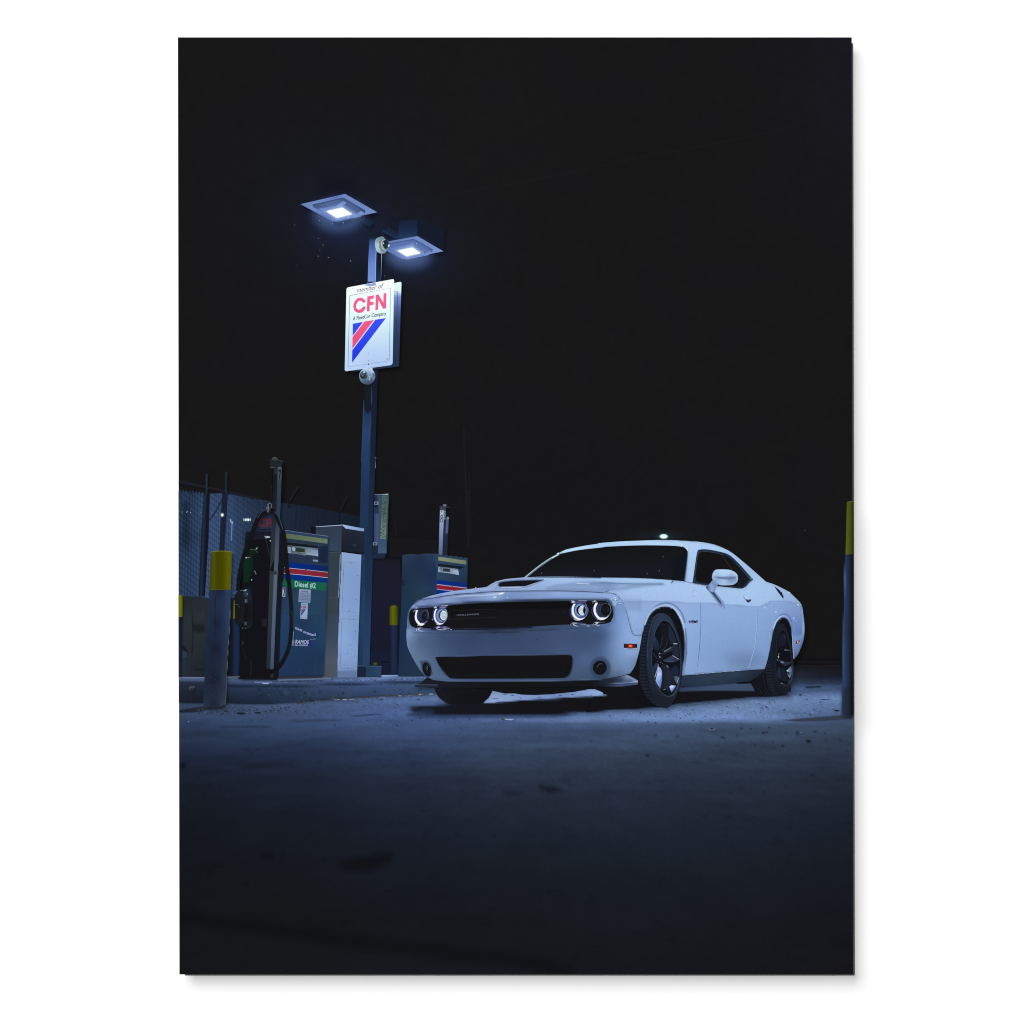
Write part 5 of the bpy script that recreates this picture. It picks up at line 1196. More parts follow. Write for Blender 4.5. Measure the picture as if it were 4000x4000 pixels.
# recessed surround of the grille
gr = Part("grille", car, label="wide black grille band holding the four round headlights")
cpaint(gr, [(VA, [(82, 830), (90, 770), (112, 725), (170, 704), (260, 694), (450, 676), (700, 654), (1000, 641), (1500, 630), (1932, 626)]), (VB, [(50, 625), (95, 640), (128, 680), (145, 740), (146, 800), (125, 850), (60, 880), (0, 888)]),
            (VA, [(1700, 897), (1500, 908), (1200, 925), (1000, 938), (720, 946), (500, 942), (320, 940), (160, 934), (110, 920), (90, 890)])],
       cfill((VA, 90, 800, '#4a5b86'), (VA, 130, 715, '#4b5a84'), (VA, 400, 690, '#40507a'), (VA, 700, 664, '#3a4868'), (VA, 1000, 648, '#3a4864'), (VA, 1500, 638, '#3a4a62'), (VB, 40, 634, '#34455c'), (VB, 100, 650, '#40547e'), (VB, 145, 760, '#5b73ae'), (VB, 120, 855, '#6c88c4'), (VA, 1900, 880, '#4f6494'), (VA, 1500, 902, '#3c4c70'), (VA, 1200, 918, '#34425f'), (VA, 900, 936, '#2b3550'), (VA, 600, 930, '#3c4a6c'), (VA, 300, 925, '#41527c'), (VA, 110, 905, '#6c82b4')), soft=2.5)
VA.L(gr, [(92, 905), (140, 928), (250, 934), (400, 937)], 12, ('l', 92, 0, 400, 0, 0, '#8599cc', .3, '#6078ac', 1, '#44557e'), True, soft=4)
cpaint(gr, [(VA, [(94, 800), (100, 745), (128, 722), (200, 712), (320, 702), (460, 688), (600, 674), (1000, 656), (1550, 646), (1932, 642)]), (VB, [(50, 643), (95, 662), (122, 705), (132, 770), (122, 825), (85, 852), (0, 862)]),
            (VA, [(1600, 866), (1400, 876), (1200, 888), (1000, 896), (700, 898), (500, 903), (300, 903), (160, 898), (112, 876), (97, 840)])], '#17171a')
cpaint(gr, [(VA, [(470, 700), (600, 680), (1000, 660), (1590, 650), (1590, 700), (1000, 715), (600, 740), (470, 760)])], '#141417', soft=8, alpha=.8)
for k in range(7):
    y = 720 + 22 * k
    VA.L(gr, [(960, y - 4), (1540, y - 10)], 2.5, '#1d1e22', alpha=.7)
VA.L(gr, [(475, 750), (490, 738), (700, 726), (910, 720)], 4, '#26272c', True); VA.L(gr, [(475, 750), (472, 800), (490, 815), (700, 806), (915, 798)], 4, '#24262b', True)
VA.L(gr, [(960, 720), (960, 800)], 3, '#1e1f23'); VA.L(gr, [(1550, 725), (1549, 765)], 3, '#2b2c31')
VA.L(gr, [(300, 907), (500, 908), (720, 908), (1000, 900), (1250, 888)], 14, '#1d2436', True, soft=6)
emb = Part("emblem", car, label="small silver lettering on the grille")
VA.text(emb, "HALLENGER", [(560, 770), (754, 762), (750, 774), (549, 783)], '#7c829a', bold=-.004)
VA.L(emb, [(548, 772), (540, 777), (545, 782)], 3, '#5a5f70')

# --- headlights
def head(label):
    return Part("headlight", car, label=label)
LW = '#f4f0ff'
h = head("outermost headlight at the left end of the grille")
HL.E(h, 560, 650, 260, 270, '#17182a', soft=14)
HL.P(h, [(385, 410), (345, 520), (325, 640), (345, 760), (410, 860), (500, 915), (600, 905), (690, 840), (760, 720), (770, 580), (730, 460), (690, 400), (560, 400)], ('l', 380, 400, 700, 850, 0, '#23293e', .4, '#2a344e', .8, '#202840', 1, '#171b2c'), curve=True)
HL.P(h, [(400, 415), (365, 500), (335, 600), (335, 700), (380, 820), (465, 900), (560, 915), (650, 860), (720, 765), (640, 820), (560, 840), (500, 800), (440, 740), (420, 640), (430, 520), (450, 430)], '#3a3c8a', soft=9, alpha=.85)
HL.P(h, [(370, 415, 1), (350, 520), (332, 620), (345, 720), (395, 820), (470, 890), (560, 905), (640, 860, 1), (600, 850), (540, 845), (475, 800), (415, 720), (390, 630), (395, 540), (415, 470), (435, 425, 1)], LW, curve=True)
HL.L(h, [(285, 480), (320, 440), (375, 418)], 18, '#9a97b8', True, soft=7)
HL.P(h, [(520, 822), (580, 832), (640, 822), (630, 845), (560, 850)], LW, soft=5)
HL.L(h, [(610, 845), (680, 795), (718, 765)], 9, '#b7b4e0', True, soft=4)
HL.L(h, [(412, 890), (470, 905), (540, 912)], 14, '#cfcbe8', True, soft=6)
HL.ring(h, 590, 590, 165, 190, 8, '#4f5f88', 150, 230)
HL.E(h, 655, 600, 108, 155, ('l', 550, 0, 760, 0, 0, '#15181f', .5, '#171922', 1, '#1f2638'))
HL.ring(h, 655, 600, 108, 155, 7, '#4e607e', 190, 400); HL.ring(h, 660, 600, 70, 100, 12, '#3a4a66', -50, 70, soft=5); HL.E(h, 650, 590, 22, 30, '#262b38', soft=10)
HL.L(h, [(700, 405), (740, 470), (762, 560)], 9, '#6f86ac', True, soft=4)
HL.L(h, [(370, 350), (420, 350)], 14, '#c9cfe8', soft=5); HL.P(h, [(310, 390), (380, 368), (430, 372), (350, 395)], '#6d6f94', soft=8)
HL.P(h, [(340, 985), (420, 968), (600, 975), (560, 990), (380, 1000)], '#6f72a0', soft=9)
HL.P(h, [(430, 985), (500, 975), (540, 985), (460, 995)], '#d7d6ee', soft=7)
HL.L(h, [(415, 1008), (390, 1035), (380, 1065)], 16, '#e8e6fb', True, soft=5); HL.L(h, [(450, 1005), (460, 1045), (520, 1075), (600, 1085)], 26, '#e2e2fa', True, soft=6, w2=6); HL.L(h, [(520, 1005), (495, 1025)], 10, '#7f84b4', soft=4)

h = head("lit inner headlight at the left end of the grille")
HL.E(h, 1120, 620, 260, 290, '#1b1b38', soft=20)
HL.P(h, [(910, 400), (985, 372), (1240, 372), (1310, 400), (1350, 520), (1345, 640), (1290, 760), (1210, 850), (1100, 880), (1000, 860), (930, 780), (885, 680), (870, 560), (885, 450)], ('l', 870, 0, 1350, 0, 0, '#1c1c40', .12, '#2b2c66', .4, '#3c4f8c', .8, '#46588e', 1, '#6e86a8'), curve=True)
HL.P(h, [(985, 385, 1), (945, 470), (926, 580), (935, 680), (975, 770), (1040, 845), (1110, 872), (1190, 860), (1245, 815, 1), (1180, 835), (1110, 825), (1045, 780), (1000, 700), (978, 600), (985, 500), (1010, 430), (1040, 390, 1)], LW, curve=True)
HL.L(h, [(1010, 860), (1070, 878), (1130, 880)], 14, '#dcd9f2', True, soft=5)
HL.ring(h, 1180, 590, 150, 190, 50, '#5a78b8', 90, 290, soft=14, alpha=.9)
HL.ring(h, 1180, 590, 130, 172, 16, '#a9bdf0', 85, 290, soft=6)
HL.ring(h, 1170, 600, 190, 230, 8, '#161838', 80, 250); HL.ring(h, 1170, 600, 165, 205, 6, '#8898d0', 100, 230, soft=3)
HL.E(h, 1215, 590, 112, 160, '#14162c')
HL.E(h, 1235, 588, 106, 150, ('l', 1130, 600, 1340, 560, 0, '#eef2ff', .6, '#dfe7fb', 1, '#c9e2f2'))
for k in range(7):
    x = 1130 + 34 * k
    HL.L(h, [(x + 20, 470 - 20 + 10 * k), (x + 5, 560), (x + 60, 660), (x + 110, 715)], 10, '#2a3158', True, alpha=.85)
HL.L(h, [(1285, 380), (1330, 450), (1348, 560), (1335, 660), (1285, 760), (1220, 830)], 10, '#b6d4e6', True, soft=4)
HL.L(h, [(1180, 375), (1260, 385), (1300, 440)], 8, '#8fa6d4', True, soft=4); HL.E(h, 885, 715, 12, 20, '#b8b4d8', soft=6, n=10)
HL.P(h, [(930, 330), (1020, 325), (1020, 358), (940, 355)], '#cfcdea', soft=14); HL.P(h, [(1100, 325), (1340, 305), (1300, 345), (1120, 352)], '#7f7fc4', soft=14)
HL.L(h, [(960, 305), (1000, 302)], 10, '#dfe2f4', soft=4); HL.L(h, [(1155, 290), (1240, 284), (1365, 276)], 11, '#e4e6f8', soft=4)
HL.P(h, [(930, 965), (1030, 935), (1300, 940), (1440, 965), (1300, 975), (1050, 975)], '#5a58a0', soft=14); HL.E(h, 1070, 955, 50, 16, '#d8d8f4', soft=14); HL.E(h, 1270, 952, 70, 14, '#8786cc', soft=12)
HL.L(h, [(1010, 995), (1050, 1015), (1130, 1035), (1220, 1040), (1320, 1028)], 18, '#e9e7fd', True, soft=5, w2=8)
HL.L(h, [(1220, 990), (1330, 1005), (1430, 1000)], 14, '#b9b8e6', True, soft=5); HL.L(h, [(1450, 1035), (1495, 1030)], 12, '#dfe0f4', soft=4); HL.L(h, [(1130, 1000), (1240, 1018)], 10, '#6a6bb0', soft=5)

h = head("lit inner headlight at the right end of the grille")
HR.E(h, 480, 555, 300, 285, '#1b1c3c', soft=16)
HR.E(h, 482, 552, 283, 268, ('l', 200, 0, 760, 0, 0, '#1a1c44', .1, '#2b2f72', .3, '#353f86', .7, '#3b4680', 1, '#222a50'))
HR.ring(h, 482, 552, 281, 266, 6, '#4a5696', 60, 260); HR.L(h, [(680, 285), (725, 350), (755, 440), (765, 530), (740, 640), (690, 715)], 9, '#8fb0d6', True, soft=3)
HR.P(h, [(325, 300, 1), (280, 380), (260, 500), (268, 590), (310, 690), (390, 770), (480, 812), (560, 808), (640, 765), (695, 705, 1), (620, 745), (540, 765), (450, 735), (380, 670), (335, 580), (322, 480), (345, 380), (390, 305, 1)], LW, curve=True)
HR.L(h, [(250, 610), (300, 700), (370, 780), (440, 820), (520, 825)], 8, '#c9c6ea', True, soft=3); HR.L(h, [(335, 785), (400, 815), (460, 825)], 12, '#efedff', True, soft=4)
HR.E(h, 560, 510, 230, 222, ('l', 340, 0, 790, 0, 0, '#41568c', .3, '#6683c2', .6, '#3c4c8c', 1, '#4b5f98'))
HR.ring(h, 560, 508, 190, 188, 30, '#7f98d4', 100, 260, soft=10, alpha=.8); HR.ring(h, 560, 508, 168, 170, 12, '#a8bbf0', 60, 290, soft=5)
HR.E(h, 560, 505, 150, 160, '#171a34'); HR.ring(h, 575, 505, 140, 160, 9, '#b2c8e8', -80, 80, soft=3)
HR.P(h, [(640, 368, 1), (570, 362), (510, 410), (478, 490), (488, 580), (540, 645), (620, 655), (662, 632, 1), (625, 560), (618, 480), (632, 420)], '#eef1ff', curve=True)
for k in range(5):
    x = 500 + 34 * k
    HR.L(h, [(x + 30, 372 + 6 * k), (x, 470), (x + 22, 570), (x + 60, 640)], 9, '#2b3360', True, alpha=.85)
HR.P(h, [(655, 400), (690, 460), (690, 560), (660, 625), (630, 560), (622, 480)], '#15161e', curve=True)
HR.E(h, 560, 730, 100, 16, '#6a5aa4', soft=14, alpha=.7)
HR.E(h, 310, 248, 60, 26, '#d6d6f0', soft=16); HR.P(h, [(220, 240), (500, 232), (730, 232), (700, 262), (400, 275), (240, 270)], '#6163a4', soft=12, alpha=.8); HR.E(h, 310, 246, 48, 20, '#dadaf2', soft=14)
HR.L(h, [(250, 208), (320, 208)], 10, '#d6dcf0', soft=4); HR.L(h, [(470, 208), (745, 206)], 9, '#c8d0ea', soft=4)
HR.P(h, [(215, 920), (330, 893), (600, 900), (720, 920), (560, 930), (300, 935)], '#4d4f88', soft=12); HR.E(h, 350, 910, 90, 14, '#b8bcdc', soft=12)
HR.L(h, [(310, 945), (350, 975), (410, 998), (470, 1003)], 24, '#e6e6fc', True, soft=5, w2=6); HR.L(h, [(225, 965), (245, 950)], 10, '#d5d6ee', soft=3)
for k in range(5): HR.L(h, [(545 + 36 * k, 940), (570 + 36 * k, 958)], 10, '#c6c9ee', soft=4)
HR.L(h, [(560, 955), (760, 965)], 7, '#7a7ec0', soft=4); HR.L(h, [(735, 1000), (830, 998)], 12, '#eef0ff', soft=4)

h = head("outermost headlight at the right end of the grille")
HR.E(h, 1200, 530, 315, 290, ('l', 890, 0, 1500, 0, 0, '#1f2050', .1, '#232552', .3, '#1d2036', 1, '#141518'))
HR.ring(h, 1200, 530, 310, 286, 6, '#565c9a', 100, 235)
HR.P(h, [(1010, 268, 1), (960, 380), (945, 490), (960, 590), (1010, 690), (1090, 770), (1180, 810), (1270, 800), (1370, 740), (1440, 660, 1), (1370, 712), (1280, 748), (1190, 745), (1110, 700), (1050, 620), (1015, 520), (1020, 420), (1085, 270, 1)], LW, curve=True)
HR.L(h, [(1045, 770), (1110, 800), (1180, 812)], 12, '#cfcdea', True, soft=4); HR.L(h, [(920, 268), (930, 300)], 10, '#c4c4e0', soft=3)
HR.E(h, 1275, 495, 232, 222, ('l', 1040, 0, 1500, 0, 0, '#2b3760', .2, '#27314c', .5, '#20283a', 1, '#15171c'))
HR.ring(h, 1275, 495, 232, 222, 7, '#5d6c9c', 130, 240); HR.ring(h, 1275, 500, 224, 214, 7, '#b7b5da', -20, 62, soft=2)
HR.E(h, 1330, 482, 160, 188, '#13151b'); HR.ring(h, 1330, 482, 160, 188, 5, '#6a7186', 170, 385); HR.ring(h, 1345, 480, 66, 80, 12, '#3c4658', -70, 60, soft=5); HR.ring(h, 1310, 480, 60, 70, 8, '#262b34', 100, 260, soft=4); HR.E(h, 1310, 480, 22, 26, '#1f242c', soft=8)
HR.L(h, [(1405, 285), (1450, 330), (1482, 400), (1490, 480)], 8, '#9ea0c0', True, soft=3)
HR.L(h, [(1170, 720), (1230, 735), (1300, 738)], 16, '#e9e8ff', True, soft=6); HR.L(h, [(1150, 715), (1260, 705), (1360, 690)], 10, '#3c3f7c', True, soft=5)
HR.P(h, [(900, 232), (980, 220), (1050, 232), (980, 245)], '#d4d6ec', soft=9); HR.L(h, [(960, 203), (1010, 203)], 10, '#e0e2f0', soft=4)
HR.P(h, [(960, 888), (1050, 872), (1180, 880), (1300, 870), (1050, 900)], '#9ea2c8', soft=9); HR.E(h, 1050, 887, 60, 10, '#d6d8ee', soft=9)
HR.L(h, [(1085, 915), (1030, 930), (1020, 955), (1080, 980), (1140, 985)], 22, '#e8e8fc', True, soft=5, w2=6); HR.L(h, [(960, 920), (930, 960), (930, 980)], 10, '#b9bbde', True, soft=4); HR.L(h, [(1000, 930), (985, 970)], 10, '#dcdcf4', soft=4)
HR.L(gr, [(1570, 715), (1545, 780), (1500, 850)], 9, '#a9b6e4', True, soft=3); HR.L(gr, [(1330, 255), (1450, 300), (1530, 390), (1565, 500), (1568, 640)], 6, '#34405c', True, soft=3)

# lower intake and fog lights
lg = Part("lower_grille", car)
VA.P(lg, [(342, 1172, 1), (420, 1168), (900, 1158), (1400, 1150), (1600, 1150), (1628, 1165), (1630, 1200), (1622, 1270), (1600, 1330), (1560, 1362), (1480, 1370), (900, 1374), (520, 1374), (470, 1355), (410, 1290), (365, 1220)], ('l', 0, 1150, 0, 1374, 0, '#17171a', .5, '#141416', 1, '#151619'), curve=True)
for k in range(9):
    VA.L(lg, [(390 + 10 * k, 1195 + 19 * k), (1600 - 5 * k, 1185 + 19 * k)], 2.5, '#1e1f25', alpha=.8)
for _ in range(50):
    x = rng.uniform(450, 1550); y = rng.uniform(1190, 1340)
    VA.L(lg, [(x, y), (x + rng.uniform(8, 30), y - 1)], 2.5, '#25272e', alpha=.6)
VA.L(lg, [(345, 1180), (372, 1240), (425, 1320), (480, 1366)], 6, '#1d2233', True, soft=3)
VA.L(lg, [(342, 1168), (900, 1154), (1600, 1146), (1632, 1160)], 5, '#54688f', soft=3, alpha=.6)
VA.L(lg, [(1634, 1180), (1626, 1270), (1604, 1335), (1560, 1370)], 7, '#2a3854', True, soft=4)
fg = Part("fog_light", car)
VA.P(fg, [(200, 1215), (260, 1205), (295, 1240), (310, 1330), (270, 1352), (225, 1310)], '#3b4b6a', soft=16, alpha=.8)
VA.E(fg, 262, 1288, 40, 68, '#15161b', rot=-16)
VA.ring(fg, 275, 1285, 22, 42, 4, '#33394a', 120, 330, rot=-14); VA.L(fg, [(268, 1258), (262, 1275), (266, 1292)], 4, '#727886', True); VA.L(fg, [(290, 1290), (300, 1310), (296, 1335)], 4, '#3a4254', True)
fg2 = Part("fog_light", car)
VB.E(fg2, 10, 1272, 92, 100, '#3d5076', soft=22, alpha=.7)
VB.E(fg2, 5, 1272, 66, 69, '#15161a', rot=12); VB.ring(fg2, 14, 1268, 30, 34, 3.5, '#5d6470', 180, 300); VB.ring(fg2, 5, 1272, 64, 67, 4, '#262b38', 20, 150)

# splitter
sp = Part("splitter", car)
VA.P(sp, [(262, 1358), (250, 1375), (190, 1420), (150, 1432), (148, 1452), (330, 1460), (900, 1462), (1932, 1450), (1932, 1395), (1700, 1398), (900, 1410), (480, 1406), (330, 1390)], ('l', 150, 0, 1932, 0, 0, '#1d2230', .12, '#1a1d27', .4, '#15161a', 1, '#15161a'))
VA.L(sp, [(150, 1432), (260, 1433), (362, 1434)], 6, '#4a566e', soft=3); VA.L(sp, [(240, 1384), (200, 1416)], 6, '#303a4e', soft=3)
VA.P(sp, [(150, 1436), (360, 1438), (360, 1456), (150, 1454)], '#232838')
cpaint(sp, [(VB, [(40, 1376), (160, 1362), (262, 1340, 1), (320, 1368), (365, 1398, 1), (362, 1425), (200, 1448), (60, 1448), (-60, 1446), (-60, 1425)])], cfill((VB, 270, 1350, '#8d9fc8'), (VB, 200, 1385, '#333d55'), (VB, 120, 1400, '#1f2534'), (VB, 300, 1395, '#4c5b80'), (VB, 345, 1398, '#9fb0dc'), (VB, 200, 1440, '#46527a'), (VB, 60, 1440, '#222a3c'), (VB, 360, 1420, '#5d6c98'), (VB, 0, 1435, '#191c26')), curve=False)
VB.L(sp, [(60, 1418), (200, 1417), (300, 1408), (360, 1398)], 8, ('l', 60, 0, 360, 0, 0, '#1d2230', .35, '#6f82b4', .7, '#6d80b2', 1, '#b0bfe8'), True, soft=4)
VB.P(sp, [(262, 1342), (290, 1352), (362, 1394), (330, 1395), (290, 1372)], '#8b9cc8', soft=6, alpha=.7)
VB.P(sp, [(30, 1432), (200, 1430), (364, 1412), (362, 1430), (200, 1450), (30, 1450)], ('l', 30, 0, 364, 0, 0, '#1a1e2a', .4, '#3f4a70', 1, '#46527a'), soft=4)

# bonnet details
hood = Part("hood", car)
cpaint(hood, [(VA, [(1480, 500), (1600, 485), (1750, 472), (1850, 468), (1932, 470)]), (VB, [(200, 482), (400, 480), (600, 482), (420, 500), (200, 530), (60, 536), (0, 540)]), (VA, [(1700, 540), (1400, 530)])], cfill((VA, 1600, 500, '#91a9da'), (VA, 1850, 478, '#7f96c6'), (VA, 1850, 520, '#98b0e4'), (VB, 100, 486, '#8299cc'), (VB, 300, 490, '#94add8'), (VB, 200, 515, '#a0b9ea')), soft=10, alpha=.85)
VA.L(hood, [(1670, 478), (1790, 483)], 6, '#d3e0ff', soft=3)
VB.L(hood, [(0, 470), (120, 474), (330, 482), (600, 484)], 6, '#6f86b4', True, soft=3, alpha=.8)
VA.L(hood, [(210, 634), (330, 612), (500, 586), (700, 568), (860, 557), (1000, 551), (1300, 547), (1600, 549), (1800, 558), (1932, 566)], 4.5, ('l', 210, 0, 1932, 0, 0, '#38466e', .3, '#2a3764', .7, '#26345e', 1, '#1f2a4a'), True)
VB.L(hood, [(40, 563), (70, 552), (90, 540)], 4, '#1c2540', True)
VB.L(hood, [(40, 565), (90, 566), (132, 572), (180, 605), (232, 668), (250, 720), (275, 830), (300, 920), (315, 955), (340, 966), (402, 968)], 3.2, '#30406c', True)
VB.L(hood, [(36, 562), (90, 562), (130, 568)], 3, '#c3d4fa', True, soft=1.5)
VB.P(hood, [(692, 446), (690, 462), (672, 474), (685, 462)], '#1c2746'); VB.L(hood, [(692, 448), (688, 464), (670, 476)], 5, '#26345a', True)
VB.L(hood, [(800, 460), (880, 474)], 4, '#5d74a8', soft=2)
sc = Part("hood_scoop", hood.parent)
VA.P(sc, [(905, 480), (930, 462), (1000, 448), (1200, 434), (1380, 438), (1300, 470), (1200, 510), (1000, 522), (925, 515)], ('l', 900, 0, 1380, 0, 0, '#93a7da', 1, '#a4baec'), soft=6)
VA.P(sc, [(922, 490, 1), (930, 472), (985, 460), (1100, 450), (1250, 446), (1352, 446), (1372, 444, 1), (1290, 470), (1190, 508, 1), (1000, 512), (945, 510)], '#4c5f94', curve=True)
VA.P(sc, [(926, 490), (935, 476), (985, 464), (1100, 455), (1250, 450), (1350, 450, 1), (1280, 474), (1188, 503, 1), (1000, 508), (948, 506)], '#15161b', curve=True)
VA.L(sc, [(930, 470), (985, 458), (1100, 448), (1250, 443), (1375, 440)], 5, '#6f84ba', True, soft=2)
VA.L(sc, [(935, 514), (1060, 512), (1190, 508), (1300, 470)], 4, '#c0d2f8', soft=2, alpha=.8); VA.L(sc, [(965, 519), (1160, 515)], 4, '#d9e4ff', soft=2)
VA.E(sc, 930, 492, 4, 7, '#9db2e6', n=8); VA.E(sc, 1372, 441, 8, 4, '#cfdffc', n=8)
VA.L(hood, [(835, 510), (885, 480), (935, 460), (1010, 442), (1178, 427)], 6, '#b9ccf4', True, soft=3)
VA.L(hood, [(880, 540), (900, 505), (925, 470)], 30, '#b0c3ee', True, soft=14, alpha=.6)

# windscreen and roof
ws = Part("windscreen", car)
cpaint(ws, [(VA, [(1205, 420, 1), (1310, 335), (1400, 272), (1450, 240), (1510, 205), (1560, 190), (1700, 163), (1932, 137)]), (VB, [(0, 137), (200, 126), (400, 120), (620, 122), (740, 128), (790, 138), (818, 158), (828, 182), (824, 240), (812, 340), (797, 458, 1), (700, 448), (500, 434), (300, 426), (0, 422)]), (VA, [(1600, 414), (1350, 414)])],
       ('l',) + tuple(VA(1300, 200)) + tuple(VA(1320, 420)) + (0, '#151619', .6, '#17181b', 1, '#181a22'))
VB.P(ws, [(700, 250), (815, 200), (800, 440), (700, 440)], '#141c26', soft=40, alpha=.5)
VB.L(ws, [(780, 134), (812, 150), (828, 180), (826, 240), (815, 340), (800, 458)], 7, ('l', 0, 134, 0, 458, 0, '#1c3048', .25, '#16243c', 1, '#22385c'), True, soft=2)
VB.L(ws, [(806, 140), (824, 152), (832, 170)], 9, '#dfeeff', True, soft=3); VB.L(ws, [(830, 185), (826, 250), (816, 340), (802, 455)], 3, '#52709c', True)
VA.L(ws, [(1195, 420), (1300, 335), (1400, 265), (1470, 222), (1520, 195)], 4, '#23344e', True); VA.L(ws, [(1183, 422), (1300, 328), (1400, 257), (1480, 212), (1540, 178)], 6, '#bfe0f0', True, soft=2)
VA.L(ws, [(1440, 240), (1500, 208)], 6, '#e9f6ff', soft=2); VA.E(ws, 1495, 196, 10, 5, '#f2faff', soft=2, rot=-25, n=8)
VA.P(car, [(1205, 422), (1350, 417), (1600, 417), (1900, 423), (1900, 430), (1600, 424), (1350, 423)], '#1f2940', alpha=.7)
for v, x, y in [(VA, 1340, 382), (VA, 1835, 360), (VB, 565, 360), (VB, 450, 388), (VB, 600, 228), (VB, 1008, 432)]:
    v.E(ws, x, y, 4, 4, '#767c8a', n=7)
roofl = cfill((VA, 1550, 170, '#c7e0fb'), (VB, 0, 105, '#bcd5fb'), (VB, 700, 80, '#bcd6fc'), (VB, 1000, 100, '#b9d2fa'))
VB.L(body, [(540, 74), (700, 77), (860, 87), (960, 95), (1080, 118), (1170, 152)], 5, '#c6dcfd', True, soft=3, alpha=.8)
VB.L(body, [(400, 116), (620, 117), (760, 124)], 4, '#cfe2ff', True, soft=2, alpha=.7); VB.E(body, 775, 127, 7, 6, '#eaf4ff', soft=3, n=8); VB.L(body, [(780, 120), (790, 108)], 3, '#d9e8ff')

# side glass
sg = Part("side_window", car)
cpaint(sg, [(WM, [(690, 948, 1), (712, 800), (735, 640), (760, 470), (778, 375), (800, 330), (860, 315), (980, 318), (1150, 348), (1290, 382), (1380, 420), (1480, 500), (1600, 620), (1750, 790), (1835, 882, 1), (1770, 930), (1700, 1010), (1640, 1050, 1), (1560, 1050), (1150, 1008), (950, 992), (720, 962)])], cfill((WM, 700, 940, '#2c3c5a'), (WM, 790, 340, '#24324c'), (WM, 1200, 360, '#1f2b42'), (WM, 1600, 620, '#1b3042'), (WM, 1800, 870, '#2b4258'), (WM, 1640, 1045, '#1d2940'), (WM, 1000, 990, '#20293f')))
cpaint(sg, [(WM, [(722, 920, 1), (745, 790), (770, 610), (792, 450), (815, 385), (870, 362), (980, 362), (1150, 388), (1280, 422), (1370, 470), (1450, 540), (1560, 650), (1700, 800), (1770, 878, 1), (1700, 950), (1630, 1020, 1), (1500, 1015), (1150, 980), (950, 958), (760, 928)])], ('l',) + tuple(WM(800, 400)) + tuple(WM(1700, 900)) + (0, '#151517', .6, '#161619', 1, '#1a1a24'))
WM.L(sg, [(722, 900), (760, 640), (785, 460), (812, 390), (868, 358), (980, 360), (1150, 386), (1260, 416)], 7, '#474d5c', True, soft=3)
WM.L(sg, [(1250, 425), (1340, 560), (1440, 710)], 9, '#34353c', True, soft=3); WM.L(sg, [(1540, 930), (1585, 1010)], 7, '#33343c'); WM.L(sg, [(1510, 570), (1620, 690), (1740, 850)], 10, '#3a3e48', True, soft=3)
WM.P(sg, [(720, 820), (740, 830), (770, 920), (725, 915)], '#25344a', soft=4); WM.L(sg, [(700, 945), (950, 985), (1150, 1000)], 24, '#273250', soft=6)
WM.E(sg, 1790, 860, 22, 14, '#5d7f98', soft=5, rot=35)
WM.L(body, [(690, 955), (950, 1000), (1150, 1015), (1560, 1058), (1645, 1056), (1700, 1015)], 5, '#c4d9fb', soft=3, alpha=.7)

# lower side shading below the shoulder line
side = Part("door_panel", car)
cpaint(side, [(VB, [(232, 662), (350, 655), (560, 650), (880, 660), (1050, 668), (1150, 678), (1300, 686), (1470, 694), (1520, 693), (1560, 676), (1610, 650), (1680, 642), (1750, 646), (1850, 664), (1895, 690), (1904, 720), (1915, 800), (1905, 940), (1890, 970), (1820, 978), (1808, 890), (1778, 825), (1736, 797), (1698, 808), (1662, 850), (1637, 920), (1618, 1030), (1598, 1150), (1578, 1235), (1552, 1282, 1), (1380, 1294), (1100, 1314), (900, 1332), (782, 1342, 1), (797, 1220), (812, 1100), (808, 980), (784, 865), (744, 775), (694, 716), (625, 695), (552, 706), (490, 745), (447, 805), (422, 880), (402, 960, 1), (340, 962), (315, 945), (290, 860), (262, 750)])],
       cfill((VB, 270, 690, '#97b1e6'), (VB, 350, 800, '#93aee4'), (VB, 330, 930, '#8ba6de'), (VB, 420, 720, '#8fa9e0'), (VB, 620, 665, '#93ade4'), (VB, 860, 700, '#92ade4'), (VB, 860, 900, '#8fabe2'), (VB, 1000, 720, '#8fabe3'), (VB, 1200, 740, '#8eaae2'), (VB, 1450, 740, '#8ca7e0'), (VB, 1000, 900, '#8aa7df'), (VB, 1250, 900, '#86a5db'), (VB, 1450, 900, '#86a5da'), (VB, 850, 1150, '#8aa6de'), (VB, 1000, 1150, '#839fd6'), (VB, 1250, 1100, '#7f9bd2'), (VB, 1400, 1180, '#7a93c8'), (VB, 1540, 1100, '#809cd4'),
             (VB, 1560, 800, '#86a4dc'), (VB, 1600, 900, '#84a0d8'), (VB, 900, 1300, '#88a2da'), (VB, 1250, 1290, '#7d97cc'), (VB, 1500, 1260, '#7992c8'), (VB, 1350, 1230, '#7790c4'), (VB, 1600, 720, '#8aa6de'), (VB, 1700, 700, '#88a4dc'), (VB, 1850, 720, '#8199d0'), (VB, 1760, 780, '#7f99d4'), (VB, 1860, 850, '#7089c8'), (VB, 1870, 940, '#657fc0'), (VB, 1830, 960, '#7089c6')), soft=2, step=7)
VB.P(side, [(225, 640), (380, 640), (380, 720), (225, 720)], '#9db6ea', soft=40, alpha=.6)
VB.P(side, [(1200, 1160), (1480, 1130), (1530, 1200), (1440, 1260), (1250, 1260)], '#7c96ca', soft=80, alpha=.25)
VB.L(side, [(1830, 978), (1895, 966), (1906, 940), (1914, 830), (1906, 700)], 3, '#b7cdf6', True)
rbmp = Part("rear_bumper", car)
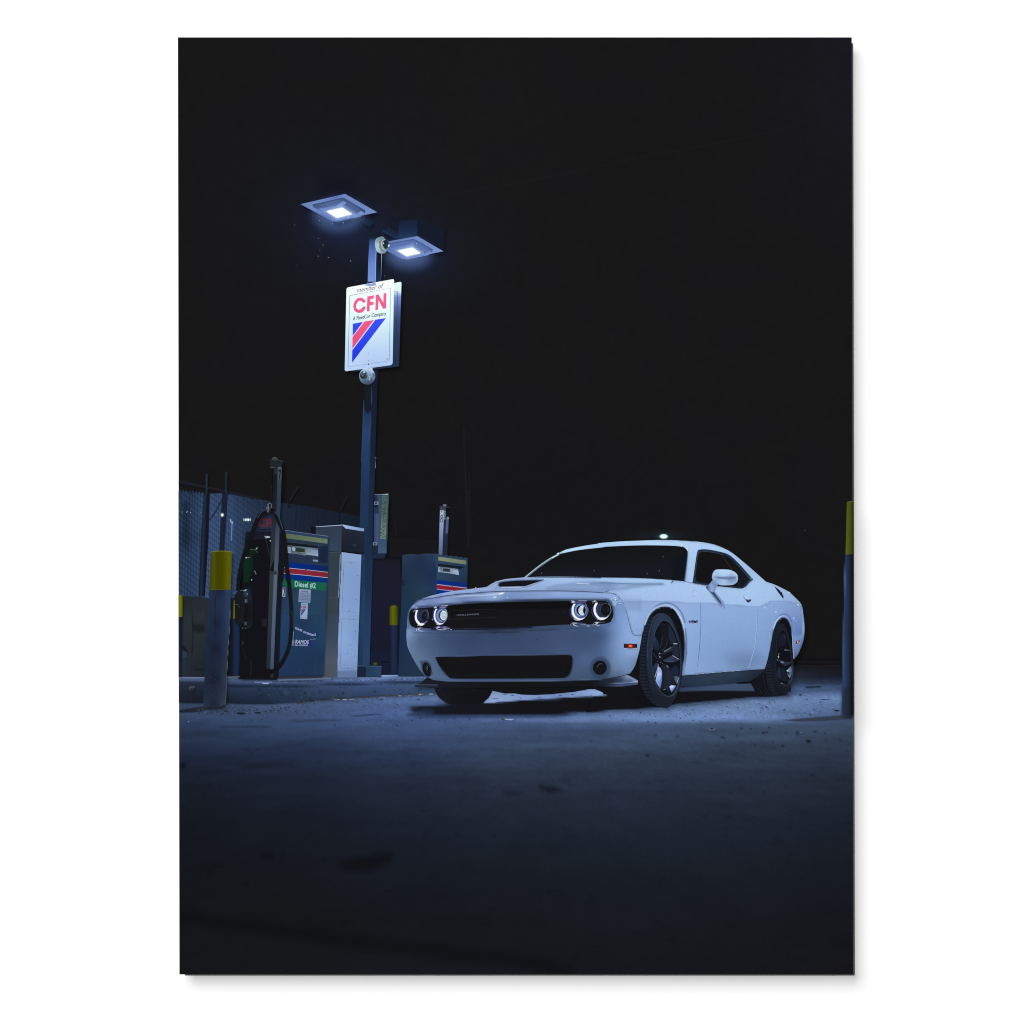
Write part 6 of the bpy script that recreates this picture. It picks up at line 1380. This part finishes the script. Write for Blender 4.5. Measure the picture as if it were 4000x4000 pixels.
cpaint(rbmp, [(VB, [(1817, 980, 1), (1895, 968), (1908, 940), (1917, 830), (1910, 720), (1928, 860), (1928, 950), (1914, 1030), (1890, 1095), (1865, 1148), (1830, 1190, 1), (1820, 1080)])], cfill((VB, 1830, 1000, '#7690cc'), (VB, 1900, 985, '#6f8acb'), (VB, 1922, 900, '#8ba5de'), (VB, 1850, 1080, '#6b83bc'), (VB, 1900, 1050, '#5a72a8'), (VB, 1840, 1160, '#566a94')), soft=1.5)
VB.L(body, [(1565, 466), (1640, 490), (1700, 518), (1780, 560), (1840, 614), (1885, 660), (1903, 692)], 5, '#c3dbfa', True, soft=3, alpha=.7)
for x, y, w, hh, c in [(1868, 677, 6, 6, '#e4f0ff'), (1876, 690, 5, 7, '#b9d0f8'), (1560, 706, 22, 5, '#b4c9f4'), (1662, 748, 6, 8, '#cfe0ff'), (1829, 806, 7, 8, '#bed2fa'), (1842, 826, 5, 6, '#9ab2e8'), (1785, 566, 12, 7, '#c9dcfb'), (1362, 528, 8, 5, '#d3e4ff')]:
    VB.E(side if y > 640 else body, x, y, w, hh, c, rot=30 if w > 10 else 0, soft=3)
# arch flares
VB.L(side, [(430, 850), (470, 765), (540, 690), (620, 662), (700, 680), (770, 750), (808, 850)], 9, '#6b82b6', True, soft=4, alpha=.9)
VB.L(side, [(425, 872), (450, 800), (492, 738), (552, 698), (625, 684), (695, 705), (748, 768), (788, 858), (812, 975), (818, 1090), (805, 1215), (790, 1330)], 17, ('l', 425, 872, 810, 1300, 0, '#a9c1f0', .35, '#b9d0fa', .55, '#9db5e4', .8, '#6f86b8', 1, '#7f96c6'), True, soft=3)
VB.L(side, [(808, 900), (818, 1000), (816, 1110), (802, 1230)], 12, '#6e84b0', True, soft=4, alpha=.8)
VB.L(side, [(1640, 880), (1668, 815), (1705, 778), (1740, 766), (1780, 780), (1812, 840)], 6, '#5f78b4', True, soft=3)
VB.L(side, [(1637, 905), (1660, 840), (1698, 796), (1736, 784), (1780, 806), (1810, 868)], 15, ('l', 1637, 905, 1810, 868, 0, '#a6c0f0', .4, '#b0caf6', .7, '#93aee4', 1, '#7690cc'), True, soft=3)
VB.L(side, [(1818, 960), (1820, 1050), (1830, 1185)], 5, '#a6bcec', True, soft=2)
# door seams, handle, filler, badge
VB.L(side, [(950, 640), (952, 700), (955, 800), (954, 900), (945, 1050), (935, 1160), (922, 1265)], 4, ('l', 0, 640, 0, 1265, 0, '#b9cdf4', .08, '#5d76ac', .4, '#47608f', .8, '#3c5280', 1, '#6a82b4'), True)
VB.L(side, [(1485, 700), (1482, 850), (1475, 960), (1465, 1060), (1440, 1160), (1405, 1270)], 3.5, '#a9c2f2', True); VB.L(side, [(1489, 700), (1486, 850), (1479, 960), (1469, 1060), (1444, 1160)], 2.5, '#6f8ac0', True, alpha=.7)
hd = Part("door_handle", car)
VB.P(hd, [(1355, 596), (1375, 600), (1400, 615), (1430, 630), (1400, 640), (1375, 625)], '#bcd2f6', soft=4)
VB.P(hd, [(1376, 627, 1), (1400, 630), (1428, 628, 1), (1420, 645), (1402, 655), (1388, 650)], '#18222f', curve=True); VB.L(hd, [(1357, 600), (1368, 618), (1380, 632)], 4, '#33456e', True); VB.E(hd, 1402, 640, 10, 8, '#3b4c60', soft=5)
fl = Part("rear_vent", car, label="slim dark opening on the rear quarter")
VB.P(fl, [(1646, 506), (1662, 515), (1682, 530), (1702, 547), (1705, 556), (1722, 566), (1720, 574), (1732, 600), (1734, 620), (1724, 614), (1700, 584), (1672, 546)], '#182434')
VB.L(fl, [(1652, 520), (1690, 578), (1728, 624)], 3, '#c6dafc', soft=1.5)
bg = Part("badge", car, label="small black engine badge on the front fender")
VB.text(bg, "HEMI", [(842, 826), (926, 826), (924, 846), (840, 844)], '#10141e', bold=.05)
VB.text(bg, "HEMI", [(846, 836), (922, 838), (922, 853), (844, 852)], '#2b3550', bold=.02)
VB.L(side, [(840, 856), (925, 856)], 4, '#b5c9f4', soft=2, alpha=.6)
mk = Part("marker_light", car, label="amber side marker glowing on the front bumper corner")
VB.P(mk, [(230, 1046), (360, 1048), (356, 1086), (232, 1086)], '#1b2036'); VB.L(mk, [(232, 1090), (355, 1089), (361, 1050)], 4, '#bcd0f8', soft=1.5)
VB.E(mk, 292, 1067, 34, 18, '#8a1f10', soft=14); VB.P(mk, [(276, 1056), (310, 1056), (308, 1078), (278, 1078)], '#e04a1c', soft=6)
for k in range(3): VB.E(mk, 284 + 8 * k, 1068, 3, 9, '#ffa040', soft=2)
VB.L(mk, [(265, 1087), (315, 1087)], 4, '#b5485a', soft=2, alpha=.8)
mk2 = Part("marker_light", car, label="red side marker glowing on the rear bumper")
VB.P(mk2, [(1852, 1024), (1888, 1014), (1884, 1036), (1868, 1046), (1850, 1046)], '#2c0a12'); VB.E(mk2, 1868, 1030, 9, 7, '#ff7050', soft=3); VB.E(mk2, 1866, 1031, 5, 4, '#ffe0d0'); VB.L(mk2, [(1852, 1050), (1880, 1044), (1890, 1016)], 3, '#c9c4ea', soft=1)

# rocker panel
rk = Part("side_skirt", car)
VB.P(rk, [(780, 1350), (900, 1338), (1100, 1320), (1380, 1299), (1545, 1287), (1540, 1330), (1480, 1385), (1420, 1400), (1280, 1412), (900, 1446), (760, 1455), (770, 1400)], ('r', (800, 1370, '#26354e'), (790, 1440, '#1f2c42'), (1000, 1360, '#2c3b52'), (1000, 1425, '#29374e'), (1300, 1340, '#2d3c52'), (1300, 1400, '#222e42'), (1500, 1320, '#222b3c'), (1470, 1380, '#1c2431')))
VB.L(rk, [(780, 1348), (900, 1338), (1100, 1320), (1380, 1299), (1548, 1287)], 5, '#10151f'); VB.L(rk, [(900, 1334), (1100, 1315), (1330, 1297)], 3, '#c2d4fa', soft=1.5, alpha=.6)
VB.E(rk, 795, 1448, 10, 6, '#10141c', n=8)

# mirror and its shadow on the door
sh = side
WM.P(sh, [(1000, 1110), (1080, 1130), (1090, 1095), (1180, 1190), (1260, 1290), (1297, 1370), (1295, 1440), (1270, 1410), (1240, 1360), (1240, 1420), (1190, 1370), (1100, 1240)], '#8ba0d0', soft=10, alpha=.75)
WM.P(sh, [(1040, 1130), (1085, 1110), (1150, 1200), (1215, 1290), (1243, 1362), (1200, 1320), (1120, 1220)], '#34486a', soft=6)
mi = Part("wing_mirror", car)
WM.P(mi, [(1075, 890), (1110, 895), (1190, 950), (1150, 1010), (1085, 1120), (1070, 1132), (1030, 1120), (950, 1040), (950, 1015), (1010, 965)], ('r', (1080, 910, '#7f94cc'), (960, 1020, '#3a4a76'), (1030, 1000, '#93a8dc'), (1120, 1000, '#7588be'), (1090, 1090, '#8598cc'), (1150, 980, '#8094c6'), (1050, 1080, '#98aee2')))
WM.L(mi, [(948, 1015), (955, 1045), (1030, 1115), (1070, 1130)], 8, '#151b2c', True); WM.L(mi, [(1060, 945), (1100, 985), (1150, 1005)], 5, '#56699c', True)
WM.P(mi, [(1058, 830), (1070, 770), (1105, 715), (1160, 695), (1300, 694), (1400, 705), (1480, 740), (1530, 790), (1545, 850), (1530, 920), (1470, 970), (1400, 985), (1250, 988), (1180, 970), (1120, 920), (1070, 885)],
     ('r', (1080, 780, '#9fb8ea'), (1200, 710, '#b8d2f6'), (1400, 730, '#b4cff4'), (1300, 800, '#b1caf4'), (1150, 810, '#a2b9e6'), (1500, 790, '#accaf0'), (1200, 832, '#9db4e2'), (1350, 830, '#9fb8e4'), (1480, 835, '#8fa8d6'), (1150, 870, '#8fa5d4'), (1250, 900, '#a5bce6'), (1400, 890, '#7d92c2'), (1500, 880, '#7f9acb'), (1300, 965, '#a6bfea'), (1450, 955, '#98b0de'), (1530, 850, '#a6c0ea')), curve=True, step=2.2)
WM.P(mi, [(1110, 836), (1250, 832), (1480, 830), (1520, 840), (1460, 870), (1350, 880), (1200, 870)], '#7286b4', soft=16, alpha=.75)
WM.L(mi, [(1200, 832), (1350, 829), (1480, 829)], 4, '#bcd2f4', soft=2, alpha=.7)
WM.L(mi, [(1180, 972), (1250, 986), (1400, 984), (1470, 968), (1525, 925), (1543, 860)], 7, '#c9def8', True, soft=3)
for x, y in [(1103, 778), (1103, 792), (1322, 790), (1368, 780)]:
    WM.E(mi, x, y, 9, 8, '#eef6ff', soft=4)
# highlights on fender
for x, y, w, hh in [(700, 1168, 16, 7), (815, 1220, 5, 9), (822, 1252, 6, 5)]:
    WM.E(body, x, y, w, hh, '#e6f2ff', soft=4, rot=-25 if w > 10 else 0)
WM.ring(body, 735, 1130, 50, 70, 14, '#c3d8fa', 100, 330, soft=10, alpha=.5)
for x, y, w, hh in [(1515, 152, 16, 14), (1622, 110, 22, 18), (1640, 170, 26, 22), (1765, 293, 34, 7), (1690, 50, 14, 10)]:
    HR.E(bump if x < 1900 else body, x, y, w, hh, '#dfeaff', soft=10)
HR.ring(bump, 1630, 160, 40, 44, 12, '#c8daff', 60, 300, soft=8)

# --- near front wheel
fw = Part("wheel", car, label="near front wheel, black rim with twisted spokes catching the light")
FW.P(fw, [(545, 195), (470, 235), (420, 275), (370, 355), (322, 500), (290, 640), (262, 830), (262, 1100), (262, 1350), (290, 1500), (345, 1620), (420, 1720), (520, 1800), (640, 1832), (800, 1812), (860, 1500), (700, 600), (650, 200)], ('l', 262, 0, 600, 0, 0, '#191d28', .4, '#1a1f2b', 1, '#1d2330'), curve=True)
for t in np.linspace(0, 1, 26):
    y = 240 + 1510 * t
    xl = np.interp(y, [240, 355, 500, 640, 830, 1100, 1350, 1500, 1620, 1750], [462, 378, 330, 300, 278, 272, 272, 298, 350, 455])
    xr = np.interp(y, [240, 355, 500, 640, 830, 1100, 1350, 1500, 1620, 1750], [520, 452, 415, 392, 378, 372, 395, 430, 475, 560])
    FW.P(fw, [(xl + 6, y - 20), (xr - 4, y - 14), (xr - 4, y + 22), (xl + 4, y + 18)], ('l', xl, 0, xr, 0, 0, '#1d2433', .6, '#283142' if y < 700 else '#222a38', 1, '#1b212e'), soft=5, alpha=.9)
    FW.L(fw, [(xl, y + 26), ((xl + xr) / 2, y + 30), (xr, y + 36)], 7, '#0f1219', True)
FW.L(fw, [(290, 880), (292, 1000)], 5, '#2d3647', soft=2); FW.L(fw, [(272, 1100), (272, 1350)], 5, '#2d3545', soft=2)
FW.P(fw, [(70, 1560), (250, 1420), (300, 1530), (360, 1640), (470, 1760), (560, 1815), (300, 1800)], '#15161c', soft=20, alpha=.8)
FW.P(fw, [(640, 158), (740, 175), (830, 258), (900, 400), (960, 560), (1005, 720), (1028, 900), (1032, 1100), (1012, 1300), (972, 1500), (905, 1680), (825, 1790), (700, 1818), (600, 1775), (520, 1650), (455, 1480), (408, 1250), (388, 1000), (395, 750), (425, 520), (475, 330), (540, 212), (590, 170)],
     ('r', (640, 190, '#2b3850'), (500, 350, '#2a3850'), (420, 650, '#26324a'), (410, 1000, '#242e42'), (430, 1250, '#222a3a'), (500, 1500, '#1f2634'), (600, 1700, '#1d222e'), (720, 1790, '#1d222d'), (850, 1700, '#1e2430'), (950, 1480, '#212939'), (1010, 1200, '#232d40'), (1020, 950, '#1d2433'), (960, 620, '#202a3c'), (850, 330, '#26334a'), (740, 210, '#293750')), curve=True)
FW.L(fw, [(590, 172), (540, 214), (480, 330), (430, 520), (402, 740), (396, 990)], 8, '#3b4c68', True, soft=4)
FW.L(fw, [(600, 200), (545, 250), (500, 340), (465, 480), (440, 640)], 10, '#1b2434', True, soft=5, alpha=.7)
for k in range(22):
    t = k / 21; a = math.radians(200 - 70 * t)
    FW.E(fw, 440 + 8 * math.sin(k * 2.1) + 40 * max(0, t - .6), 850 + 440 * t, 4, 8, '#323e52', n=6, alpha=.7)
FW.P(fw, [(700, 275), (790, 310), (870, 420), (932, 560), (978, 750), (998, 950), (998, 1150), (972, 1350), (922, 1520), (860, 1620), (770, 1652), (680, 1612), (600, 1520), (540, 1400), (490, 1200), (475, 1000), (480, 800), (505, 620), (550, 450), (610, 330), (660, 288)], '#384860', curve=True)
FW.P(fw, [(702, 288), (785, 322), (862, 428), (924, 565), (970, 755), (990, 950), (990, 1150), (964, 1345), (914, 1510), (855, 1606), (770, 1638), (685, 1600), (607, 1512), (548, 1395), (498, 1200), (484, 1000), (489, 800), (514, 625), (558, 458), (616, 342), (664, 300)], '#12151d', curve=True)
FW.P(fw, [(740, 340), (800, 380), (880, 520), (930, 680), (820, 690), (760, 560)], '#202a3a', soft=16); FW.P(fw, [(700, 1300), (900, 1080), (970, 1150), (950, 1330), (880, 1280)], '#1f2740', soft=20, alpha=.9)
FW.P(fw, [(510, 580), (545, 590), (600, 680), (630, 780), (600, 870), (520, 800), (492, 720)], ('l', 500, 600, 620, 860, 0, '#2a3a58', .5, '#1e2940', 1, '#171d2b'), soft=8)
FW.P(fw, [(640, 340), (760, 350), (790, 470), (770, 620), (720, 740), (640, 860), (600, 850), (650, 700), (660, 550), (640, 430)], '#171a22', soft=6)
FW.L(fw, [(668, 560), (655, 680), (630, 770)], 7, '#3a4456', True, soft=3); FW.L(fw, [(755, 620), (750, 700), (710, 780), (660, 840)], 7, '#3a4558', True, soft=3); FW.L(fw, [(590, 400), (640, 345), (660, 335)], 8, '#2b3240', soft=4)
FW.P(fw, [(650, 900), (690, 830), (800, 770), (930, 705), (955, 760), (960, 860), (850, 830), (700, 890)], ('l', 660, 880, 950, 740, 0, '#191e2b', .5, '#242c3b', 1, '#1d2535')); FW.P(fw, [(850, 830), (960, 790), (975, 950), (860, 910)], '#20293c', soft=8)
FW.L(fw, [(700, 842), (770, 805), (830, 768)], 8, '#a5aec6', True, soft=3, w2=3); FW.L(fw, [(660, 895), (790, 815), (920, 715)], 5, '#4c566c', soft=2); FW.L(fw, [(865, 704), (935, 704)], 9, '#dfe8fc', soft=4); FW.L(fw, [(800, 700), (870, 702)], 6, '#3c4768', soft=3)
FW.P(fw, [(665, 1000), (760, 960), (850, 915), (970, 985), (940, 1020), (800, 1035), (720, 1020)], ('l', 670, 0, 970, 0, 0, '#242d3e', .4, '#333e55', .8, '#2a344a', 1, '#242d40')); FW.L(fw, [(680, 1002), (770, 1022), (880, 1022)], 7, '#5d6b8c', True, soft=3); FW.L(fw, [(852, 915), (920, 955), (970, 985)], 7, '#b6c2dc', True, soft=3)
FW.P(fw, [(560, 1040), (600, 1090), (580, 1200), (540, 1330), (510, 1250), (490, 1150), (530, 1080)], ('l', 500, 1080, 580, 1250, 0, '#2a3654', 1, '#1e2638'), soft=5)
FW.P(fw, [(640, 1085), (700, 1060), (770, 1120), (830, 1230), (890, 1380), (915, 1430), (800, 1460), (820, 1570), (740, 1590), (650, 1540), (665, 1420), (668, 1230)], ('l', 650, 0, 900, 0, 0, '#1a1f2a', .5, '#222a36', 1, '#1a202b'))
FW.P(fw, [(640, 1520), (700, 1500), (820, 1560), (840, 1600), (760, 1635), (680, 1600)], '#141820', soft=6); FW.L(fw, [(690, 1525), (725, 1520)], 9, '#9a8c94', soft=4); FW.E(fw, 675, 1450, 20, 26, '#2a1c20', soft=10)
FW.P(fw, [(600, 1112, 1), (640, 1145), (662, 1220), (660, 1330), (648, 1440), (635, 1520, 1), (585, 1440), (548, 1365, 1), (568, 1270), (585, 1190)], ('r', (605, 1130, '#9fb2f0'), (640, 1170, '#8fa6ea'), (590, 1220, '#a9c0ff'), (630, 1260, '#b9cdff'), (655, 1280, '#7f96dc'), (570, 1340, '#93acf4'), (610, 1350, '#8aa4ee'), (645, 1400, '#5f7ab8'), (600, 1440, '#7f9ae0'), (632, 1500, '#41567e'), (560, 1380, '#8ba2e0')), curve=True, step=2)
FW.L(fw, [(597, 1070), (585, 1150), (555, 1240), (535, 1305)], 9, '#c2c8da', True, soft=3); FW.L(fw, [(597, 1060), (590, 1110)], 6, '#6a7284', soft=3)
FW.P(fw, [(795, 1470), (830, 1448), (912, 1455), (880, 1520), (832, 1582)], ('r', (810, 1465, '#b9c8fb'), (850, 1475, '#d6e2ff'), (890, 1470, '#8ea2dc'), (840, 1520, '#8fa6ec'), (835, 1570, '#3c4e86'), (875, 1510, '#5a6ea8')), step=2)
FW.P(fw, [(860, 1285), (955, 1290), (935, 1400), (905, 1385)], ('l', 860, 0, 955, 0, 0, '#2a3452', .6, '#55638c', 1, '#39456a'), soft=4); FW.L(fw, [(960, 1310), (945, 1370), (928, 1415)], 8, '#aab8dc', True, soft=3)
FW.P(fw, [(735, 1085), (760, 1095), (785, 1135), (760, 1125)], '#6b7a96', soft=6)
FW.L(fw, [(975, 1360), (940, 1500), (870, 1620), (790, 1650)], 8, '#465470', True, soft=3); FW.L(fw, [(920, 560), (970, 750), (992, 950)], 6, '#2c3850', True, soft=3)
FW.E(fw, 630, 960, 55, 110, '#171b26', soft=14, rot=-12)
for x, y, a, c in [(622, 876, 10, '#c3ccd8'), (605, 890, 6, '#6a7688'), (640, 880, 5, '#7c879a'), (600, 920, 6, '#5d687c'), (624, 940, 11, '#cfd8e6'), (650, 950, 5, '#5c6678'), (612, 975, 6, '#4e586a'), (640, 1040, 7, '#8e98aa'), (670, 1060, 6, '#7f8a9a'), (580, 1022, 6, '#7a8494'), (570, 965, 6, '#4c5668'), (738, 905, 7, '#474f58'), (487, 790, 9, '#5d6a7c')]:
    FW.E(fw, x, y, a * .6, a, c, soft=3, rot=25, n=9)
FW.L(fw, [(490, 865), (530, 910), (565, 950)], 6, '#414c60', soft=3)

# --- near rear wheel
rw = Part("wheel", car, label="near rear wheel, dim black rim half under the arch")
RW.P(rw, [(160, 1490), (200, 1600), (250, 1710), (300, 1775), (450, 1800), (700, 1795), (900, 1780), (700, 1300), (480, 1180), (440, 1250), (300, 1400)], ('l', 160, 0, 900, 0, 0, '#11131a', .3, '#171a23', .5, '#1a1e29', 1, '#171a22'))
for k in range(3):
    RW.L(rw, [(300 + 75 * k, 1470 - 70 * k), (360 + 70 * k, 1620), (450 + 70 * k, 1780)], 22, '#101218', True, soft=7)
for k in range(12):
    RW.L(rw, [(250 + 22 * k, 1500 + 24 * k), (280 + 22 * k, 1490 + 24 * k)], 5, '#20242f', alpha=.8)
RW.P(rw, [(680, 330), (630, 460), (600, 600), (555, 850), (510, 1050), (470, 1200), (470, 1300), (500, 1450), (560, 1620), (640, 1740), (740, 1780), (800, 1400), (760, 330)], ('l', 470, 0, 760, 0, 0, '#18202c', .5, '#1b222e', 1, '#161a24'), curve=True)
for t in np.linspace(0, 1, 15):
    y = 880 + 850 * t
    xl = np.interp(y, [850, 1050, 1200, 1300, 1450, 1620, 1740], [556, 515, 475, 478, 520, 582, 650]); xr = np.interp(y, [850, 1050, 1200, 1300, 1450, 1620, 1740], [598, 578, 580, 600, 630, 668, 720])
    RW.P(rw, [(xl + 6, y), (xr, y + 2), (xr, y + 36), (xl + 6, y + 34)], '#232b38', soft=6, alpha=.8); RW.L(rw, [(xl, y + 46), ((xl + xr) / 2, y + 52), (xr, y + 44)], 9, '#0e1117', True)
RW.P(rw, [(790, 286), (860, 325), (920, 440), (970, 600), (1012, 750), (1040, 950), (1052, 1150), (1047, 1350), (1012, 1550), (960, 1700), (905, 1772), (800, 1792), (700, 1742), (640, 1600), (600, 1400), (588, 1150), (600, 900), (620, 700), (660, 480), (710, 350), (750, 300)],
     ('r', (790, 320, '#1f2230'), (700, 450, '#1b1f2c'), (620, 900, '#181c28'), (610, 1300, '#191d29'), (700, 1700, '#171a24'), (850, 1770, '#181b24'), (980, 1600, '#1d222e'), (1040, 1300, '#283044'), (1040, 1000, '#1b1f2a'), (960, 600, '#1a1d28')), curve=True)
RW.P(rw, [(830, 415), (900, 470), (950, 620), (985, 800), (1010, 1000), (1020, 1200), (1000, 1380), (960, 1520), (890, 1600), (800, 1590), (730, 1500), (690, 1350), (680, 1150), (690, 900), (700, 650), (740, 500), (790, 430)], '#262b38', curve=True)
RW.P(rw, [(830, 428), (894, 482), (940, 625), (975, 800), (1000, 1000), (1010, 1200), (990, 1372), (950, 1510), (885, 1588), (805, 1578), (738, 1490), (699, 1345), (689, 1150), (698, 900), (708, 660), (748, 510), (794, 443)], '#13141c', curve=True)
RW.P(rw, [(760, 520), (860, 500), (900, 700), (860, 760), (740, 780), (710, 700)], '#1b1d2c', soft=20); RW.E(rw, 875, 570, 14, 44, '#26364a', soft=14)
RW.P(rw, [(730, 1200), (780, 1230), (800, 1400), (760, 1470), (710, 1380)], '#1f2a48', soft=16); RW.P(rw, [(800, 1200), (900, 1280), (940, 1480), (880, 1500), (800, 1480)], '#1b2029', soft=14)
RW.P(rw, [(780, 1075), (850, 1100), (1000, 1090), (1010, 1120), (870, 1180), (800, 1130)], '#2b303e', soft=10); RW.E(rw, 818, 1098, 42, 20, '#61718a', soft=16, rot=15)
RW.L(rw, [(870, 845), (920, 846), (990, 856)], 16, ('l', 870, 0, 990, 0, 0, '#8fa0b8', .4, '#5c6a80', 1, '#2f3a48'), soft=6)
RW.P(rw, [(905, 1275), (935, 1255), (1000, 1180), (1020, 1260), (1010, 1360), (970, 1430), (940, 1390), (925, 1330), (940, 1310)], ('r', (915, 1278, '#cfe0f4'), (950, 1270, '#7f97c6'), (1000, 1200, '#50658c'), (1010, 1330, '#4c6084'), (960, 1400, '#6d86b4'), (940, 1350, '#3e5074')), soft=5)
RW.P(rw, [(935, 1300), (965, 1310), (960, 1350), (940, 1345)], '#141a24', soft=5); RW.L(rw, [(1030, 1180), (1035, 1300), (1010, 1450), (960, 1560)], 16, '#3c4b64', True, soft=7, alpha=.8)
RW.L(rw, [(790, 1535), (840, 1555), (890, 1590)], 14, ('l', 790, 0, 890, 0, 0, '#8f97a2', .5, '#4c5560', 1, '#38404c'), soft=6); RW.L(rw, [(930, 1490), (960, 1500)], 8, '#4a5464', soft=4)
for x, y, a, c in [(745, 928, 12, '#a6b2c0'), (738, 978, 16, '#e6f0f8'), (738, 1005, 12, '#cfdce8'), (720, 1052, 14, '#7f8a98'), (750, 1068, 8, '#8a95a4'), (770, 1055, 7, '#5c6674')]:
    RW.E(rw, x, y, a * .5, a, c, soft=4, rot=15, n=9)
# ================================================================== build the meshes
DZ = 3.0e-6
def build(part, parent):
    me = bpy.data.meshes.new(part.name)
    co_ = []
    for xy, layer in part.v:
        a = np.empty((len(xy), 3))
        a[:, 0] = (xy[:, 0] - 2000) * S; a[:, 2] = (2000 - xy[:, 1]) * S
        a[:, 1] = FRONT - 2e-5 - DZ * layer
        co_.append(a)
    co_ = np.vstack(co_); tr = np.vstack(part.f)
    # face towards the camera (-y)
    e1 = co_[tr[:, 1]] - co_[tr[:, 0]]; e2 = co_[tr[:, 2]] - co_[tr[:, 0]]
    ny = e1[:, 2] * e2[:, 0] - e1[:, 0] * e2[:, 2]
    flip = ny > 0
    tr[flip] = tr[flip][:, ::-1]
    me.vertices.add(len(co_)); me.vertices.foreach_set('co', co_.ravel())
    me.loops.add(tr.size); me.loops.foreach_set('vertex_index', tr.ravel().astype(np.int32))
    me.polygons.add(len(tr))
    me.polygons.foreach_set('loop_start', np.arange(0, tr.size, 3, dtype=np.int32))
    me.polygons.foreach_set('material_index', np.concatenate(part.m))
    me.update(calc_edges=True)
    rgba = np.vstack(part.c).copy()
    rgba[:, :3] *= INK_GAIN
    at = me.color_attributes.new('ink', 'FLOAT_COLOR', 'POINT')
    at.data.foreach_set('color', rgba.astype(np.float32).ravel())
    me.materials.append(INK); me.materials.append(SOFT)
    me.validate()
    o = bpy.data.objects.new(part.name, me)
    COL.objects.link(o)
    o.parent = parent
    if part.label: o['label'] = part.label
    if part.kind: o['kind'] = part.kind
    return o

root = bpy.data.objects.new("wall_print", None)
COL.objects.link(root)
root.location = (0, 0, 0)
root['label'] = "frameless upright print of a white car at a night fuel station on white wall"
root['category'] = "photo print"
made = {}
for part in PARTS:
    if not part.v:
        o = bpy.data.objects.new(part.name, None)
        COL.objects.link(o); o.parent = made[part.parent] if part.parent else root
        if part.label: o['label'] = part.label
        made[part] = o
        continue
    made[part] = build(part, made[part.parent] if part.parent else root)

# the rigid sheet that carries the picture, with softened edges, and its standoff blocks behind
def slab(name, pts, y0, y1, mat, bevel, parent):
    import bmesh
    bm = bmesh.new()
    f = [bm.verts.new((W(*p)[0], y0, W(*p)[1])) for p in pts]
    b = [bm.verts.new((W(*p)[0], y1, W(*p)[1])) for p in pts]
    n = len(pts)
    bm.faces.new(f); bm.faces.new(b[::-1])
    for i in range(n):
        bm.faces.new((f[i], b[i], b[(i + 1) % n], f[(i + 1) % n]))
    bmesh.ops.recalc_face_normals(bm, faces=bm.faces)
    if bevel:
        bmesh.ops.bevel(bm, geom=[e for e in bm.edges], offset=bevel, segments=3, affect='EDGES', profile=0.5)
    me = bpy.data.meshes.new(name); bm.to_mesh(me); bm.free()
    me.materials.append(mat)
    o = bpy.data.objects.new(name, me); COL.objects.link(o); o.parent = parent
    return o
edge_mat = plain("dark_panel_edge", (0.030, 0.030, 0.033), 0.7, spec=0.1)
slab("backing_panel", [(694.6, 145.6), (3327.2, 145.6), (3333.4, 3806.2), (700.6, 3806.2)], FRONT, FRONT + 0.0045, edge_mat, 0.0006, root)
edge_shadow_mat = plain("edge_shadow_grey", (0.105, 0.105, 0.11), 0.8, spec=0.05)
slab("edge_shadow_slab", [(712, 164), (3336.5, 164), (3343, 3815.5), (718, 3815.5)], FRONT + 0.0046, FRONT + 0.0110, edge_shadow_mat, 0.0009, root)  # added slab; its dark rim stands in for the contact shadow, right and bottom
block_mat = plain("grey_mount", (0.35, 0.35, 0.36), 0.6)
for cx, cy in [(1100, 600), (2930, 600), (1100, 3350), (2930, 3350)]:
    slab("standoff_block", [(cx - 150, cy - 150), (cx + 150, cy - 150), (cx + 150, cy + 150), (cx - 150, cy + 150)], FRONT + 0.0111, -0.0002, block_mat, 0.0004, root)

# the white wall behind
import bmesh
bm = bmesh.new()
bmesh.ops.create_cube(bm, size=1.0)
bmesh.ops.scale(bm, vec=(9.0, 0.1, 7.0), verts=bm.verts)
bmesh.ops.translate(bm, vec=(0, 0.05, 0), verts=bm.verts)
me = bpy.data.meshes.new("wall"); bm.to_mesh(me); bm.free()
me.materials.append(plain("white_wall_paint", (0.90, 0.90, 0.90), 0.9, 0.06, spec=0.1))
wall = bpy.data.objects.new("wall", me); COL.objects.link(wall)
wall['label'] = "plain white wall the dark print hangs on"
wall['category'] = "wall"
